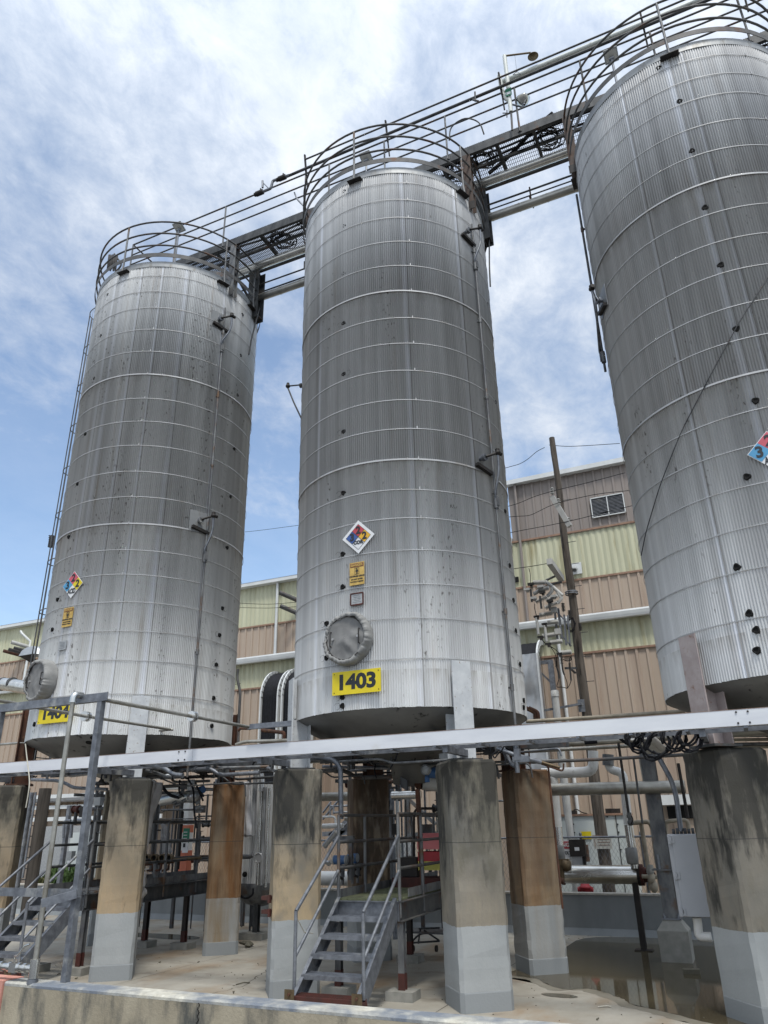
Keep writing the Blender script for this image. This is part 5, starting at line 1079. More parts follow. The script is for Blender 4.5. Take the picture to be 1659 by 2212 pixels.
for (x0_, y0_, x1_, y1_) in ((380, 965, 400, 1140), (465, 1045, 485, 1215)):
    b = MB(); b.tube([aY('p', x0_, y0_, PY-.85), aY('p', x1_, y1_, PY-.85)], .036, 8); b.build('fuse_tube', 'insulator_grey', pole)
for (x, y, x2, y2) in ((663, 900, 663, 810), (730, 965, 730, 885), (840, 1100, 838, 1020)): insul(aY('p', x, y, PY-.3), (0, 0, 1), 6, .052, (aY('p', x2, y2, PY-.3)-aY('p', x, y, PY-.3)).z, 'insulator_dark')
# cable terminations and loops
for pts in (((585, 1410), (590, 1480), (610, 1540), (615, 1600)), ((635, 1360), (645, 1450), (655, 1520), (670, 1560)), ((725, 1430), (728, 1500), (735, 1560), (740, 1620))):
    p, q_ = aY('p', *pts[0], PY-.5), aY('p', *pts[1], PY-.5); insul(q_, p-q_, 6, .042, (p-q_).length); b = MB(); b.tube([aY('p', x, y, PY-.5) for x, y in pts[1:]], .022, 8, bend=.1); b.build('cable_end', 'insulator_dark', pole)
for pts in (((430, 1190), (480, 1240), (520, 1260), (570, 1290), (625, 1340)), ((520, 1260), (565, 1320), (585, 1380), (585, 1415)), ((640, 1390), (700, 1420), (750, 1400), (735, 1370), (722, 1400), (725, 1430)), ((615, 1600), (585, 1690), (640, 1685), (700, 1700)), ((670, 1560), (700, 1640), (700, 1700)), ((740, 1620), (725, 1665), (700, 1700)), ((385, 965), (360, 870), (362, 820)), ((300, 450), (315, 500), (318, 600))):
    b = MB(); b.tube([aY('p', x, y, PY-.5) for x, y in pts], .010, 6, bend=.1); b.build('jumper_wire', 'wire', pole)
b = MB(); b.bar(aY('p', 680, 1490, PY-.4), aY('p', 790, 1490, PY-.1), .05, .05); b.bar(aY('p', 740, 1500, PY-.3), aY('p', 785, 1540, PY-.1), .04, .04); b.build('cable_bracket', 'galvanised_dark', pole)
b = MB(); b.bar(aY('p', 460, 1930, PY-.35), aY('p', 850, 1860, PY-.25), .06, .05); b.box(aY('p', 848, 1880, PY-.2), (.16, .04, .3)); b.build('standoff_bar', 'galvanised', pole)
b = MB(); p0 = aY('p', 568, 1720, PY-.5); b.tube([(p0.x, p0.y, p0.z), (p0.x, p0.y, .0)], .085, 14); b.lathe((p0.x, p0.y, p0.z-.02), [(.098, -.14), (.098, .0), (.07, .02), (.001, .03)], 16); b.build('cable_sleeve', 'insulator_grey', pole)
b = MB(); c = aY('p', 740, 1040, PY-.2); rn = random.Random(2); b.tube([c+Vector((.13*math.cos(k*.9), -.02, .22*math.sin(k*.9)))*(.6+.4*rn.random()) for k in range(26)], .012, 5); b.build('wire_coil', 'wire', pole)
b = MB(); c = aY('m', 735, 1115, PY-.19); b.box(c, (.42, .012, .26)); nb = b.build('notice', 'cream_sign', pole)
b = MB(); b.bar(c+Vector((-.17, -.01, -.08)), c+Vector((-.17, -.01, .08)), .012, .004, (0, 1, 0)); b.bar(c+Vector((-.21, -.01, .15)), c+Vector((.23, -.01, .13)), .02, .012)
for k in range(3): b.bar(c+Vector((-.10, -.01, .07-.06*k)), c+Vector((.17, -.01, .07-.06*k)), .012, .004, (0, 1, 0))
b.build('faded_print', 'trim_brown', nb)
# overhead wires
def wire(lab, k, pts, Y, r=.009, Y2=None):
    n = len(pts); b = MB(); b.tube([aY(k, x, y, Y + (0 if Y2 is None else (Y2-Y)*j/(n-1))) for j, (x, y) in enumerate(pts)], r, 5, bend=.5); b.build('overhead_wire', 'wire', label=lab, cat='wire', group='overhead wires at the utility pole')
wire('top overhead wire sagging from the pole tip to the middle silo', 'g', [(395, 268), (350, 290), (300, 335), (255, 362), (160, 388)], PY)
wire('top overhead wire running from the pole tip right to the right silo', 'g', [(420, 255), (520, 264), (640, 258), (820, 246)], PY)
wire('thin overhead wire crossing the brown wall just above the crossarm', 'g', [(120, 620), (250, 585), (330, 548), (440, 515), (640, 468), (850, 412)], PY-1)
wire('thin overhead wire crossing the brown wall at the crossarm middle', 'g', [(130, 668), (240, 658), (310, 656), (440, 590), (560, 560), (700, 530), (880, 512)], PY-1)
wire('thin overhead wire crossing the brown wall below the louvre', 'g', [(130, 765), (280, 735), (430, 708), (560, 680), (700, 645), (900, 596)], PY-1)
wire('overhead wire from the dead end arm left to the middle silo', 'g', [(413, 925), (330, 940), (200, 958)], PY-1.1)
wire('faint overhead wire between the left and middle silos', 'P', [(500, 1152), (560, 1146), (650, 1134)], 24)
wire('upper of two faint wires before the green panels left of the middle silo', 'P', [(500, 1302), (580, 1306), (650, 1300)], 21)
wire('lower of two faint wires before the green panels left of the middle silo', 'P', [(500, 1312), (580, 1314), (650, 1310)], 21)
wire('very thin wires dropping between left silo and the middle one', 'P', [(500, 1480), (520, 1476)], 21)
# ------------------------------------------------------------------ stairs and service platform
def stair_platform(sx, label, platlabel, hide_left=False):
    """steel stair and the platform it climbs to; sx shifts it along the row"""
    yw = R_(2); U_ = Vector((math.cos(yw), math.sin(yw), 0)); V_ = Vector((-math.sin(yw), math.cos(yw), 0))
    FL = Vector((-5.475+sx, 10.20, 1.16)); W = .93; Zv = Vector((0, 0, 1))
    st = thing('steel_stair', label, 'stairs', FL - V_*1.25 + U_*W/2 - Zv*1.16)
    def S(u, v, z): return FL + U_*u + V_*v + Zv*(z-1.16)
    run, rise = .236, .186
    for s_, u in ((-1, 0.02), (1, W-.02)):
        b = MB(); a = S(u, .02, 1.10); c = S(u, -1.22, .14); b.prof(c, a, [(0, -.11), (s_*-.05, -.11), (s_*-.05, -.10), (s_*-.008, -.10), (s_*-.008, .10), (s_*-.05, .10), (s_*-.05, .11), (0, .11)][::s_ if s_ > 0 else -1]); b.build('stringer', 'galvanised', st)
        b = MB(); b.bar(S(u, -1.25, -.0), S(u, -1.25, .20), .09, .13, V_); b.bar(S(u+.0, -1.08, .0), S(u, -1.16, .2), .05, .10, V_); b.build('stair_foot', 'dark_red_rust', st)
        b = MB(); b.box(S(u-s_*.0, -1.33, .22), (.13, .012, .17), U_, Zv); b.build('foot_plate', 'brass_old', st)
        b = MB()
        for dz in (-.035, .035): b.cyl(S(u, -1.335, .22+dz), S(u, -1.36, .22+dz), .016, 8)
        b.build('bolt', 'rust', st)
    for n in range(5):
        z = .226+rise*n; v = -1.22+run*n; b = MB()
        b.box(S(W/2, v+.03, z), (W-.07, .22, .012), U_); b.box(S(W/2, v-.08, z-.02), (W-.07, .010, .05), U_); b.box(S(W/2, v+.14, z-.02), (W-.07, .010, .05), U_)
        for k in range(9): b.box(S(W/2, v-.06+k*.024, z+.008), (W-.09, .005, .006), U_)
        b.build('tread', 'dark_red_rust' if n == 0 else 'galvanised', st)
    # stair rails
    for s_, u in ((-1, 0.0), (1, W)):
        p0 = S(u, -1.18, .22); p1 = S(u, -1.18, 1.12); p2 = S(u, .03, 1.16+.80); p3 = S(u, .03, 1.16+1.08)
        b = MB(); b.tube([p0, p1], .023, 8); b.tube([p1, p2], .023, 8); b.build('handrail', 'galvanised', st)
        b = MB(); b.tube([S(u, -1.18, .62), S(u, .03, 1.16+.36)], .021, 8); b.build('mid_rail', 'galvanised', st)
    # platform
    L = 4.3
    pf = thing('service_platform', platlabel, 'platform', FL + U_*W/2 + V_*L/2 - Zv*1.16)
    b = MB(); b.chan(S(0, L, 1.02), S(0, 0, 1.02), -.05, .24, .01) if False else b.bar(S(0, 0, 1.02), S(0, L, 1.02), .014, .24)
    for zz in (.905, 1.135): b.bar(S(-.03, 0, zz), S(-.03, L, zz), .07, .012)
    b.build('side_beam', 'galvanised_old', pf)
    b = MB(); b.bar(S(W, 0, 1.02), S(W, L, 1.02), .014, .24)
    for zz in (.905, 1.135): b.bar(S(W+.03, 0, zz), S(W+.03, L, zz), .07, .012)
    b.build('side_beam', 'galvanised_dark' if sx else 'rusty_rail', pf)
    b = MB(); b.bar(S(0, 0, 1.02), S(W, 0, 1.02), .014, .24); b.bar(S(0, -.02, 1.135), S(W, -.02, 1.135), .05, .012); b.build('front_beam', 'galvanised', pf)
    b = MB()
    for k in range(int(L/.04)): b.bar(S(0.02, .02+k*.04, 1.155), S(W-.02, .02+k*.04, 1.155), .008, .03)
    for k in range(9): b.bar(S(.05+k*.095, 0, 1.163), S(.05+k*.095, L, 1.163), .012, .012)
    b.build('deck_grating', 'grate_green' if not sx else 'galvanised_old', pf)
    for u, m_ in ((0.0, 'galvanised_old'), (W, 'galvanised_old')):
        b = MB(); b.bar(S(u, .35 if u else .1, 1.22), S(u, L, 1.22), .008, .11); b.build('toe_plate', m_, pf)
    for u in (0, W):
        for h in (.38, .72, 1.08):
            b = MB(); b.tube([S(u, .03, 1.16+h), S(u, L, 1.16+h)], .022, 8); b.build('guard_rail', 'rusty_rail' if not sx else 'galvanised_dark', pf)
        for v in (.03, .95, 2.0, 3.0, 4.2):
            b = MB(); b.tube([S(u, v, .94), S(u, v, 1.16+1.08)], .024, 8); b.build('rail_post', 'galvanised_old', pf)
    b = MB()
    for h in (.38, .72, 1.08): b.tube([S(0, L, 1.16+h), S(W, L, 1.16+h)], .022, 8)
    b.build('guard_rail', 'rusty_rail', pf)
    for k, (u, v) in enumerate(((W, .06), (0, .06), (W, 2.75), (0, 2.75), (W, 4.2))):
        b = MB(); b.ibeam(S(u, v, .12), S(u, v, .9), .085, .085, .012, V_); po = b.build('platform_leg', ('galvanised_old', 'galvanised_dark', 'black_iron', 'black_iron', 'rust')[k], pf)
        b = MB(); b.ibeam(S(u, v, .11), S(u, v, .30), .092, .092, .018, V_); b.build('rusted_foot', 'dark_red_rust', po)
        b = MB(); b.prof(S(u, v, -.01), S(u, v, .11), [(-.19, -.15), (.19, -.15), (.19, .15), (-.19, .15)], V_); b.build('concrete_pad', 'pedestal_concrete', po)
    return st, pf, S
st1, pf1, S1 = stair_platform(0, 'galvanised stair with rusty bottom step between the two middle columns', 'raised platform with green grating at the top of the middle stair')
st2, pf2, S2 = stair_platform(-5.66, 'galvanised stair at the left, climbing right behind the foreground post', 'raised dark platform at the top of the left stair')
b = MB(); b.tube([S1(-.0, -1.16, 1.05), S1(-.0, -.95, .86), S1(0, -.72, .82)], .006, 5); b.build('rope', 'rope', label='thin pale rope tied to the left handrail of the middle stair', cat='rope')

# ------------------------------------------------------------------ gear on and around the middle platform
pipe('conduit', 'bent galvanised conduit dropping from the white beam to the middle platform rail', 'conduit', [aY('b', 540, 495, 10.4), aY('b', 655, 508, 10.4), aY('b', 697, 560, 10.4), aY('b', 700, 870, 10.4)], .038, 'galvanised', bend=.16, n=12)
def A1(x, y, Y): return aY('A', x, y, Y)
Yi = 12.2
t = thing('instrument_rack', 'rack of four blue pressure transmitters behind the middle stair', 'instrument', aY('A', 850, 1290, Yi))
b = MB(); b.bar(A1(845, 700, Yi), A1(835, 1230, Yi), .06, .06); b.bar(A1(700, 670, Yi), A1(880, 665, Yi), .08, .06); b.build('rack_post', 'galvanised_old', t)
for k, (x0_, x1_, y) in enumerate(((600, 800, 960), (790, 870, 945), (860, 940, 935), (930, 1000, 930))):
    Yk = Yi-.1+.22*k; p, q_ = A1(x0_, y, Yk), A1(x1_, y, Yk); m_ = (p+q_)/2; d = (q_-p).normalized(); L = (q_-p).length
    b = MB(); b.cyl(p+d*L*.15, q_-d*L*.12, .072, 18); b.cyl(m_, m_-Vector((0, 0, .13)), .035, 10); hd = b.build('blue_housing', 'blue_paint', t)
    b = MB(); b.lathe(p, [(.001, 0), (.055, .005), (.075, .02), (.075, L*.15)], 18, d); b.lathe(q_, [(.001, 0), (.055, .005), (.075, .02), (.075, L*.12)], 18, -d); b.build('end_cap', 'grey_cap', hd)
    x = (x0_+x1_)/2+30; b = MB(); b.box(A1(x, y+90, Yk), (.14, .10, .05)); b.cyl(A1(x, y+110, Yk), A1(x, y+230, Yk), .038, 12); b.cyl(A1(x, y+230, Yk), A1(x, y+330, Yk), .025, 10); b.build('manifold_valve', 'galvanised_old', t)
    b = MB(); b.tube([A1(x-20, y+140, Yk-.1), A1(x-60, y+180, Yk-.12), A1(x-40, y+235, Yk-.1), A1(x, y+250, Yk-.05)], .022, 8, bend=.1); b.build('impulse_tube', 'black_iron', t)
pipe('jacketed_pipe', 'dull jacketed horizontal pipe between the tan column and the wet black one', 'pipe', [aY('b', 590, 735, 15), aY('b', 760, 732, 15)], .09, 'jacket_pipe', bands=.8, n=20)
pipe('jacketed_pipe', 'shiny jacketed horizontal pipe right of the wet black column', 'pipe', [aY('b', 1010, 727, 15), aY('b', 1180, 722, 15)], .082, 'stainless', bands=.9, n=20)
t = thing('far_stair', 'galvanised stair rail far behind the middle columns', 'stairs', aY('b', 670, 990, 19.5))
b = MB()
for pts in (((590, 830), (640, 765)), ((590, 870), (690, 750)), ((635, 770), (635, 860)), ((655, 790), (655, 840)), ((635, 792), (745, 788)), ((655, 830), (745, 826)), ((690, 940), (760, 870))):
    b.tube([aY('b', x, y, 19.5) for x, y in pts], .03, 6)
b.build('handrail', 'galvanised', t)
b = MB(); b.bar(aY('b', 640, 985, 19.6), aY('b', 760, 880, 19.6), .08, .25); b.bar(aY('b', 590, 960, 19.6), aY('b', 760, 950, 19.6), .08, .12); b.build('stringer', 'galvanised', t)
pipe('white_pipe', 'slim white insulated pipe with elbow behind the middle stair', 'pipe', [aY('b', 590, 856, 16.2), aY('b', 665, 854, 16.2), aY('b', 668, 905, 16.2)], .026, 'white_pipe', bend=.08)
pipe('white_pipe', 'thick white insulated pipe stub behind the middle stair', 'pipe', [aY('b', 590, 912, 16.0), aY('b', 712, 908, 16.0)], .055, 'white_pipe', bands=.35, band_r=1.03)
pipe('foil_pipe', 'foil wrapped pipe sloping down behind the middle stair rail', 'pipe', [aY('b', 670, 945, 15.6), aY('b', 598, 1035, 15.6)], .06, 'duct_alu', n=12)
pipe('foil_pipe', 'foil wrapped elbow left of the blue transmitters', 'pipe', [aY('b', 600, 1120, 15.4), aY('b', 625, 1138, 15.4), aY('b', 640, 1125, 15.4)], .05, 'duct_alu', n=12)
pipe('big_white_pipe', 'broad white pipe lying low behind the middle stair above the bund wall', 'pipe', [aY('b', 560, 1225, 17.6), aY('b', 760, 1228, 17.6)], .16, 'white_pipe', n=24)
# hanging vessel, rusty flange, valve
Yv = 11.6
t = thing('outlet_assembly', 'hanging outlet vessel with rusty flanged pipe right of the middle stair', 'valve', aY('b', 1130, 700, Yv))
b = MB(); p, q_ = aY('b', 1122, 492, Yv), aY('b', 1118, 598, Yv); b.lathe(q_, [(.03, -.02), (.085, .0), (.10, .04), (.10, (p-q_).length-.04), (.08, (p-q_).length)], 24, p-q_); b.cyl(p, p+Vector((0, 0, .2)), .06, 10); b.build('outlet_vessel', 'insulator_grey', t)
b = MB(); b.cyl(aY('b', 1090, 640, Yv), aY('b', 1165, 640, Yv+.1), .085, 18); b.cyl(aY('b', 1075, 648, Yv-.1), aY('b', 1100, 645, Yv), .07, 14); b.build('valve_body', 'galvanised_old', t)
b = MB(); b.box(aY('b', 1082, 655, Yv-.25), (.13, .05, .16), (1, 0, -.5)); b.build('actuator_box', 'galvanised_dark', t)
b = MB(); b.cyl(aY('b', 1160, 640, Yv+.1), aY('b', 1195, 645, Yv+.1), .115, 20); b.build('rusty_flange', 'rust', t)
b = MB(); b.cyl(aY('b', 1190, 645, Yv+.1), aY('b', 1330, 662, Yv+.3), .12, 22); b.build('pipe_body', 'insulator_grey', t)
pipe('rusty_pipe', 'rust brown vertical pipe dripping down through the middle platform', 'pipe', [aY('b', 1160, 690, 11.4), aY('b', 1172, 850, 11.4), aY('b', 1192, 1275, 11.4)], .04, 'rust', n=8)
t = thing('flow_meter', 'round blue and grey flow meter head beside the grey streaked column', 'instrument', aY('b', 1215, 600, 11.3))
b = MB(); c = aY('b', 1218, 590, 11.3); b.cyl(c, c+Vector((.10, .12, 0)), .08, 18); b.cyl(c-Vector((0, 0, .06)), c-Vector((0, 0, .14)), .04, 10); b.build('blue_housing', 'blue_paint', t)
b = MB(); c = aY('b', 1216, 572, 11.24); b.lathe(c, [(.001, -.05), (.06, -.045), (.078, -.01), (.078, .05)], 20, (-.3, -.9, 0)); b.lathe(c, [(.078, .0), (.078, -.02), (.06, .05), (.001, .055)], 20, (-.3, -.9, .1)); b.build('front_cover', 'grey_cap', t)
t = thing('small_flanged_pipe', 'short flanged drain stub just above the grey streaked column', 'pipe', aY('b', 1335, 480, 10.9))
b = MB(); c = aY('b', 1335, 425, 10.9); b.cyl(c+Vector((0, 0, .12)), c-Vector((0, 0, .12)), .055, 14); b.cyl(c-Vector((0, 0, .12)), c-Vector((0, 0, .20)), .12, 18); b.cyl(c-Vector((0, 0, .215)), c-Vector((0, 0, .24)), .12, 18); b.build('stub', 'grey_cap', t)
t = thing('red_cooler', 'red storage box with pale lid and yellow label on the middle platform', 'box', aY('b', 1245, 1190, 12.2))
c = aY('b', 1250, 1150, 12.2)
b = MB(); b.box(c+Vector((.12, .2, .07)), (.72, .45, .27)); b.build('box_body', 'red_paint', t, bevel=.01)
b = MB(); b.prof(c+Vector((-.24, .2, .36)), c+Vector((.48, .2, .36)), [(-.23, -.12), (.23, -.12), (.23, .02), (.12, .12), (-.12, .12), (-.23, .02)]); b.build('lid', 'pale_red', t)
b = MB(); b.box(c+Vector((.12, -.03, .0)), (.70, .012, .13)); b.build('label_strip', 'yellow_label', t)
b = MB(); b.box(c+Vector((-.42, .15, -.02)), (.3, .3, .28)); b.build('equipment_case', 'black_iron', label='dark blue equipment case left of the red storage box', cat='box')
b = MB(); b.box(c+Vector((-.1, .1, -.27)), (1.1, .5, .20)); b.build('pallet', 'dark_red_rust', label='rusty steel plinth under the red storage box', cat='plinth')
pipe('hose_hook', 'black hooked pipe behind the middle platform rail', 'pipe', [aY('b', 1140, 1200, 12.6), aY('b', 1140, 830, 12.6), aY('b', 1160, 805, 12.6), aY('b', 1270, 805, 12.6)], .022, 'black_iron', bend=.1, n=8)
t = thing('hand_cart', 'low grey wheeled cart frame under the middle platform', 'cart', aY('b', 1200, 1650, 13.3))
b = MB(); Yc = 13.3
for pts in (((1128, 1470), (1130, 1640)), ((1130, 1615), (1295, 1605)), ((1130, 1605), (1175, 1560), (1295, 1556)), ((1170, 1530), (1295, 1525)), ((1200, 1540), (1290, 1600)), ((1165, 1620), (1180, 1530))): b.tube([aY('b', x, y, Yc) for x, y in pts], .016, 6, bend=.08)
b.build('frame', 'galvanised_dark', t)
b = MB(); b.box(aY('b', 1245, 1545, Yc+.2), (.8, .5, .03)); b.build('shelf', 'galvanised_old', t)
for x in (1135, 1275): b = MB(); c = aY('b', x, 1650, Yc); b.cyl(c-Vector((.015, 0, 0)), c+Vector((.015, 0, 0)), .05, 14); b.build('wheel', 'black_iron', t)
t = thing('skid_box', 'pale grey equipment cabinet far behind the middle platform', 'cabinet', aY('b', 1080, 1100, 18.4))
b = MB(); b.box(aY('b', 1080, 1060, 18.4), (.5, .3, .55)); b.build('box_body', 'box_white', t); b = MB(); b.box(aY('b', 1110, 1035, 18.2), (.24, .1, .4)); b.build('door', 'white_trim', t)
b = MB(); b.bar(aY('b', 1100, 640, 18.6), aY('b', 1100, 1150, 18.6), .12, .12, (0, 1, 0)); b.bar(aY('b', 1110, 750, 18.6), aY('b', 1270, 900, 18.6), .08, .08); b.bar(aY('b', 1100, 965, 18.6), aY('b', 1280, 955, 18.6), .08, .1); b.build('brace_frame', 'galvanised_old', label='braced steel frame standing behind the middle platform', cat='frame')
pipe('thin_post', 'pale slender post right behind the middle platform corner', 'post', [aY('b', 1033, 560, 16.5), aY('b', 1052, 1270, 16.5)], .045, 'white_trim', n=8)

# ------------------------------------------------------------------ left bay
Yl = 12.9
t = thing('valve_manifold', 'rusty manifold with four open round couplings above the left platform', 'valve', aY('k', 320, 1290, Yl))
for k, x in enumerate((215, 285, 360, 425)):
    c = aY('k', x, 1140, Yl); b = MB(); d = Vector((.25, -1, 0)).normalized(); b.lathe(c, [(.072, -.05), (.072, .07), (.052, .07), (.048, .0)], 18, d, smooth=False); b.build('coupling_ring', 'brass_old', t)
    b = MB(); b.lathe(c, [(.001, .01), (.050, .01)], 14, d, smooth=False); b.build('bore', 'black_void', t)
b = MB(); b.tube([aY('k', 190, 1195, Yl+.1), aY('k', 460, 1170, Yl+.1)], .045, 10); 
for x in (270, 345, 415): b.tube([aY('k', x, 1200, Yl), aY('k', x-8, 1255, Yl-.02), aY('k', x-60, 1262, Yl-.02)], .022, 6, bend=.1)
b.build('header_pipe', 'rust', t)
b = MB(); b.tube([aY('k', 290, 1190, Yl), aY('k', 290, 1325, Yl)], .045, 10); b.build('drain_leg', 'galvanised_old', t)
pipe('tan_pipe', 'tan horizontal pipe running from the four couplings to the rust brown column', 'pipe', [aY('k', 460, 1158, Yl), aY('k', 720, 1138, Yl)], .028, 'brass_old')
for y, r_, x0_, lb in ((685, .022, 345, 'grey horizontal pipe, topmost of four between left columns'), (772, .012, 320, 'thin grey pipe, second of four between left columns'), (812, .022, 300, 'grey horizontal pipe, third of four between left columns'), (975, .020, 420, 'tan horizontal pipe, lowest of four between left columns')):
    pipe('rack_pipe', lb, 'pipe', [aY('k', x0_, y+3, 14), aY('k', 745, y-3, 14)], r_, 'galvanised_old' if y < 900 else 'brass_old', group='pipes between the two left columns')
for x, y0_, y1_, r_, lb, m_ in ((495, 690, 1320, .024, 'dark vertical pipe left of the striped post', 'galvanised_dark'), (545, 700, 1250, .035, 'black vertical post beside the striped post', 'black_iron'), (415, 900, 1310, .03, 'grey vertical pipe above the couplings', 'galvanised')):
    p0 = aY('k', x, y0_, 14.3); pipe('vertical_pipe', lb, 'pipe', [Vector((p0.x, 14.3, p0.z)), Vector((p0.x, 14.3, aY('k', x, y1_, 14.3).z))], r_, m_)
pipe('white_pipe', 'bright white pipe, upper of two running behind the left column top', 'pipe', [aY('k', -100, 385, 17.5), aY('k', 200, 372, 17.5), aY('k', 470, 372, 17.5)], .075, 'white_pipe', n=18, group='white pipes behind the left column')
pipe('white_pipe', 'bright white pipe, lower of two running behind the left column top', 'pipe', [aY('k', -100, 430, 17.2), aY('k', 300, 475, 17.2), aY('k', 595, 470, 17.2)], .065, 'white_pipe', n=18, group='white pipes behind the left column')
# instrument cluster under the left silo outlet
Yk = 12.2; t = thing('sampler_valve', 'weathered valve and cable cluster hanging under the left silo outlet', 'valve', aY('k', 600, 640, Yk))
b = MB(); b.cyl(aY('k', 630, 400, Yk), aY('k', 625, 500, Yk), .07, 14); b.lathe(aY('k', 650, 560, Yk), [(.001, -.13), (.09, -.1), (.12, 0), (.09, .1), (.001, .13)], 16, (1, .3, .2)); b.tube([aY('k', 350, 600, Yk+.4), aY('k', 520, 560, Yk+.2), aY('k', 660, 570, Yk)], .10, 14); b.build('valve_body', 'duct_alu', t)
b = MB()
for pts in (((520, 400), (510, 520), (560, 560)), ((590, 380), (650, 480), (655, 700), (680, 860)), ((340, 440), (420, 540), (500, 560)), ((340, 470), (430, 560), (510, 575)), ((680, 460), (740, 600)), ((700, 500), (745, 560))): b.tube([aY('k', x, y, Yk-.2) for x, y in pts], .018, 6, bend=.12)
b.build('cable', 'black_rubber', t)
for k, (x, y) in enumerate(((520, 560), (560, 600), (500, 640), (470, 620), (690, 620), (700, 660), (540, 520))):
    b = MB(); b.cyl(aY('k', x-22, y+10, Yk-.15), aY('k', x+22, y-12, Yk-.1), .035, 8); b.build('fitting', 'galvanised_old', t)
b = MB(); b.cyl(aY('k', 712, 500, Yk), aY('k', 745, 490, Yk), .07, 14); b.build('blue_head', 'blue_paint', t)
# striped post with a green sign
t = thing('bollard_post', 'orange and white striped post with green and white notices', 'post', aY('k', 590, 1310, 16.2))
for k, (y0_, y1_, m_) in enumerate(((620, 830, 'white_pipe'), (830, 900, 'orange_paint'), (900, 1070, 'white_pipe'), (1070, 1270, 'orange_paint'))):
    p, q_ = aY('k', 600-k*7, y0_, 16.2), aY('k', 600-k*7-7, y1_, 16.2); b = MB(); b.bar(Vector((p.x, 16.2, p.z)), Vector((p.x, 16.2, q_.z)), .24, .2, (0, 1, 0)); b.build('post_band', m_, t)
b = MB(); c = aY('k', 580, 930, 16.05); b.box(c, (.20, .012, .34)); s = b.build('green_notice', 'sign_green', t); b = MB(); b.box(aY('k', 572, 1030, 16.05), (.18, .012, .30)); s2_ = b.build('white_notice', 'sign_white', t)
b = MB()
for k in range(3): b.box(c+Vector((-.02, -.01, .08-.07*k)), (.11, .004, .014))
b.build('printed_line', 'sign_white', s)
b = MB(); c2 = aY('k', 572, 1030, 16.05); b.box(c2+Vector((-.03, -.01, .02)), (.07, .004, .09)); b.build('printed_mark', 'sign_black', s2_)
# corrugated vessel between column 2 and 3
VX = aY('k', 1205, 1200, 14.4).x; vt = aY('k', 1205, 920, 14.4).z; vb = aY('k', 1205, 1400, 14.4).z
t = thing('corrugated_vessel', 'small corrugated metal vessel on a leg between the rusty and tan columns', 'tank', (VX, 14.6, vb-.6))
b = MB(); n = 480; rr = .52; vs = []
for z in (vb, vt+1.0):
    for k in range(n): a = 2*PI*k/n; vs.append(Vector((VX+math.cos(a)*(rr+.008*math.cos(a*60)), 14.75+math.sin(a)*(rr+.008*math.cos(a*60)), z)))
b.add(vs, [(k, (k+1) % n, n+(k+1) % n, n+k) for k in range(n)], True); b.build('shell', 'jacket_clean', t)
b = MB(); b.lathe((VX, 14.75, 0), [(.53, vb+.04), (.535, vb), (.50, vb-.22), (.30, vb-.36), (.08, vb-.42), (.001, vb-.42)], 40); b.build('cone_bottom', 'galvanised_old', t)
b = MB(); b.ibeam((VX+.1, 14.5, .1), (VX+.1, 14.5, vb-.3), .11, .11, .012, (0, 1, 0)); b.tube([(VX+.1, 14.5, .95), (VX+.28, 14.5, 1.15)], .03, 6); lg_ = b.build('support_leg', 'galvanised_dark', t)
b = MB(); b.prof((VX+.1, 14.5, -.01), (VX+.1, 14.5, .12), [(-.28, -.22), (.28, -.22), (.24, .22), (-.24, .22)], (0, 1, 0)); b.build('concrete_pad', 'pedestal_concrete', lg_)
b = MB(); b.lathe(aY('k', 1137, 1297, 14.2), [(.055, 0), (.05, .03), (.001, .03)], 12, (0, -1, 0)); b.build('inspection_plug', 'black_void', t)
for x0_, y0_, x1_, y1_, r_, m_, lb in ((1240, 300, 1215, 930, .05, 'clear_tube', 'wide grey plastic pipe left of the silvery ones'), (1295, 510, 1270, 1400, .038, 'stainless', 'silvery vertical pipe with straps in front of the small vessel'), (1370, 480, 1345, 1420, .03, 'stainless', 'silvery vertical pipe close to the tan column'), (1330, 470, 1310, 1400, .04, 'clear_tube', 'dull vertical pipe between two silvery ones')):
    p0 = aY('k', x0_, y0_, 13.9); pipe('vertical_pipe', lb, 'pipe', [Vector((p0.x, 13.9, p0.z)), Vector((p0.x, 13.9, aY('k', x1_, y1_, 13.9).z))], r_, m_, bands=.42, n=14, group='vertical pipes at the small vessel')
pipe('foil_pipe', 'foil wrapped flexible piece above the silvery pipes', 'pipe', [aY('k', 1290, 340, 13.9), aY('k', 1300, 420, 13.9), aY('k', 1295, 510, 13.9)], .06, 'duct_alu', n=10)
pipe('side_nozzle', 'short pipe with cable glands in front of the small vessel', 'pipe', [aY('k', 1095, 1130, 13.7), aY('k', 1180, 1130, 13.7), aY('k', 1215, 1110, 13.7)], .045, 'galvanised_old')
b = MB(); b.torus(aY('k', 1265, 1140, 13.6), .085, .012, (0, -1, 0), 20, 6); b.lathe(aY('k', 1265, 1140, 13.6), [(.001, 0), (.08, 0)], 16, (0, -1, 0)); b.build('pressure_gauge', 'clear_tube', label='round pressure gauge in front of the small vessel', cat='gauge')
pipe('black_hose', 'loop of black hose below the small corrugated vessel', 'hose', [aY('k', 1080, 1430, 14.0), aY('k', 1090, 1500, 14.0), aY('k', 1150, 1530, 14.0), aY('k', 1215, 1490, 14.0), aY('k', 1215, 1430, 14.0)], .022, 'black_rubber', bend=.2, n=8)
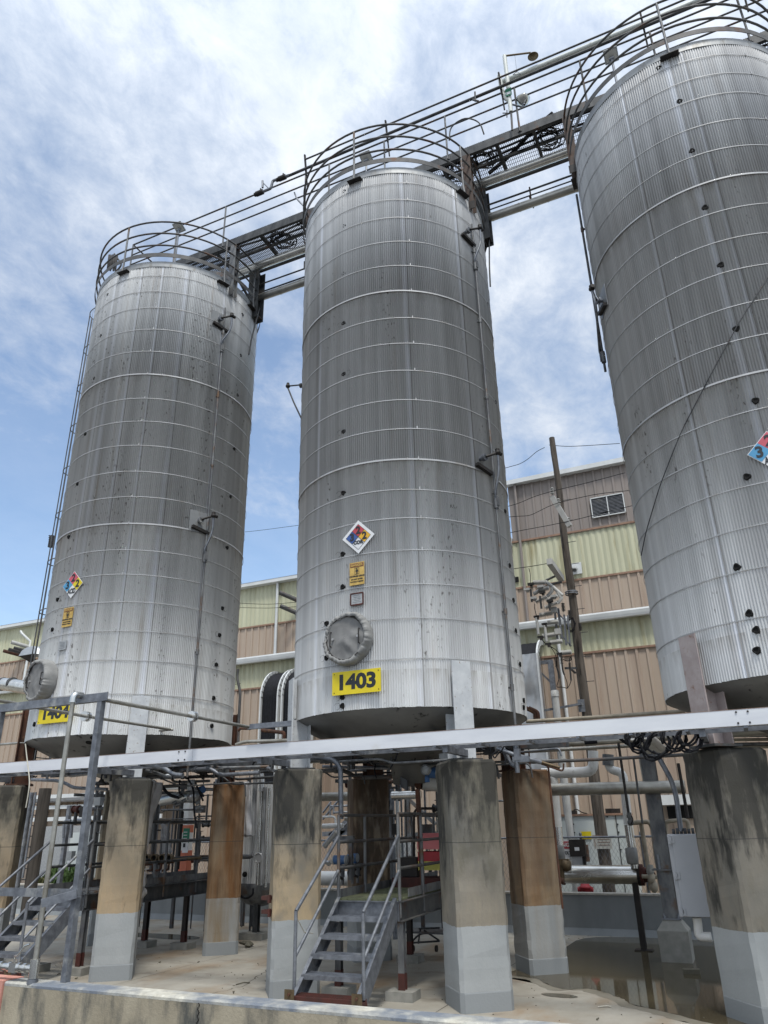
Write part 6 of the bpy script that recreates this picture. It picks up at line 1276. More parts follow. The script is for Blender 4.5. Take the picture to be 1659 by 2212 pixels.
def drape(name, lab, quad, mat, nx=10, ny=22, amp=.06, seed=1):
    rn = random.Random(seed); vs = []; a, b_, c, d = quad; ph = [rn.uniform(0, 6) for _ in range(4)]
    for j in range(ny+1):
        for i in range(nx+1):
            u, v = i/nx, j/ny; p = (a*(1-u)+b_*u)*(1-v) + (d*(1-u)+c*u)*v
            vs.append(p + Vector((.02*math.sin(v*9+ph[2]), amp*math.sin(u*9+ph[0]+v*3)+amp*.5*math.sin(u*19+v*7+ph[1]), .01*rn.uniform(-1, 1))))
    b = MB(); b.add(vs, [(j*(nx+1)+i, j*(nx+1)+i+1, (j+1)*(nx+1)+i+1, (j+1)*(nx+1)+i) for j in range(ny) for i in range(nx)], True)
    o = b.build(name, mat, label=lab, cat='plastic sheet'); s = o.modifiers.new('thick', 'SOLIDIFY'); s.thickness = .003; return o
drape('plastic_sheet', 'torn grey plastic sheet hanging right of the left tan column', [aY('k', 245, 400, 10.9), aY('k', 345, 430, 11.3), aY('k', 200, 1090, 11.2), aY('k', 120, 1120, 10.9)], 'plastic_sheet', seed=2)
drape('plastic_sheet', 'lower flap of plastic sheet at the edge of the left tan column', [aY('k', 175, 1200, 10.8), aY('k', 195, 1400, 11.0), aY('k', 130, 1600, 11.0), aY('k', 110, 1600, 10.8)], 'plastic_sheet', seed=5)
drape('plastic_sheet', 'small pointed scrap of plastic sheet above the four couplings', [aY('k', 350, 820, 13), aY('k', 370, 825, 13), aY('k', 440, 1090, 13), aY('k', 370, 1090, 13)], 'plastic_sheet', seed=8)
drape('plastic_sheet', 'long plastic sheet hanging beside the silvery vertical pipes', [aY('k', 1130, 420, 13.5), aY('k', 1190, 420, 13.6), aY('k', 1180, 940, 13.6), aY('k', 1110, 940, 13.5)], 'plastic_sheet', seed=11)
# second utility pole and its conduit
p0 = aY('C', 430, 1500, 15.6)
t = thing('utility_pole', 'dark utility pole with climbing rungs behind the leftmost column', 'utility pole', (p0.x, 15.6, 0))
b = MB(); b.tube([(p0.x, 15.6, 0), (p0.x, 15.6, 1.5), (p0.x, 15.6, 3.2)], .16, 16); b.build('pole_shaft', 'pole_dark', t)
b = MB(); 
for k in range(9): z = .7+k*.26; b.bar((p0.x-.34, 15.42, z), (p0.x-.05, 15.45, z), .03, .025)
b.build('standoff_bracket', 'galvanised_dark', t)
b = MB(); b.tube([(p0.x-.30, 15.4, 0), (p0.x-.30, 15.4, 3.1)], .085, 12); b.build('cable_sleeve', 'galvanised', t)
b = MB(); b.tube([(p0.x-.12, 15.4, 1), (p0.x-.12, 15.4, 3.1)], .03, 8); b.build('conduit_run', 'galvanised', t)
pipe('conduit', 'long grey conduit bending down behind the slanting foreground post', 'conduit', [aY('C', 340, 225, 12), aY('C', 760, 240, 12), aY('C', 870, 275, 12), aY('C', 970, 335, 12), aY('C', 1425, 357, 12)], .034, 'galvanised', bend=.25, n=10)
b = MB(); b.tube([aY('j', 240, 60, 9.2), aY('j', 255, 190, 9.2), aY('j', 285, 440, 9.0), aY('j', 245, 665, 9.0)], .010, 6, bend=.2); b.build('dangling_cable', 'rope', label='pale cable end dangling before the leftmost column', cat='cable')
for k, (x, y0_, y1_, m_, lb) in enumerate(((930, 570, 1560, 'galvanised', 'galvanised square post under the wall canopy'), (1350, 380, 1560, 'galvanised_dark', 'dark post left of the left tan column'), (1310, 400, 1400, 'galvanised_dark', 'second dark post left of the left tan column'))):
    p_ = aY('C', x, y0_, 15.2+k*.3); b = MB(); b.bar((p_.x, p_.y, p_.z), (p_.x, p_.y, .3), .10 if k == 0 else .07, .1, (0, 1, 0)); b.build('steel_post', m_, label=lb, cat='post')
pipe('bent_tube', 'bent grey tube with rounded shoulder above the left platform', 'pipe', [aY('C', 840, 1000, 15), aY('C', 850, 790, 15), aY('C', 880, 768, 15), aY('C', 940, 770, 15)], .03, 'galvanised', bend=.1)
pipe('bent_tube', 'wide bent grey tube beside the canopy post at left', 'pipe', [aY('C', 940, 1000, 14.8), aY('C', 955, 795, 14.8), aY('C', 990, 765, 14.8), aY('C', 1200, 765, 14.8)], .04, 'galvanised', bend=.15)
t = thing('equipment_cabinet', 'grey air unit behind the chain link fence at left', 'cabinet', aY('C', 1150, 1400, 18.6))
b = MB(); b.box(aY('C', 1150, 1220, 18.6), (1.0, .5, 1.25)); b.build('box_body', 'box_white', t)
b = MB()
for k in range(7): b.box(aY('C', 1150, 1120+k*26, 18.33), (.6, .02, .03))
b.build('louvre', 'galvanised', t)
b = MB(); b.box(aY('C', 900, 1180, 19), (2.2, .5, 1.5)); b.build('storage_crate', 'plate_metal', label='pale crate behind the chain link fence at the far left', cat='crate')
# shrubs and grass beyond the rear wall
def shrub(name, lab, c, r, n, mat, seed, kind=None, sz=.09):
    rn = random.Random(seed); b = MB(); c = Vector(c)
    for k in range(n):
        d = Vector((rn.gauss(0, 1), rn.gauss(0, 1), rn.gauss(0, 1))).normalized()*rn.random()**.5; p = c + Vector((d.x*r[0], d.y*r[1], d.z*r[2]))
        a = rn.uniform(0, 6.28); X = Vector((math.cos(a), math.sin(a), rn.uniform(-.4, .4)))*sz*.35; Y_ = Vector((rn.uniform(-.6, .6), rn.uniform(-.6, .6), 1)).normalized()*sz*1.3
        b.add([p-X, p+Y_*.4-X*1.1, p+Y_, p+Y_*.4+X*1.1, p+X], [(0, 1, 2, 3, 4)])
    if kind: return b.build(name, mat, kind=kind, label=lab, cat='grass')
    return b.build(name, mat, label=lab, cat='shrub')
c = aY('C', 850, 1450, 17.6); shrub('shrub', 'green shrub growing behind the fence at left', (c.x, 17.6, .75), (.75, .3, .42), 2600, 'leaf', 3, sz=.10)
c = aY('C', 620, 1600, 17.5); shrub('shrub', 'low yellowish shrub beside the dark utility pole', (c.x, 17.5, .55), (.7, .25, .3), 1500, 'grass_dry', 4, sz=.10)
rn = random.Random(12); b = MB()
for k in range(3800):
    x = rn.uniform(-16, -1.2); y = rn.uniform(17.3, 20.5); h = rn.uniform(.10, .32)*(1.5 if rn.random() < .1 else 1); a = rn.uniform(0, 3.14); w = .012
    if -11 < x < -5 and rn.random() < .5: continue
    X = Vector((math.cos(a)*w, math.sin(a)*w, 0)); p = Vector((x, y, -.12)); tp = p + Vector((rn.uniform(-.1, .1), rn.uniform(-.1, .1), h+.45)); b.add([p-X, p+X, tp], [(0, 1, 2)])
b.build('grass', 'grass_dry', kind='stuff', label='tufts of dry grass behind the rear wall', cat='grass')

# ------------------------------------------------------------------ chain link fence beyond the rear wall
FY = 17.9
fn_ = thing('chain_link_fence', 'chain link fence standing behind the low rear wall', 'fence', (-8, FY, 0))
fz0, fz1 = -.05, 1.76
b = MB(); x = -15.6; P_ = .085; k = 0
while x < .6:
    for s_ in (-1, 1):
        x2 = x + s_*(fz1-fz0)*.62
        b.bar((x, FY, fz0), (x2, FY+.003*s_, fz1+.02), .0045, .0045)
    x += P_
b.build('wire_mesh', 'galvanised', fn_)
b = MB(); b.tube([(-15.6, FY, fz1), (.9, FY, fz1)], .022, 8); b.build('top_rail', 'galvanised', fn_)
for x in (-15.2, -13.0, -11.2, aY('m', 530, 1100, FY).x, aY('m', 1105, 1100, FY).x, -.6): b = MB(); b.tube([(x, FY+.03, -.1), (x, FY+.03, fz1+.06)], .03, 8); b.ball((x, FY+.03, fz1+.07), .035, 8); b.build('fence_post', 'galvanised', fn_)
c = aY('m', 412, 1178, FY-.04)
t = thing('danger_sign', 'red and white DANGER HIGH VOLTAGE sign on the fence', 'sign', c)
cx_ = c.x-.07; zc_ = c.z
b = MB(); b.box((cx_, FY-.03, zc_), (.50, .006, .36)); b.build('sign_board', 'sign_white', t)
b = MB(); b.box((cx_, FY-.035, zc_+.085), (.48, .004, .15)); b.build('red_field', 'sign_red', t)
text_part('DANGER', .115, (cx_, FY-.040, zc_+.085), (1, 0, 0), (0, 0, 1), 'sign_white', t, 'word', .003, .95)
text_part('HIGH VOLTAGE', .088, (cx_, FY-.037, zc_-.075), (1, 0, 0), (0, 0, 1), 'sign_black', t, 'word', .0035, .78)
t = thing('meter_box', 'black meter box with pale window on the fence right of the danger sign', 'electrical box', aY('m', 495, 1340, FY-.1))
b = MB(); b.box(aY('m', 500, 1165, FY-.12), (.34, .14, .34)); b.build('box_body', 'black_iron', t)
b = MB(); b.box(aY('m', 492, 1175, FY-.20), (.10, .01, .07)); b.build('window', 'sign_white', t)
b = MB(); b.box(aY('m', 500, 1260, FY-.10), (.20, .06, .30)); b.box(aY('m', 478, 1290, FY-.10), (.12, .07, .2)); b.build('foil_wrap', 'duct_alu', t)
b = MB(); b.bar(aY('m', 460, 1130, FY-.1), aY('m', 478, 1330, FY-.1), .05, .05); b.bar(aY('m', 552, 1120, FY-.08), aY('m', 590, 1560, FY-.08), .09, .05); b.build('backing_post', 'black_iron', t)
b = MB(); b.box(aY('m', 585, 1215, FY+.02), (.10, .02, .34)); b.build('brown_panel', 'trim_brown', t)
t = thing('fire_hydrant', 'small red hydrant behind the rear wall', 'hydrant', aY('m', 573, 1575, 17.5))
c = aY('m', 573, 1550, 17.5); b = MB(); b.lathe((c.x, 17.5, c.z-.3), [(.09, 0), (.09, .30), (.13, .31), (.13, .34), (.10, .35), (.08, .41), (.03, .44), (.001, .44)], 18); b.cyl((c.x-.16, 17.5, c.z-.02), (c.x+.16, 17.5, c.z-.02), .05, 12); b.build('hydrant_body', 'red_paint', t)
b = MB(); b.cyl((c.x, 17.5, c.z+.14), (c.x, 17.5, c.z+.18), .03, 5); b.build('operating_nut', 'red_paint', t)
# transformer box
t = thing('transformer_cabinet', 'large pale grey transformer cabinet with rust streaks behind the fence', 'transformer', aY('m', 600, 1560, 20))
x0, x1 = aY('m', 262, 950, 20).x, aY('m', 960, 950, 20).x; z1 = aY('m', 600, 862, 20).z
b = MB(); b.span((x0, 20, -.1), (x1, 21.2, z1)); b.build('cabinet_body', 'box_white', t)
b = MB(); b.span((x0-.03, 19.96, z1), (x1+.03, 21.2, z1+.05)); b.build('cabinet_lid', 'trim_brown', t)
for x in (aY('m', 455, 950, 20).x, aY('m', 870, 950, 20).x): b = MB(); b.span((x-.008, 19.985, .0), (x+.008, 19.995, z1)); b.build('panel_seam', 'black_iron', t)
b = MB()
for x, y in ((270, 940), (285, 1020), (460, 940), (470, 1020), (880, 940), (890, 1015), (910, 1180), (280, 880), (440, 870), (780, 870)): p = aY('m', x, y, 20); b.cyl(p, p-Vector((0, .02, 0)), .018, 6)
b.build('bolt', 'black_iron', t)
b = MB(); b.box(aY('m', 578, 1045, 19.98), (.26, .01, .17)); b.build('yellow_label', 'sign_yellow', t)
b = MB(); p = aY('m', 440, 835, 20.2); b.box(p, (.26, .2, .12)); b.tube([p, aY('m', 480, 790, 20.2), aY('m', 540, 830, 20.2), aY('m', 590, 840, 20.2)], .014, 6, bend=.15)
for x in (790, 830, 880): b.box(aY('m', x, 825, 20.2), (.12, .1, .16))
b.tube([aY('m', 770, 840, 20.2), aY('m', 820, 795, 20.2), aY('m', 880, 835, 20.2)], .016, 6, bend=.1); b.build('bushing', 'black_iron', t)

# ------------------------------------------------------------------ right bay piping
pipe('tan_pipe', 'tan strapped pipe lying just above the white beam at right', 'pipe', [aY('c', 290, 263, 12.6), aY('c', 700, 238, 12.6), aY('c', 1190, 205, 12.6)], .03, 'tan_pipe', bands=.58, n=12)
pipe('tan_pipe', 'tan strapped pipe, highest of the group below the white beam at right', 'pipe', [aY('c', 240, 408, 13.5), aY('c', 930, 362, 13.5), aY('c', 1150, 350, 13.5)], .055, 'jacket_pipe', bands=.66, n=14, group='pipes under the beam in the right bay')
pipe('tan_pipe', 'slim tan pipe, second of the group below the white beam at right', 'pipe', [aY('c', 240, 436, 13.8), aY('c', 930, 398, 13.8)], .032, 'jacket_pipe', bands=.66, n=12, group='pipes under the beam in the right bay')
b = MB(); b.cyl(aY('c', 622, 380, 13.5), aY('c', 695, 375, 13.5), .060, 14); b.build('black_sleeve', 'black_rubber', label='black sleeve wrapped round the highest tan pipe before the pole', cat='sleeve')
pipe('rusty_pipe', 'long brown pipe crossing the right bay to the dark column', 'pipe', [aY('c', 250, 497, 12.4), aY('c', 700, 478, 12.4), aY('c', 1180, 452, 12.4)], .026, 'rusty_rail', n=10)
pipe('rusty_pipe', 'thin rusty pipe running close under the white beam at right', 'pipe', [aY('c', 240, 372, 11.8), aY('c', 760, 330, 11.8)], .012, 'rust', n=8)
pipe('rusty_pipe', 'thin rusty pipe dropping beside the second rusty column', 'pipe', [aY('c', 245, 378, 12.2), aY('c', 300, 378, 12.2), aY('c', 312, 520, 12.2)], .012, 'rust', bend=.06, n=8)
pipe('rusty_pipe', 'rusty drain pipe ending in an elbow over the second rusty column', 'pipe', [aY('c', 230, 455, 11.6), aY('c', 370, 492, 11.6), aY('c', 480, 525, 11.6)], .022, 'brass_old', n=8)
pipe('rusty_pipe', 'thin rusty pipe hooked downward right of the second rusty column', 'pipe', [aY('c', 370, 500, 11.9), aY('c', 440, 525, 11.9), aY('c', 500, 545, 11.9), aY('c', 502, 500, 11.9)], .015, 'rust', bend=.05, n=8)
p0 = aY('c', 378, 520, 12.2); pipe('rusty_pipe', 'very thin rusty pipe running down the right edge of the rusty column', 'pipe', [Vector((p0.x+.08, 12.3, p0.z)), Vector((p0.x+.08, 12.3, .9))], .018, 'rust', n=6)
pipe('jacketed_pipe', 'broad jacketed pipe crossing the right bay at mid height', 'pipe', [aY('c', 385, 650, 14.2), aY('c', 1190, 632, 14.2)], .105, 'jacket_pipe', bands=.68, n=26, band_w=.03)
Yw = 14.8
pipe('white_pipe', 'thick white insulated pipe rising behind the wooden pole', 'pipe', [aY('c', 380, 558, Yw), aY('c', 672, 548, Yw), aY('c', 668, 430, Yw)], .095, 'white_pipe', bend=.2, n=20, group='white insulated pipes in the right bay')
pipe('white_pipe', 'white insulated pipe bending twice down to the heat exchanger', 'pipe', [aY('c', 755, 450, Yw+.3), aY('c', 757, 535, Yw+.3), aY('c', 838, 552, Yw+.3), aY('c', 868, 850, Yw+.3)], .078, 'white_pipe', bend=.16, n=20, group='white insulated pipes in the right bay')
b = MB(); b.cyl(aY('c', 753, 450, Yw+.28), aY('c', 754, 512, Yw+.28), .105, 18); b.build('grey_lagging', 'galvanised_old', label='grey lagging sleeve near the top of the bending white pipe', cat='sleeve')
pipe('white_pipe', 'white insulated pipe dropping beside the danger sign', 'pipe', [aY('c', 380, 572, Yw), aY('c', 445, 574, Yw), aY('c', 470, 860, Yw)], .075, 'white_pipe', bend=.15, n=18, group='white insulated pipes in the right bay')
pipe('steel_riser', 'shiny twin risers standing on the right end of the heat exchanger', 'pipe', [aY('c', 866, 850, Yw+.3), aY('c', 905, 1095, Yw+.3)], .07, 'stainless', n=14)
pipe('steel_riser', 'shiny riser on the left end of the heat exchanger', 'pipe', [aY('c', 470, 855, Yw), aY('c', 490, 1060, Yw)], .07, 'stainless', n=14)
for x, y0_, y1_, lb in ((898, 1005, 1065, 'soft grey lagging on the right riser of the heat exchanger'), (484, 990, 1048, 'soft grey lagging on the left riser of the heat exchanger')):
    b = MB(); b.lathe(aY('c', x-4, y1_, Yw-.02), [(.07, -.02), (.10, .0), (.105, .12), (.10, .24), (.07, .25)], 18, (0, 0, 1)); b.build('grey_lagging', 'fabric_grey', label=lb, cat='sleeve')
Yh = 15.2
t = thing('heat_exchanger', 'long silver jacketed cylinder lying on two black posts above the puddle', 'heat exchanger', aY('c', 720, 1180, Yh))
p, q_ = aY('c', 505, 1128, Yh), aY('c', 922, 1131, Yh); b = MB(); b.cyl(p, q_, .155, 32); 
for k in (.13, .70): c = p+(q_-p)*k; b.cyl(c-(q_-p).normalized()*.02, c+(q_-p).normalized()*.02, .159, 32)
b.build('jacket', 'stainless', t)
b = MB(); b.cyl(q_, q_+Vector((.05, 0, 0)), .18, 24); b.build('end_flange', 'black_iron', t)
b = MB(); b.cyl(q_+Vector((.05, 0, 0)), q_+Vector((.10, 0, 0)), .175, 24); b.lathe(q_+Vector((.10, 0, 0)), [(.13, 0), (.11, .08), (.05, .12), (.04, .2)], 18, (1, 0, 0)); b.build('end_cover', 'dark_red_rust', t)
b = MB(); b.cyl(p-Vector((.25, 0, 0)), p-Vector((.05, 0, 0)), .155, 24); b.cyl(p-Vector((.05, 0, 0)), p, .18, 24); b.cyl(p-Vector((.45, 0, 0)), p-Vector((.25, 0, 0)), .10, 18); b.build('end_cover', 'dark_red_rust', t)
for x, ybt in ((475, 1505), (965, 1520)):
    fo = aZ('c', x+35 if x < 900 else x+27, ybt, .0); b = MB(); b.bar((fo.x, Yh, .0), (fo.x, Yh, 1.05), .10, .10, (0, 1, 0)); b.box((fo.x, Yh, .01), (.3, .22, .02)); b.build('support_post', 'black_iron', t)
t = thing('control_valve', 'brown valve actuator on the left end of the heat exchanger', 'valve', aY('m', 330, 1500, 14.6))
b = MB(); b.tube([aY('m', 355, 1480, 14.5), aY('m', 350, 1290, 14.5)], .04, 8); b.box(aY('m', 300, 1300, 14.5), (.26, .08, .05)); b.box(aY('m', 365, 1300, 14.5), (.2, .1, .1)); b.build('yoke', 'brass_old', t)
b = MB(); b.lathe(aY('m', 385, 1330, 14.5), [(.001, -.05), (.09, -.04), (.11, 0), (.08, .08), (.001, .10)], 18, (1, -.2, 0)); b.build('diaphragm_case', 'brass_old', t)
b = MB(); b.tube([aY('m', 265, 1470, 14.4), aY('m', 370, 1480, 14.4)], .05, 10); b.tube([aY('m', 240, 1200, 14.4), aY('m', 262, 1160, 14.4), aY('m', 270, 1290, 14.4)], .015, 6, bend=.05); b.build('inlet_pipe', 'rust', t)
pipe('lagged_pipe', 'brown lagged pipe looping beside the right shiny riser', 'pipe', [aY('c', 885, 838, 15), aY('c', 985, 830, 15), aY('c', 1008, 870, 15), aY('c', 1030, 1060, 15)], .04, 'tan_pipe', bend=.2)
pipe('lagged_pipe', 'brown lagged vertical pipe left of the tall steel post', 'pipe', [aY('c', 940, 840, 15.1), aY('c', 990, 1150, 15.1), aY('c', 995, 1220, 15.1)], .04, 'tan_pipe')
pipe('lagged_pipe', 'tan pipe leaving the right end of the heat exchanger', 'pipe', [aY('c', 945, 1140, 15.0), aY('c', 1075, 1145, 15.0)], .035, 'tan_pipe')
pipe('lagged_pipe', 'tan lagged pipe bridging behind the grey cabinet', 'pipe', [aY('c', 1082, 900, 14.5), aY('c', 1078, 830, 14.5), aY('c', 1130, 824, 14.5), aY('c', 1205, 820, 14.5), aY('c', 1212, 880, 14.5)], .032, 'tan_pipe', bend=.1)
for k, (x, y) in enumerate(((992, 1105), (1000, 1150), (1015, 1200))):
    b = MB(); b.lathe(aY('c', x, y, 14.9), [(.03, -.09), (.06, -.05), (.065, 0), (.055, .05), (.03, .09)], 12, (.2, 0, 1)); b.build('pipe_joint', 'pedestal_concrete' if k == 0 else 'tan_pipe', label=('lagged joint, top of three at the right end of the heat exchanger', 'lagged joint, middle of three at the right end of the heat exchanger', 'lagged joint, lowest of three at the right end of the heat exchanger')[k], cat='joint', group='lagged pipe joints')
for k, (x0_, y0_, x1_, y1_, r_, m_, lb) in enumerate(((812, 385, 872, 800, .022, 'black_iron', 'black hanger rod crossing in front of the bending white pipe'), (898, 475, 948, 840, .017, 'galvanised_dark', 'thin dark rod right of the black hanger rod'), (1150, 500, 1205, 810, .025, 'black_iron', 'black rod at the left edge of the dark column'))):
    p, q_ = aY('c', x0_, y0_, 13.2), aY('c', x1_, y1_, 13.2); pipe('hanger_rod', lb, 'rod', [Vector((q_.x, 13.2, p.z)), Vector((q_.x, 13.2, q_.z))] if k == 9 else [p, q_], r_, m_, n=8, group='rods hanging in the right bay')
t = thing('cable_fitting', 'dark fitting with loose wires at the head of the right riser', 'fitting', aY('m', 1000, 930, 13.2))
b = MB(); b.tube([aY('m', 985, 830, 13.2), aY('m', 1000, 900, 13.2)], .035, 8); b.ball(aY('m', 1000, 925, 13.2), .05, 10); b.cyl(aY('m', 985, 850, 13.2), aY('m', 990, 880, 13.2), .04, 8); b.build('fitting_body', 'rusty_rail', t)
b = MB(); b.tube([aY('m', 1010, 860, 13.1), aY('m', 1025, 900, 13.1), aY('m', 1005, 940, 13.1)], .01, 5, bend=.05); b.build('wire_loop', 'wire', t)
# tall steel post on its pedestal
SX, SY = -1.49, 14.35
t = thing('steel_post', 'tall galvanised steel post on a chamfered concrete block in the puddle', 'post', (SX, SY, 0))
b = MB(); b.ibeam((SX, SY, .60), (SX, SY, 3.4), .23, .21, .014, (0, 1, 0)); b.box((SX-.02, SY-.02, 1.32), (.34, .30, .02)); b.build('post_shaft', 'galvanised_old', t)
b = MB(); b.bar((SX-.06, SY-.14, 1.30), (SX-.06, SY-.14, 1.55), .03, .03, (0, 1, 0)); b.box((SX, SY, .60), (.30, .30, .02)); b.build('bracket', 'galvanised', t)
b = MB(); h_ = .21; vs = []
for hh, z in ((.235, -.02), (.24, .44), (.13, .59)):
    vs += [Vector((SX+x*hh, SY+y*hh, z)) for x, y in ((-1, -1), (1, -1), (1, 1), (-1, 1))]
b.add(vs, [(j*4+k, j*4+(k+1) % 4, (j+1)*4+(k+1) % 4, (j+1)*4+k) for j in range(2) for k in range(4)] + [(8, 9, 10, 11)]); b.build('concrete_block', 'pedestal_concrete', t, bevel=.008)
b = MB()
for x in (-.11, .11): b.cyl((SX+x, SY-.10, .58), (SX+x, SY-.10, .68), .016, 8); b.cyl((SX+x, SY-.10, .61), (SX+x, SY-.10, .64), .03, 6)
b.build('anchor_bolt', 'galvanised', t)
pipe('conduit', 'thin grey conduit standing just left of the tall steel post', 'conduit', [aY('c', 940, 470, 14.6), aY('c', 1008, 830, 14.6), aY('c', 1050, 1180, 14.6)], .045, 'jacket_pipe', n=12, bands=1.0)
# grey cabinet
Yc = 11.55
p, q_ = aY('F', 655, 215, Yc), aY('F', 785, 1032, Yc); x0 = (p.x+q_.x)/2; z1, z0 = p.z, q_.z
t = thing('grey_cabinet', 'tall grey electrical cabinet with three hinges left of the dark column', 'cabinet', (x0+.4, Yc, z0))
b = MB(); b.span((x0, Yc, z0), (x0+.78, Yc+.28, z1)); b.build('cabinet_body', 'cabinet_grey', t, bevel=.012)
b = MB(); b.span((x0+.055, Yc-.022, z0+.008), (x0+.78, Yc-.002, z1-.008)); d_ = b.build('door', 'cabinet_grey', t, bevel=.006)
for y in (270, 620, 980):
    z = aY('F', 740, y, Yc).z; b = MB(); b.span((x0+.012, Yc-.030, z-.05), (x0+.042, Yc-.002, z+.04)); b.span((x0+.062, Yc-.036, z-.04), (x0+.092, Yc-.02, z+.05)); b.span((x0+.03, Yc-.036, z-.012), (x0+.07, Yc-.026, z+.022)); b.cyl((x0+.052, Yc-.030, z-.05), (x0+.052, Yc-.030, z+.05), .009, 8); b.build('hinge', 'cabinet_grey', d_)
b = MB(); z = aY('F', 760, 185, Yc+.1).z
for k in range(6): x = x0+.07+k*.05; b.cyl((x, Yc+.12, z1+.03), (x+.035, Yc+.12, z1+.03), .035+.01*(k % 2), 10)
b.build('cable_gland', 'galvanised_dark', t)
pipe('conduit', 'bent galvanised conduit entering the top of the grey cabinet', 'conduit', [aY('c', 1000, 400, Yc+.15), aY('c', 1042, 470, Yc+.15), aY('c', 1112, 595, Yc+.15), aY('c', 1138, 680, Yc+.15), aY('c', 1166, 885, Yc+.12)], .035, 'galvanised', bend=.25, n=12)
pipe('drain_pipe', 'white plastic elbow pipe under the grey cabinet', 'pipe', [aY('F', 955, 1040, Yc+.15), aY('F', 965, 1090, Yc+.15), aY('F', 975, 1225, Yc+.15), aY('F', 1100, 1228, Yc+.15)], .055, 'white_pipe', bend=.05, n=16)
# cable loops hung under the beam
for k, (x, y, R__, n, lb) in enumerate(((905, 352, .12, 2, 'smallest black cable coil, leftmost under the beam'), (945, 372, .17, 3, 'black cable coil, second from the left under the beam'), (1045, 385, .25, 4, 'largest and lowest hanging black cable coil under the beam'), (1115, 365, .18, 2, 'loose black cable coil right of the largest one under the beam'), (1205, 358, .17, 4, 'dense black cable coil, rightmost under the beam'))):
    coil('cable_coil', lb, 'cable', aY('c', x, y, 9.75), R__, .014, n, 'black_rubber', k+3, .45, (.25, -1, 0), group='black cable coils hanging under the beam')
pipe('black_hose', 'black cable bundle sagging between the coils under the beam', 'cable', [aY('c', 785, 325, 9.8), aY('c', 850, 385, 9.8), aY('c', 905, 405, 9.8), aY('c', 950, 330, 9.8)], .02, 'black_rubber', bend=.2, n=8)
for k, (x0_, y0_, x1_, y1_) in enumerate(((865, 345, 960, 425), (925, 345, 1010, 420), (975, 345, 1060, 415), (1040, 340, 1120, 400))):
    p, q_ = aY('v', (x0_-800)*.9+150, (y0_-345)*1.9+250, 10.2), aY('v', (x0_-800)*.9+330, (y0_-345)*1.9+400, 11.2)
    pipe('open_conduit', ('open grey conduit end, leftmost behind the cable coils', 'open grey conduit end, second behind the cable coils', 'open grey conduit end, third behind the cable coils', 'open grey conduit end, rightmost behind the cable coils')[k], 'conduit', [p, q_], .055, 'insulator_grey', n=12, group='open conduit ends behind the cable coils')
pipe('jacketed_pipe', 'jacketed pipe right of the dark column top at the picture edge', 'pipe', [aY('c', 1430, 320, 11.5), aY('c', 1700, 300, 11.5)], .085, 'jacket_pipe', bands=.5, n=16)
for k, y in enumerate((345, 368, 392, 410)): pipe('rack_pipe', ('slim pipe, first below the jacketed one at the right edge', 'slim pipe, second below the jacketed one at the right edge', 'slim pipe, third below the jacketed one at the right edge', 'slim pipe, lowest at the right picture edge')[k], 'pipe', [aY('c', 1430, y, 12), aY('c', 1700, y-4, 12)], .022, 'tan_pipe' if k % 2 else 'galvanised_old', n=8, group='slim pipes at the right picture edge')

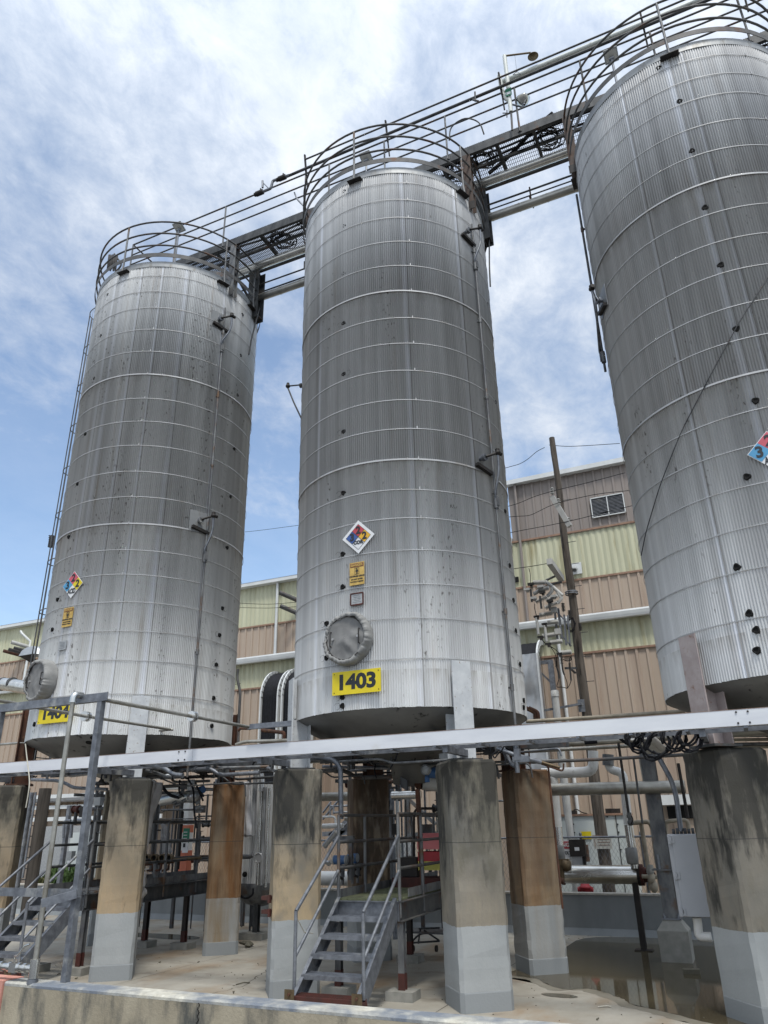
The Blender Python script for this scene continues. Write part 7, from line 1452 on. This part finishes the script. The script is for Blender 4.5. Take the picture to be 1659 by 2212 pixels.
# ------------------------------------------------------------------ clutter under the beam
def rack(lab, x0_, x1_, Y0, seed, n, hx=None):
    rn = random.Random(seed); t = thing('pipe_rack', lab, 'pipe rack', ((x0_+x1_)/2, Y0+1.2, 2.95), 'pipe racks under the silos')
    for k in range(n):
        xa = rn.uniform(x0_, x1_-1.0); L = min(rn.uniform(1.2, 3.4), x1_-xa+.6); y = Y0+rn.uniform(0, 2.8); z = rn.uniform(2.98, 3.26); r_ = rn.choice((.014, .018, .025, .035)); dz = rn.uniform(0, .18)
        pts = [Vector((xa, y, z)), Vector((xa+L*.4, y, z)), Vector((xa+L*.5, y+rn.uniform(-.3, .3), z-dz)), Vector((xa+L, y+rn.uniform(-.2, .2), z-dz))]
        if rn.random() < .4: pts.append(pts[-1]+Vector((.02, 0, -rn.uniform(.1, .3))))
        b = MB(); b.tube(pts, r_, 8, bend=.1)
        for q_ in range(2): c_ = pts[0].lerp(pts[1], rn.random()); b.cyl(c_-Vector((.03, 0, 0)), c_+Vector((.03, 0, 0)), r_*1.5, 8)
        b.build('rack_pipe', rn.choice(('galvanised_old', 'galvanised_dark', 'rusty_rail', 'galvanised', 'galvanised_dark')), t)
    for k in range(5):
        x = x0_+(x1_-x0_)*(k+.5)/5; b = MB(); b.chan((x, Y0-.1, 3.30), (x, Y0+3.0, 3.30), .05, .09, .008); b.bar((x, Y0+.6*k/2, 3.3), (x, Y0+.6*k/2, 2.95), .03, .03); b.build('support_channel', 'galvanised_dark', t)
    for k in range(7):
        x = rn.uniform(x0_, x1_); y = Y0+rn.uniform(0, 1.2); z = 3.15; pts = [Vector((x, y, z))]
        for q_ in range(5): pts.append(pts[-1]+Vector((rn.uniform(-.12, .16), rn.uniform(-.05, .05), rn.uniform(-.14, .07))))
        b = MB(); b.tube(pts, .011, 5, bend=.06); b.build('loose_cable', 'black_rubber', t)
    for k in range(6):
        c_ = Vector((rn.uniform(x0_, x1_), Y0+rn.uniform(0, 2.0), rn.uniform(2.98, 3.18))); b = MB(); b.box(c_, (rn.uniform(.08, .2), .1, rn.uniform(.06, .14))); b.cyl(c_, c_-Vector((0, 0, .12)), .03, 8); b.build('junction_box', rn.choice(('galvanised_old', 'galvanised_dark', 'black_iron')), t)
    for yy in (Y0+.35, Y0+1.5):
        b = MB()
        for s_ in (-.12, .12): b.bar((x0_-.3, yy+s_, 3.20), (x1_+.3, yy+s_, 3.20), .012, .07)
        for k in range(int((x1_-x0_)/.25)): b.bar((x0_+.25*k, yy-.12, 3.18), (x0_+.25*k, yy+.12, 3.18), .02, .012)
        b.build('cable_tray', 'galvanised_dark', t)
def process_gear(lab, x0_, x1_, y0_, y1_, z0_, z1_, seed, nh, nv):
    """free standing pipework on a light frame: level runs, risers, valves and small boxes"""
    rn = random.Random(seed); t = thing('process_piping', lab, 'pipework', ((x0_+x1_)/2, (y0_+y1_)/2, 0), 'pipework behind the columns')
    ms = ('galvanised_old', 'galvanised_dark', 'galvanised_dark', 'jacket_pipe', 'rusty_rail', 'galvanised')
    for k in range(nh):
        z = rn.uniform(z0_, z1_); y = rn.uniform(y0_, y1_); xa = rn.uniform(x0_, x0_+.3*(x1_-x0_)); xb = rn.uniform(x0_+.65*(x1_-x0_), x1_); r_ = rn.choice((.012, .018, .025, .04))
        b = MB(); pts = [Vector((xa, y, z)), Vector((xb, y, z))]
        if rn.random() < .6: pts.append(Vector((xb, y, z+rn.choice((-1, 1))*rn.uniform(.3, .8))))
        if rn.random() < .5: pts.insert(0, Vector((xa, y, z+rn.choice((-1, 1))*rn.uniform(.3, .8))))
        b.tube(pts, r_, 8, bend=.08); m_ = rn.choice(ms); pp = b.build('level_pipe', m_, t)
        if rn.random() < .6:
            c_ = pts[0].lerp(pts[1], rn.uniform(.3, .7)); c_.z = z; b = MB(); b.cyl(c_-Vector((.07, 0, 0)), c_+Vector((.07, 0, 0)), r_*1.7, 10)
            for s_ in (-.08, .08): b.cyl(c_+Vector((s_-.008, 0, 0)), c_+Vector((s_+.008, 0, 0)), r_*2.4, 12)
            b.cyl(c_, c_+Vector((0, 0, .12+r_)), .010, 6); b.torus(c_+Vector((0, 0, .12+r_)), .05, .007, (0, 0, 1), 14, 5); b.build('hand_valve', rn.choice(('black_iron', 'galvanised_dark', 'dark_red_rust')), pp)
    for k in range(nv):
        x = rn.uniform(x0_, x1_); y = rn.uniform(y0_, y1_); b = MB(); b.tube([(x, y, rn.choice((0, z0_))), (x, y, rn.uniform(z1_-.3, 3.3))], rn.choice((.016, .022, .03, .05)), 8); b.build('riser_pipe', rn.choice(ms), t)
    for x in (x0_, (x0_+x1_)/2, x1_): b = MB(); b.bar((x, y1_, 0), (x, y1_, 3.2), .07, .07, (0, 1, 0)); b.bar((x, y0_, z1_), (x, y1_, z1_), .05, .07); b.build('frame_post', 'galvanised_dark', t)
    for k in range(4):
        c_ = Vector((rn.uniform(x0_, x1_), y0_, rn.uniform(z0_+.2, z1_))); b = MB(); b.box(c_, (rn.uniform(.12, .25), .12, rn.uniform(.15, .3))); b.cyl(c_-Vector((0, 0, .1)), c_-Vector((0, 0, .3)), .015, 6); b.build('junction_box', rn.choice(('galvanised_old', 'grey_cap', 'black_iron')), t)
process_gear('dense pipework with valves between the leftmost and second columns', -14.6, -12.6, 13.9, 15.4, 1.2, 2.9, 21, 9, 8)
process_gear('dense dark pipework behind the two left columns', -12.2, -10.2, 14.8, 16.2, 1.3, 3.0, 22, 12, 9)
process_gear('dense pipework with risers behind the middle stair', -8.1, -6.7, 15.0, 16.3, 1.3, 3.0, 23, 8, 7)
process_gear('dense pipework right behind the wet black column', -6.2, -4.6, 14.6, 16.2, 1.3, 3.0, 24, 10, 7)
rack('dense rack of small pipes and cables under the left silo', -13.2, -8.4, 10.5, 3, 15)
rack('dense rack of small pipes and cables under the middle silo', -7.3, -2.7, 10.5, 9, 15)
pipe('jacketed_pipe', 'jacketed pipe passing level behind the tops of the middle columns', 'pipe', [aY('u', 100, 1550, 13.6), aY('u', 880, 1530, 13.6), aY('l', 1000, 130, 13.6)], .05, 'jacket_pipe', bands=.5, n=14)
pipe('service_pipe', 'curved grey pipe ending at the shoulder of the tan column', 'pipe', [aY('u', 90, 1625, 12), aY('u', 560, 1598, 12), aY('u', 660, 1640, 11.4)], .03, 'galvanised', bend=.2, n=10)
pipe('service_pipe', 'bare horizontal pipe over the wet black column', 'pipe', [aY('b', 590, 553, 12.6), aY('b', 1090, 565, 12.6)], .03, 'galvanised', n=10)
pipe('service_pipe', 'lower bare pipe over the wet black column', 'pipe', [aY('b', 600, 582, 12.8), aY('b', 850, 575, 12.8)], .022, 'galvanised', n=10)
pipe('jacketed_pipe', 'pale jacketed pipe high behind the wet black column', 'pipe', [aY('b', 560, 498, 14.4), aY('b', 850, 486, 14.4), aY('b', 1300, 470, 14.4)], .045, 'jacket_pipe', bands=.6, n=14)
pipe('service_pipe', 'grey pipe with offset hanging below the left silo beside its gauge pipe', 'pipe', [aY('k', 210, 275, 10.6), aY('k', 380, 290, 10.6), aY('k', 450, 350, 10.6), aY('k', 550, 358, 10.6)], .038, 'galvanised', bend=.15, n=12)
pipe('service_pipe', 'pair mate of the offset grey pipe, lower and thinner', 'pipe', [aY('k', 200, 310, 10.7), aY('k', 330, 345, 10.7), aY('k', 400, 380, 10.7), aY('k', 540, 372, 10.7)], .028, 'galvanised_old', bend=.15, n=12)
pipe('service_pipe', 'galvanised pipe with two bends left of the second rusty column top', 'pipe', [aY('B', 1060, 70, 10.9), aY('B', 1130, 90, 10.9), aY('B', 1230, 300, 10.9), aY('B', 1290, 330, 10.9)], .028, 'galvanised', bend=.12, n=10)
pipe('service_pipe', 'galvanised pipe sloping into the conduit tee beside the grey column', 'pipe', [aY('B', 1070, 120, 10.8), aY('B', 1250, 185, 10.8), aY('B', 1560, 275, 11.0)], .032, 'galvanised', n=10)
b = MB(); p_ = aY('B', 1290, 260, 10.8); b.cyl(aY('B', 1275, 40, 10.8), aY('B', 1300, 390, 10.8), .035, 10); b.box(aY('B', 1300, 190, 10.8), (.08, .08, .16)); b.box(aY('B', 1340, 240, 10.8), (.24, .06, .08)); b.build('conduit_tee', 'galvanised', label='conduit tee with a box hanging beside the grey column top', cat='conduit')
b = MB()
for pts in (((1130, 150), (1150, 190), (1170, 250), (1160, 300)), ((950, 20), (990, 80), (1000, 150)), ((890, 60), (900, 130), (940, 140))): b.tube([aY('B', x, y, 10.5) for x, y in pts], .012, 5, bend=.1)
b.build('loose_cable', 'black_rubber', label='loose black cables above the grey column top', cat='cable')
b = MB()
for pts in (((380, 1450), (400, 1520), (375, 1590)), ((400, 1470), (480, 1470), (530, 1505), (600, 1475)), ((420, 1440), (440, 1500), (390, 1560))): b.tube([aY('u', x, y-20, 9.9) for x, y in pts], .014, 5, bend=.1)
b.build('loose_cable', 'black_rubber', label='loose black cables under the beam joint left of the tan column', cat='cable')
t = thing('pendant_bell', 'small dark bell shaped device hanging from cables left of the left tan column', 'alarm bell', aY('C', 1340, 310, 10.6))
b = MB(); b.lathe(aY('C', 1340, 300, 10.6), [(.11, 0), (.115, .02), (.06, .05), (.03, .10), (.001, .10)], 18); b.build('bell', 'black_iron', t)
b = MB(); b.tube([aY('C', 1345, 280, 10.6), aY('C', 1345, 180, 10.6), aY('C', 1400, 100, 10.5), aY('C', 1420, 50, 10.5)], .014, 6, bend=.1); b.tube([aY('C', 1345, 180, 10.6), aY('C', 1370, 120, 10.6), aY('C', 1335, 50, 10.5)], .012, 6, bend=.1); b.build('cable', 'black_rubber', t)
# platform-height small things
b = MB(); c = aZ('k', 1160, 1970, .03); rn = random.Random(3)
b.lathe(c, [(.001, -.02), (.10, 0), (.12, .03), (.05, .07), (.001, .07)], 9, (.2, 0, 1), smooth=False, fn=lambda r, z, a, j: (r*(1+.4*math.sin(3*a)+.2*math.sin(5*a)), z)); b.build('dirt_clump', 'brick_wet', label='dark clump of debris on the floor left of the tan column', cat='debris')
c = aZ('F', 905, 1570, .03); b = MB(); b.box(c, (.235, .11, .07), (1, .12, 0)); b.build('brick', 'brick_wet', label='wet brown brick lying in the puddle left of the dark column', cat='brick', bevel=.006)
for k, (kx, x, y, s_) in enumerate((('o', 1525, 895, .06), ('o', 1460, 643, .03), ('o', 1175, 645, .03), ('b', 105, 1860, .22), ('b', 45, 1915, .10), ('c', 735, 1880, .16), ('c', 690, 1950, .03), ('o', 560, 765, .04), ('o', 430, 733, .05))):
    c = aZ(kx, x, y, .008); a = k*1.3; b = MB(); b.tube([c-Vector((math.cos(a), math.sin(a), 0))*s_/2, c+Vector((.02, .01, .012)), c+Vector((math.cos(a+.4), math.sin(a+.4), 0))*s_/2], .008, 5)
    b.build('twig', 'brick_wet' if k != 5 else 'rope', label=('dark twig near the wall on the slab, right of the left tan column', 'tiny dark scrap before the rust brown column', 'tiny dark scrap right of the left tan column foot', 'longest twig on the slab left of the middle stair', 'short twig left of the middle stair foot', 'pale twig on the slab before the puddle', 'tiny scrap on the slab before the puddle', 'small dark scrap left of the left tan column foot', 'small dark scrap beside the foreground post foot')[k], cat='twig', group='scraps on the slab')
for k, (x, y) in enumerate(((1350, 1520), (1350, 1650))):
    c = aY('k', x, y, 9.82); b = MB(); b.box(c, (.14, .10, .05)); b.box(c+Vector((.06, -.04, -.01)), (.03, .05, .10)); b.build('wall_bracket', 'dark_red_rust', label=('rusty bracket, upper of two on the tan column edge', 'rusty bracket, lower of two on the tan column edge')[k], cat='bracket', group='rusty brackets on the tan column')

# ------------------------------------------------------------------ foreground pipe frame
Yf = 6.9
fr = thing('pipe_stand', 'galvanised angle iron frame standing on the front wall at left', 'pipe stand', (-7.4, Yf, .6))
pb = aY('P', 140, 2127, Yf); pt = aY('P', 226, 1503, Yf)
b = MB(); b.angle((pb.x, Yf, .59), (pb.x, Yf, pt.z), .072, .072, .008, (0, 1, 0)); b.build('upright', 'galvanised', fr)
b = MB(); x2 = aY('n', 20, 1120, Yf).x; b.angle((x2, Yf, .59), (x2, Yf, pt.z-.0), .072, .072, .008, (0, 1, 0)); b.build('upright', 'galvanised', fr)
zt_ = aY('n', 1370, 950, Yf).z; b = MB(); b.angle((pb.x+.09, Yf-.005, zt_-.05), (x2-.05, Yf-.005, zt_-.05), .07, .10, .009); b.build('top_angle', 'galvanised', fr)
zl = aY('a', 440, 1412, Yf).z; b = MB(); b.angle((pb.x+.02, Yf-.01, zl), (x2-3, Yf-.01, zl), .07, .09, .009); b.build('lower_angle', 'galvanised', fr)
p, q_ = aY('a', 262, 1450, Yf-.45), aY('a', 465, 1412, Yf); b = MB(); b.bar(aY('a', 262, 1448, Yf-.25), Vector((pb.x, Yf, zl+.04)), .07, .085); b.build('side_arm', 'galvanised', fr)
xs = aY('P', 158, 1490, Yf).x; 
sp = thing('stainless_riser', 'pale steel pipe riser with polished elbow and drain valve in the foreground', 'pipe', (xs, Yf-.1, .6))
ze = aY('P', 160, 1500, Yf-.1).z; Ys = Yf-.1; pa_ = aY('P', 80, 2050, Ys); pq = aY('P', 159, 1505, Ys); xs = (pa_.x+pq.x)/2
b = MB(); b.tube([(xs, Ys, .62), (xs, Ys, ze-.03)], .028, 14); b.build('riser_pipe', 'jacket_pipe', sp)
b = MB(); b.tube([(xs, Ys, ze-.10), (xs, Ys, ze), (xs+.02, Ys+.12, ze+.0)], .040, 16, bend=.07); b.build('elbow', 'stainless', sp)
b = MB(); b.tube([(xs+.01, Ys+.08, ze), (xs+.02, 10.6, ze-.02)], .026, 14); b.build('run_pipe', 'jacket_pipe', sp)
fl_ = aY('h', 1160, 1280, 8.9); b = MB(); yf_ = None
# flange where the run passes the picture point of the clamp
best = min((abs((lambda s: ((s-0)))(0)), 0),) 
def onrun(k, x, y):
    d = ray(k, x, y); return d.y/d.x*xs
for yy in (onrun('h', 1160, 1280),):
    b.cyl((xs+.015, yy-.045, ze-.01), (xs+.015, yy-.01, ze-.01), .075, 20); b.cyl((xs+.015, yy+.01, ze-.01), (xs+.015, yy+.045, ze-.01), .075, 20)
b.build('clamp_flange', 'stainless', sp)
vz = aY('o', 180, 685, Ys).z
b = MB(); b.tube([(xs, Ys, vz), (xs-.62, Ys, vz)], .036, 14)
for dx in (.13, .22, .36, .5): b.cyl((xs-dx-.02, Ys, vz), (xs-dx+.02, Ys, vz), .052, 8)
b.box((xs-.29, Ys, vz), (.10, .09, .09)); b.cyl((xs, Ys, vz-.09), (xs, Ys, vz+.09), .05, 12); vb_ = b.build('drain_valve', 'stainless', sp)
b = MB(); b.tube([(xs-.29, Ys-.02, vz+.06), (xs-.29, Ys-.03, vz+.11), (xs-.22, Ys-.05, vz+.12), (xs-.10, Ys-.08, vz+.22), (xs-.03, Ys-.08, vz+.24)], .011, 8); b.build('lever', 'stainless', vb_)
b = MB(); b.cyl((xs, Ys, .615), (xs, Ys, vz-.09), .045, 12); b.cyl((xs, Ys, vz-.14), (xs, Ys, vz-.10), .058, 8); b.build('union', 'galvanised', sp)
# second line: comes from the left, runs back, turns along the row
Y2 = Yf+.05; e0 = aY('a', 0, 163, Y2); e1 = aY('a', 330, 226, Y2+.55); zz = e0.z; 
xr = None
endp = aZ('a', 1080, 345, zz-.0); k_ = aZ('a', 545, 262, zz)
s2 = thing('return_pipe', 'second pale steel pipe with polished clamp crossing before the left silo', 'pipe', k_)
st_ = aZ('a', -30, 158, zz)
b = MB(); b.tube([st_, k_, endp], .024, 12); b.build('run_pipe', 'jacket_pipe', s2)
d = (endp-st_).normalized(); b = MB(); b.cyl(k_-d*.05, k_-d*.012, .075, 20); b.cyl(k_+d*.012, k_+d*.05, .075, 20); b.build('clamp_flange', 'stainless', s2)
lowz = zz; e2 = Vector((endp.x-6.5, endp.y+.0, endp.z)); b = MB(); b.tube([endp+Vector((.02, .05, 0)), endp, endp+Vector((-.02, -.0, -.0)), aY('a', 690, 385, endp.y), aY('a', 0, 441, endp.y), aY('a', -60, 446, endp.y)], .024, 12); b.build('return_run', 'jacket_pipe', s2)
b = MB(); c = aY('a', 690, 385, endp.y-.02); c2 = aY('a', 842, 415, endp.y-.02); b.bar(c, c2, .06, .08); b.build('support_arm', 'galvanised', label='short galvanised arm holding the pale pipe before the left silo leg', cat='bracket')
b = MB(); p, q_ = aY('u', 335, 1085, 9.3), aY('u', 905, 1030, 9.3); b.angle(p, Vector((q_.x, 9.3, p.z)), .06, .08, .008); b.build('leg_arm', 'galvanised', label='galvanised angle arm reaching left from the middle silo leg', cat='bracket')
pipe('rusty_pipe', 'rust red pipe stub above the beam between left and middle silos', 'pipe', [aY('u', 350, 1070, 11.5), aY('u', 210, 1068, 11.5), aY('u', 180, 1100, 11.5)], .026, 'rust', n=10)
pipe('rusty_pipe', 'orange brown pipe slanting behind the leg arm', 'pipe', [aY('u', 500, 1092, 12), aY('u', 810, 1125, 12), aY('u', 800, 1220, 12)], .035, 'rust', bend=.1, n=10)
pipe('dark_bent_pipe', 'dark bent standpipe rising right of the left silo foot', 'pipe', [aY('u', 180, 1280, 12.5), aY('u', 185, 1000, 12.5), aY('u', 208, 580, 12.5), aY('u', 165, 370, 12.5), aY('u', 175, 260, 12.5)], .028, 'rusty_rail', bend=.1, n=10)
pipe('tan_pipe', 'pale pipe lying on the beam between left and middle silos', 'pipe', [aY('u', 150, 1290, 11), aY('u', 260, 1248, 11), aY('u', 900, 1228, 11)], .03, 'jacket_pipe', bend=.2, n=12)
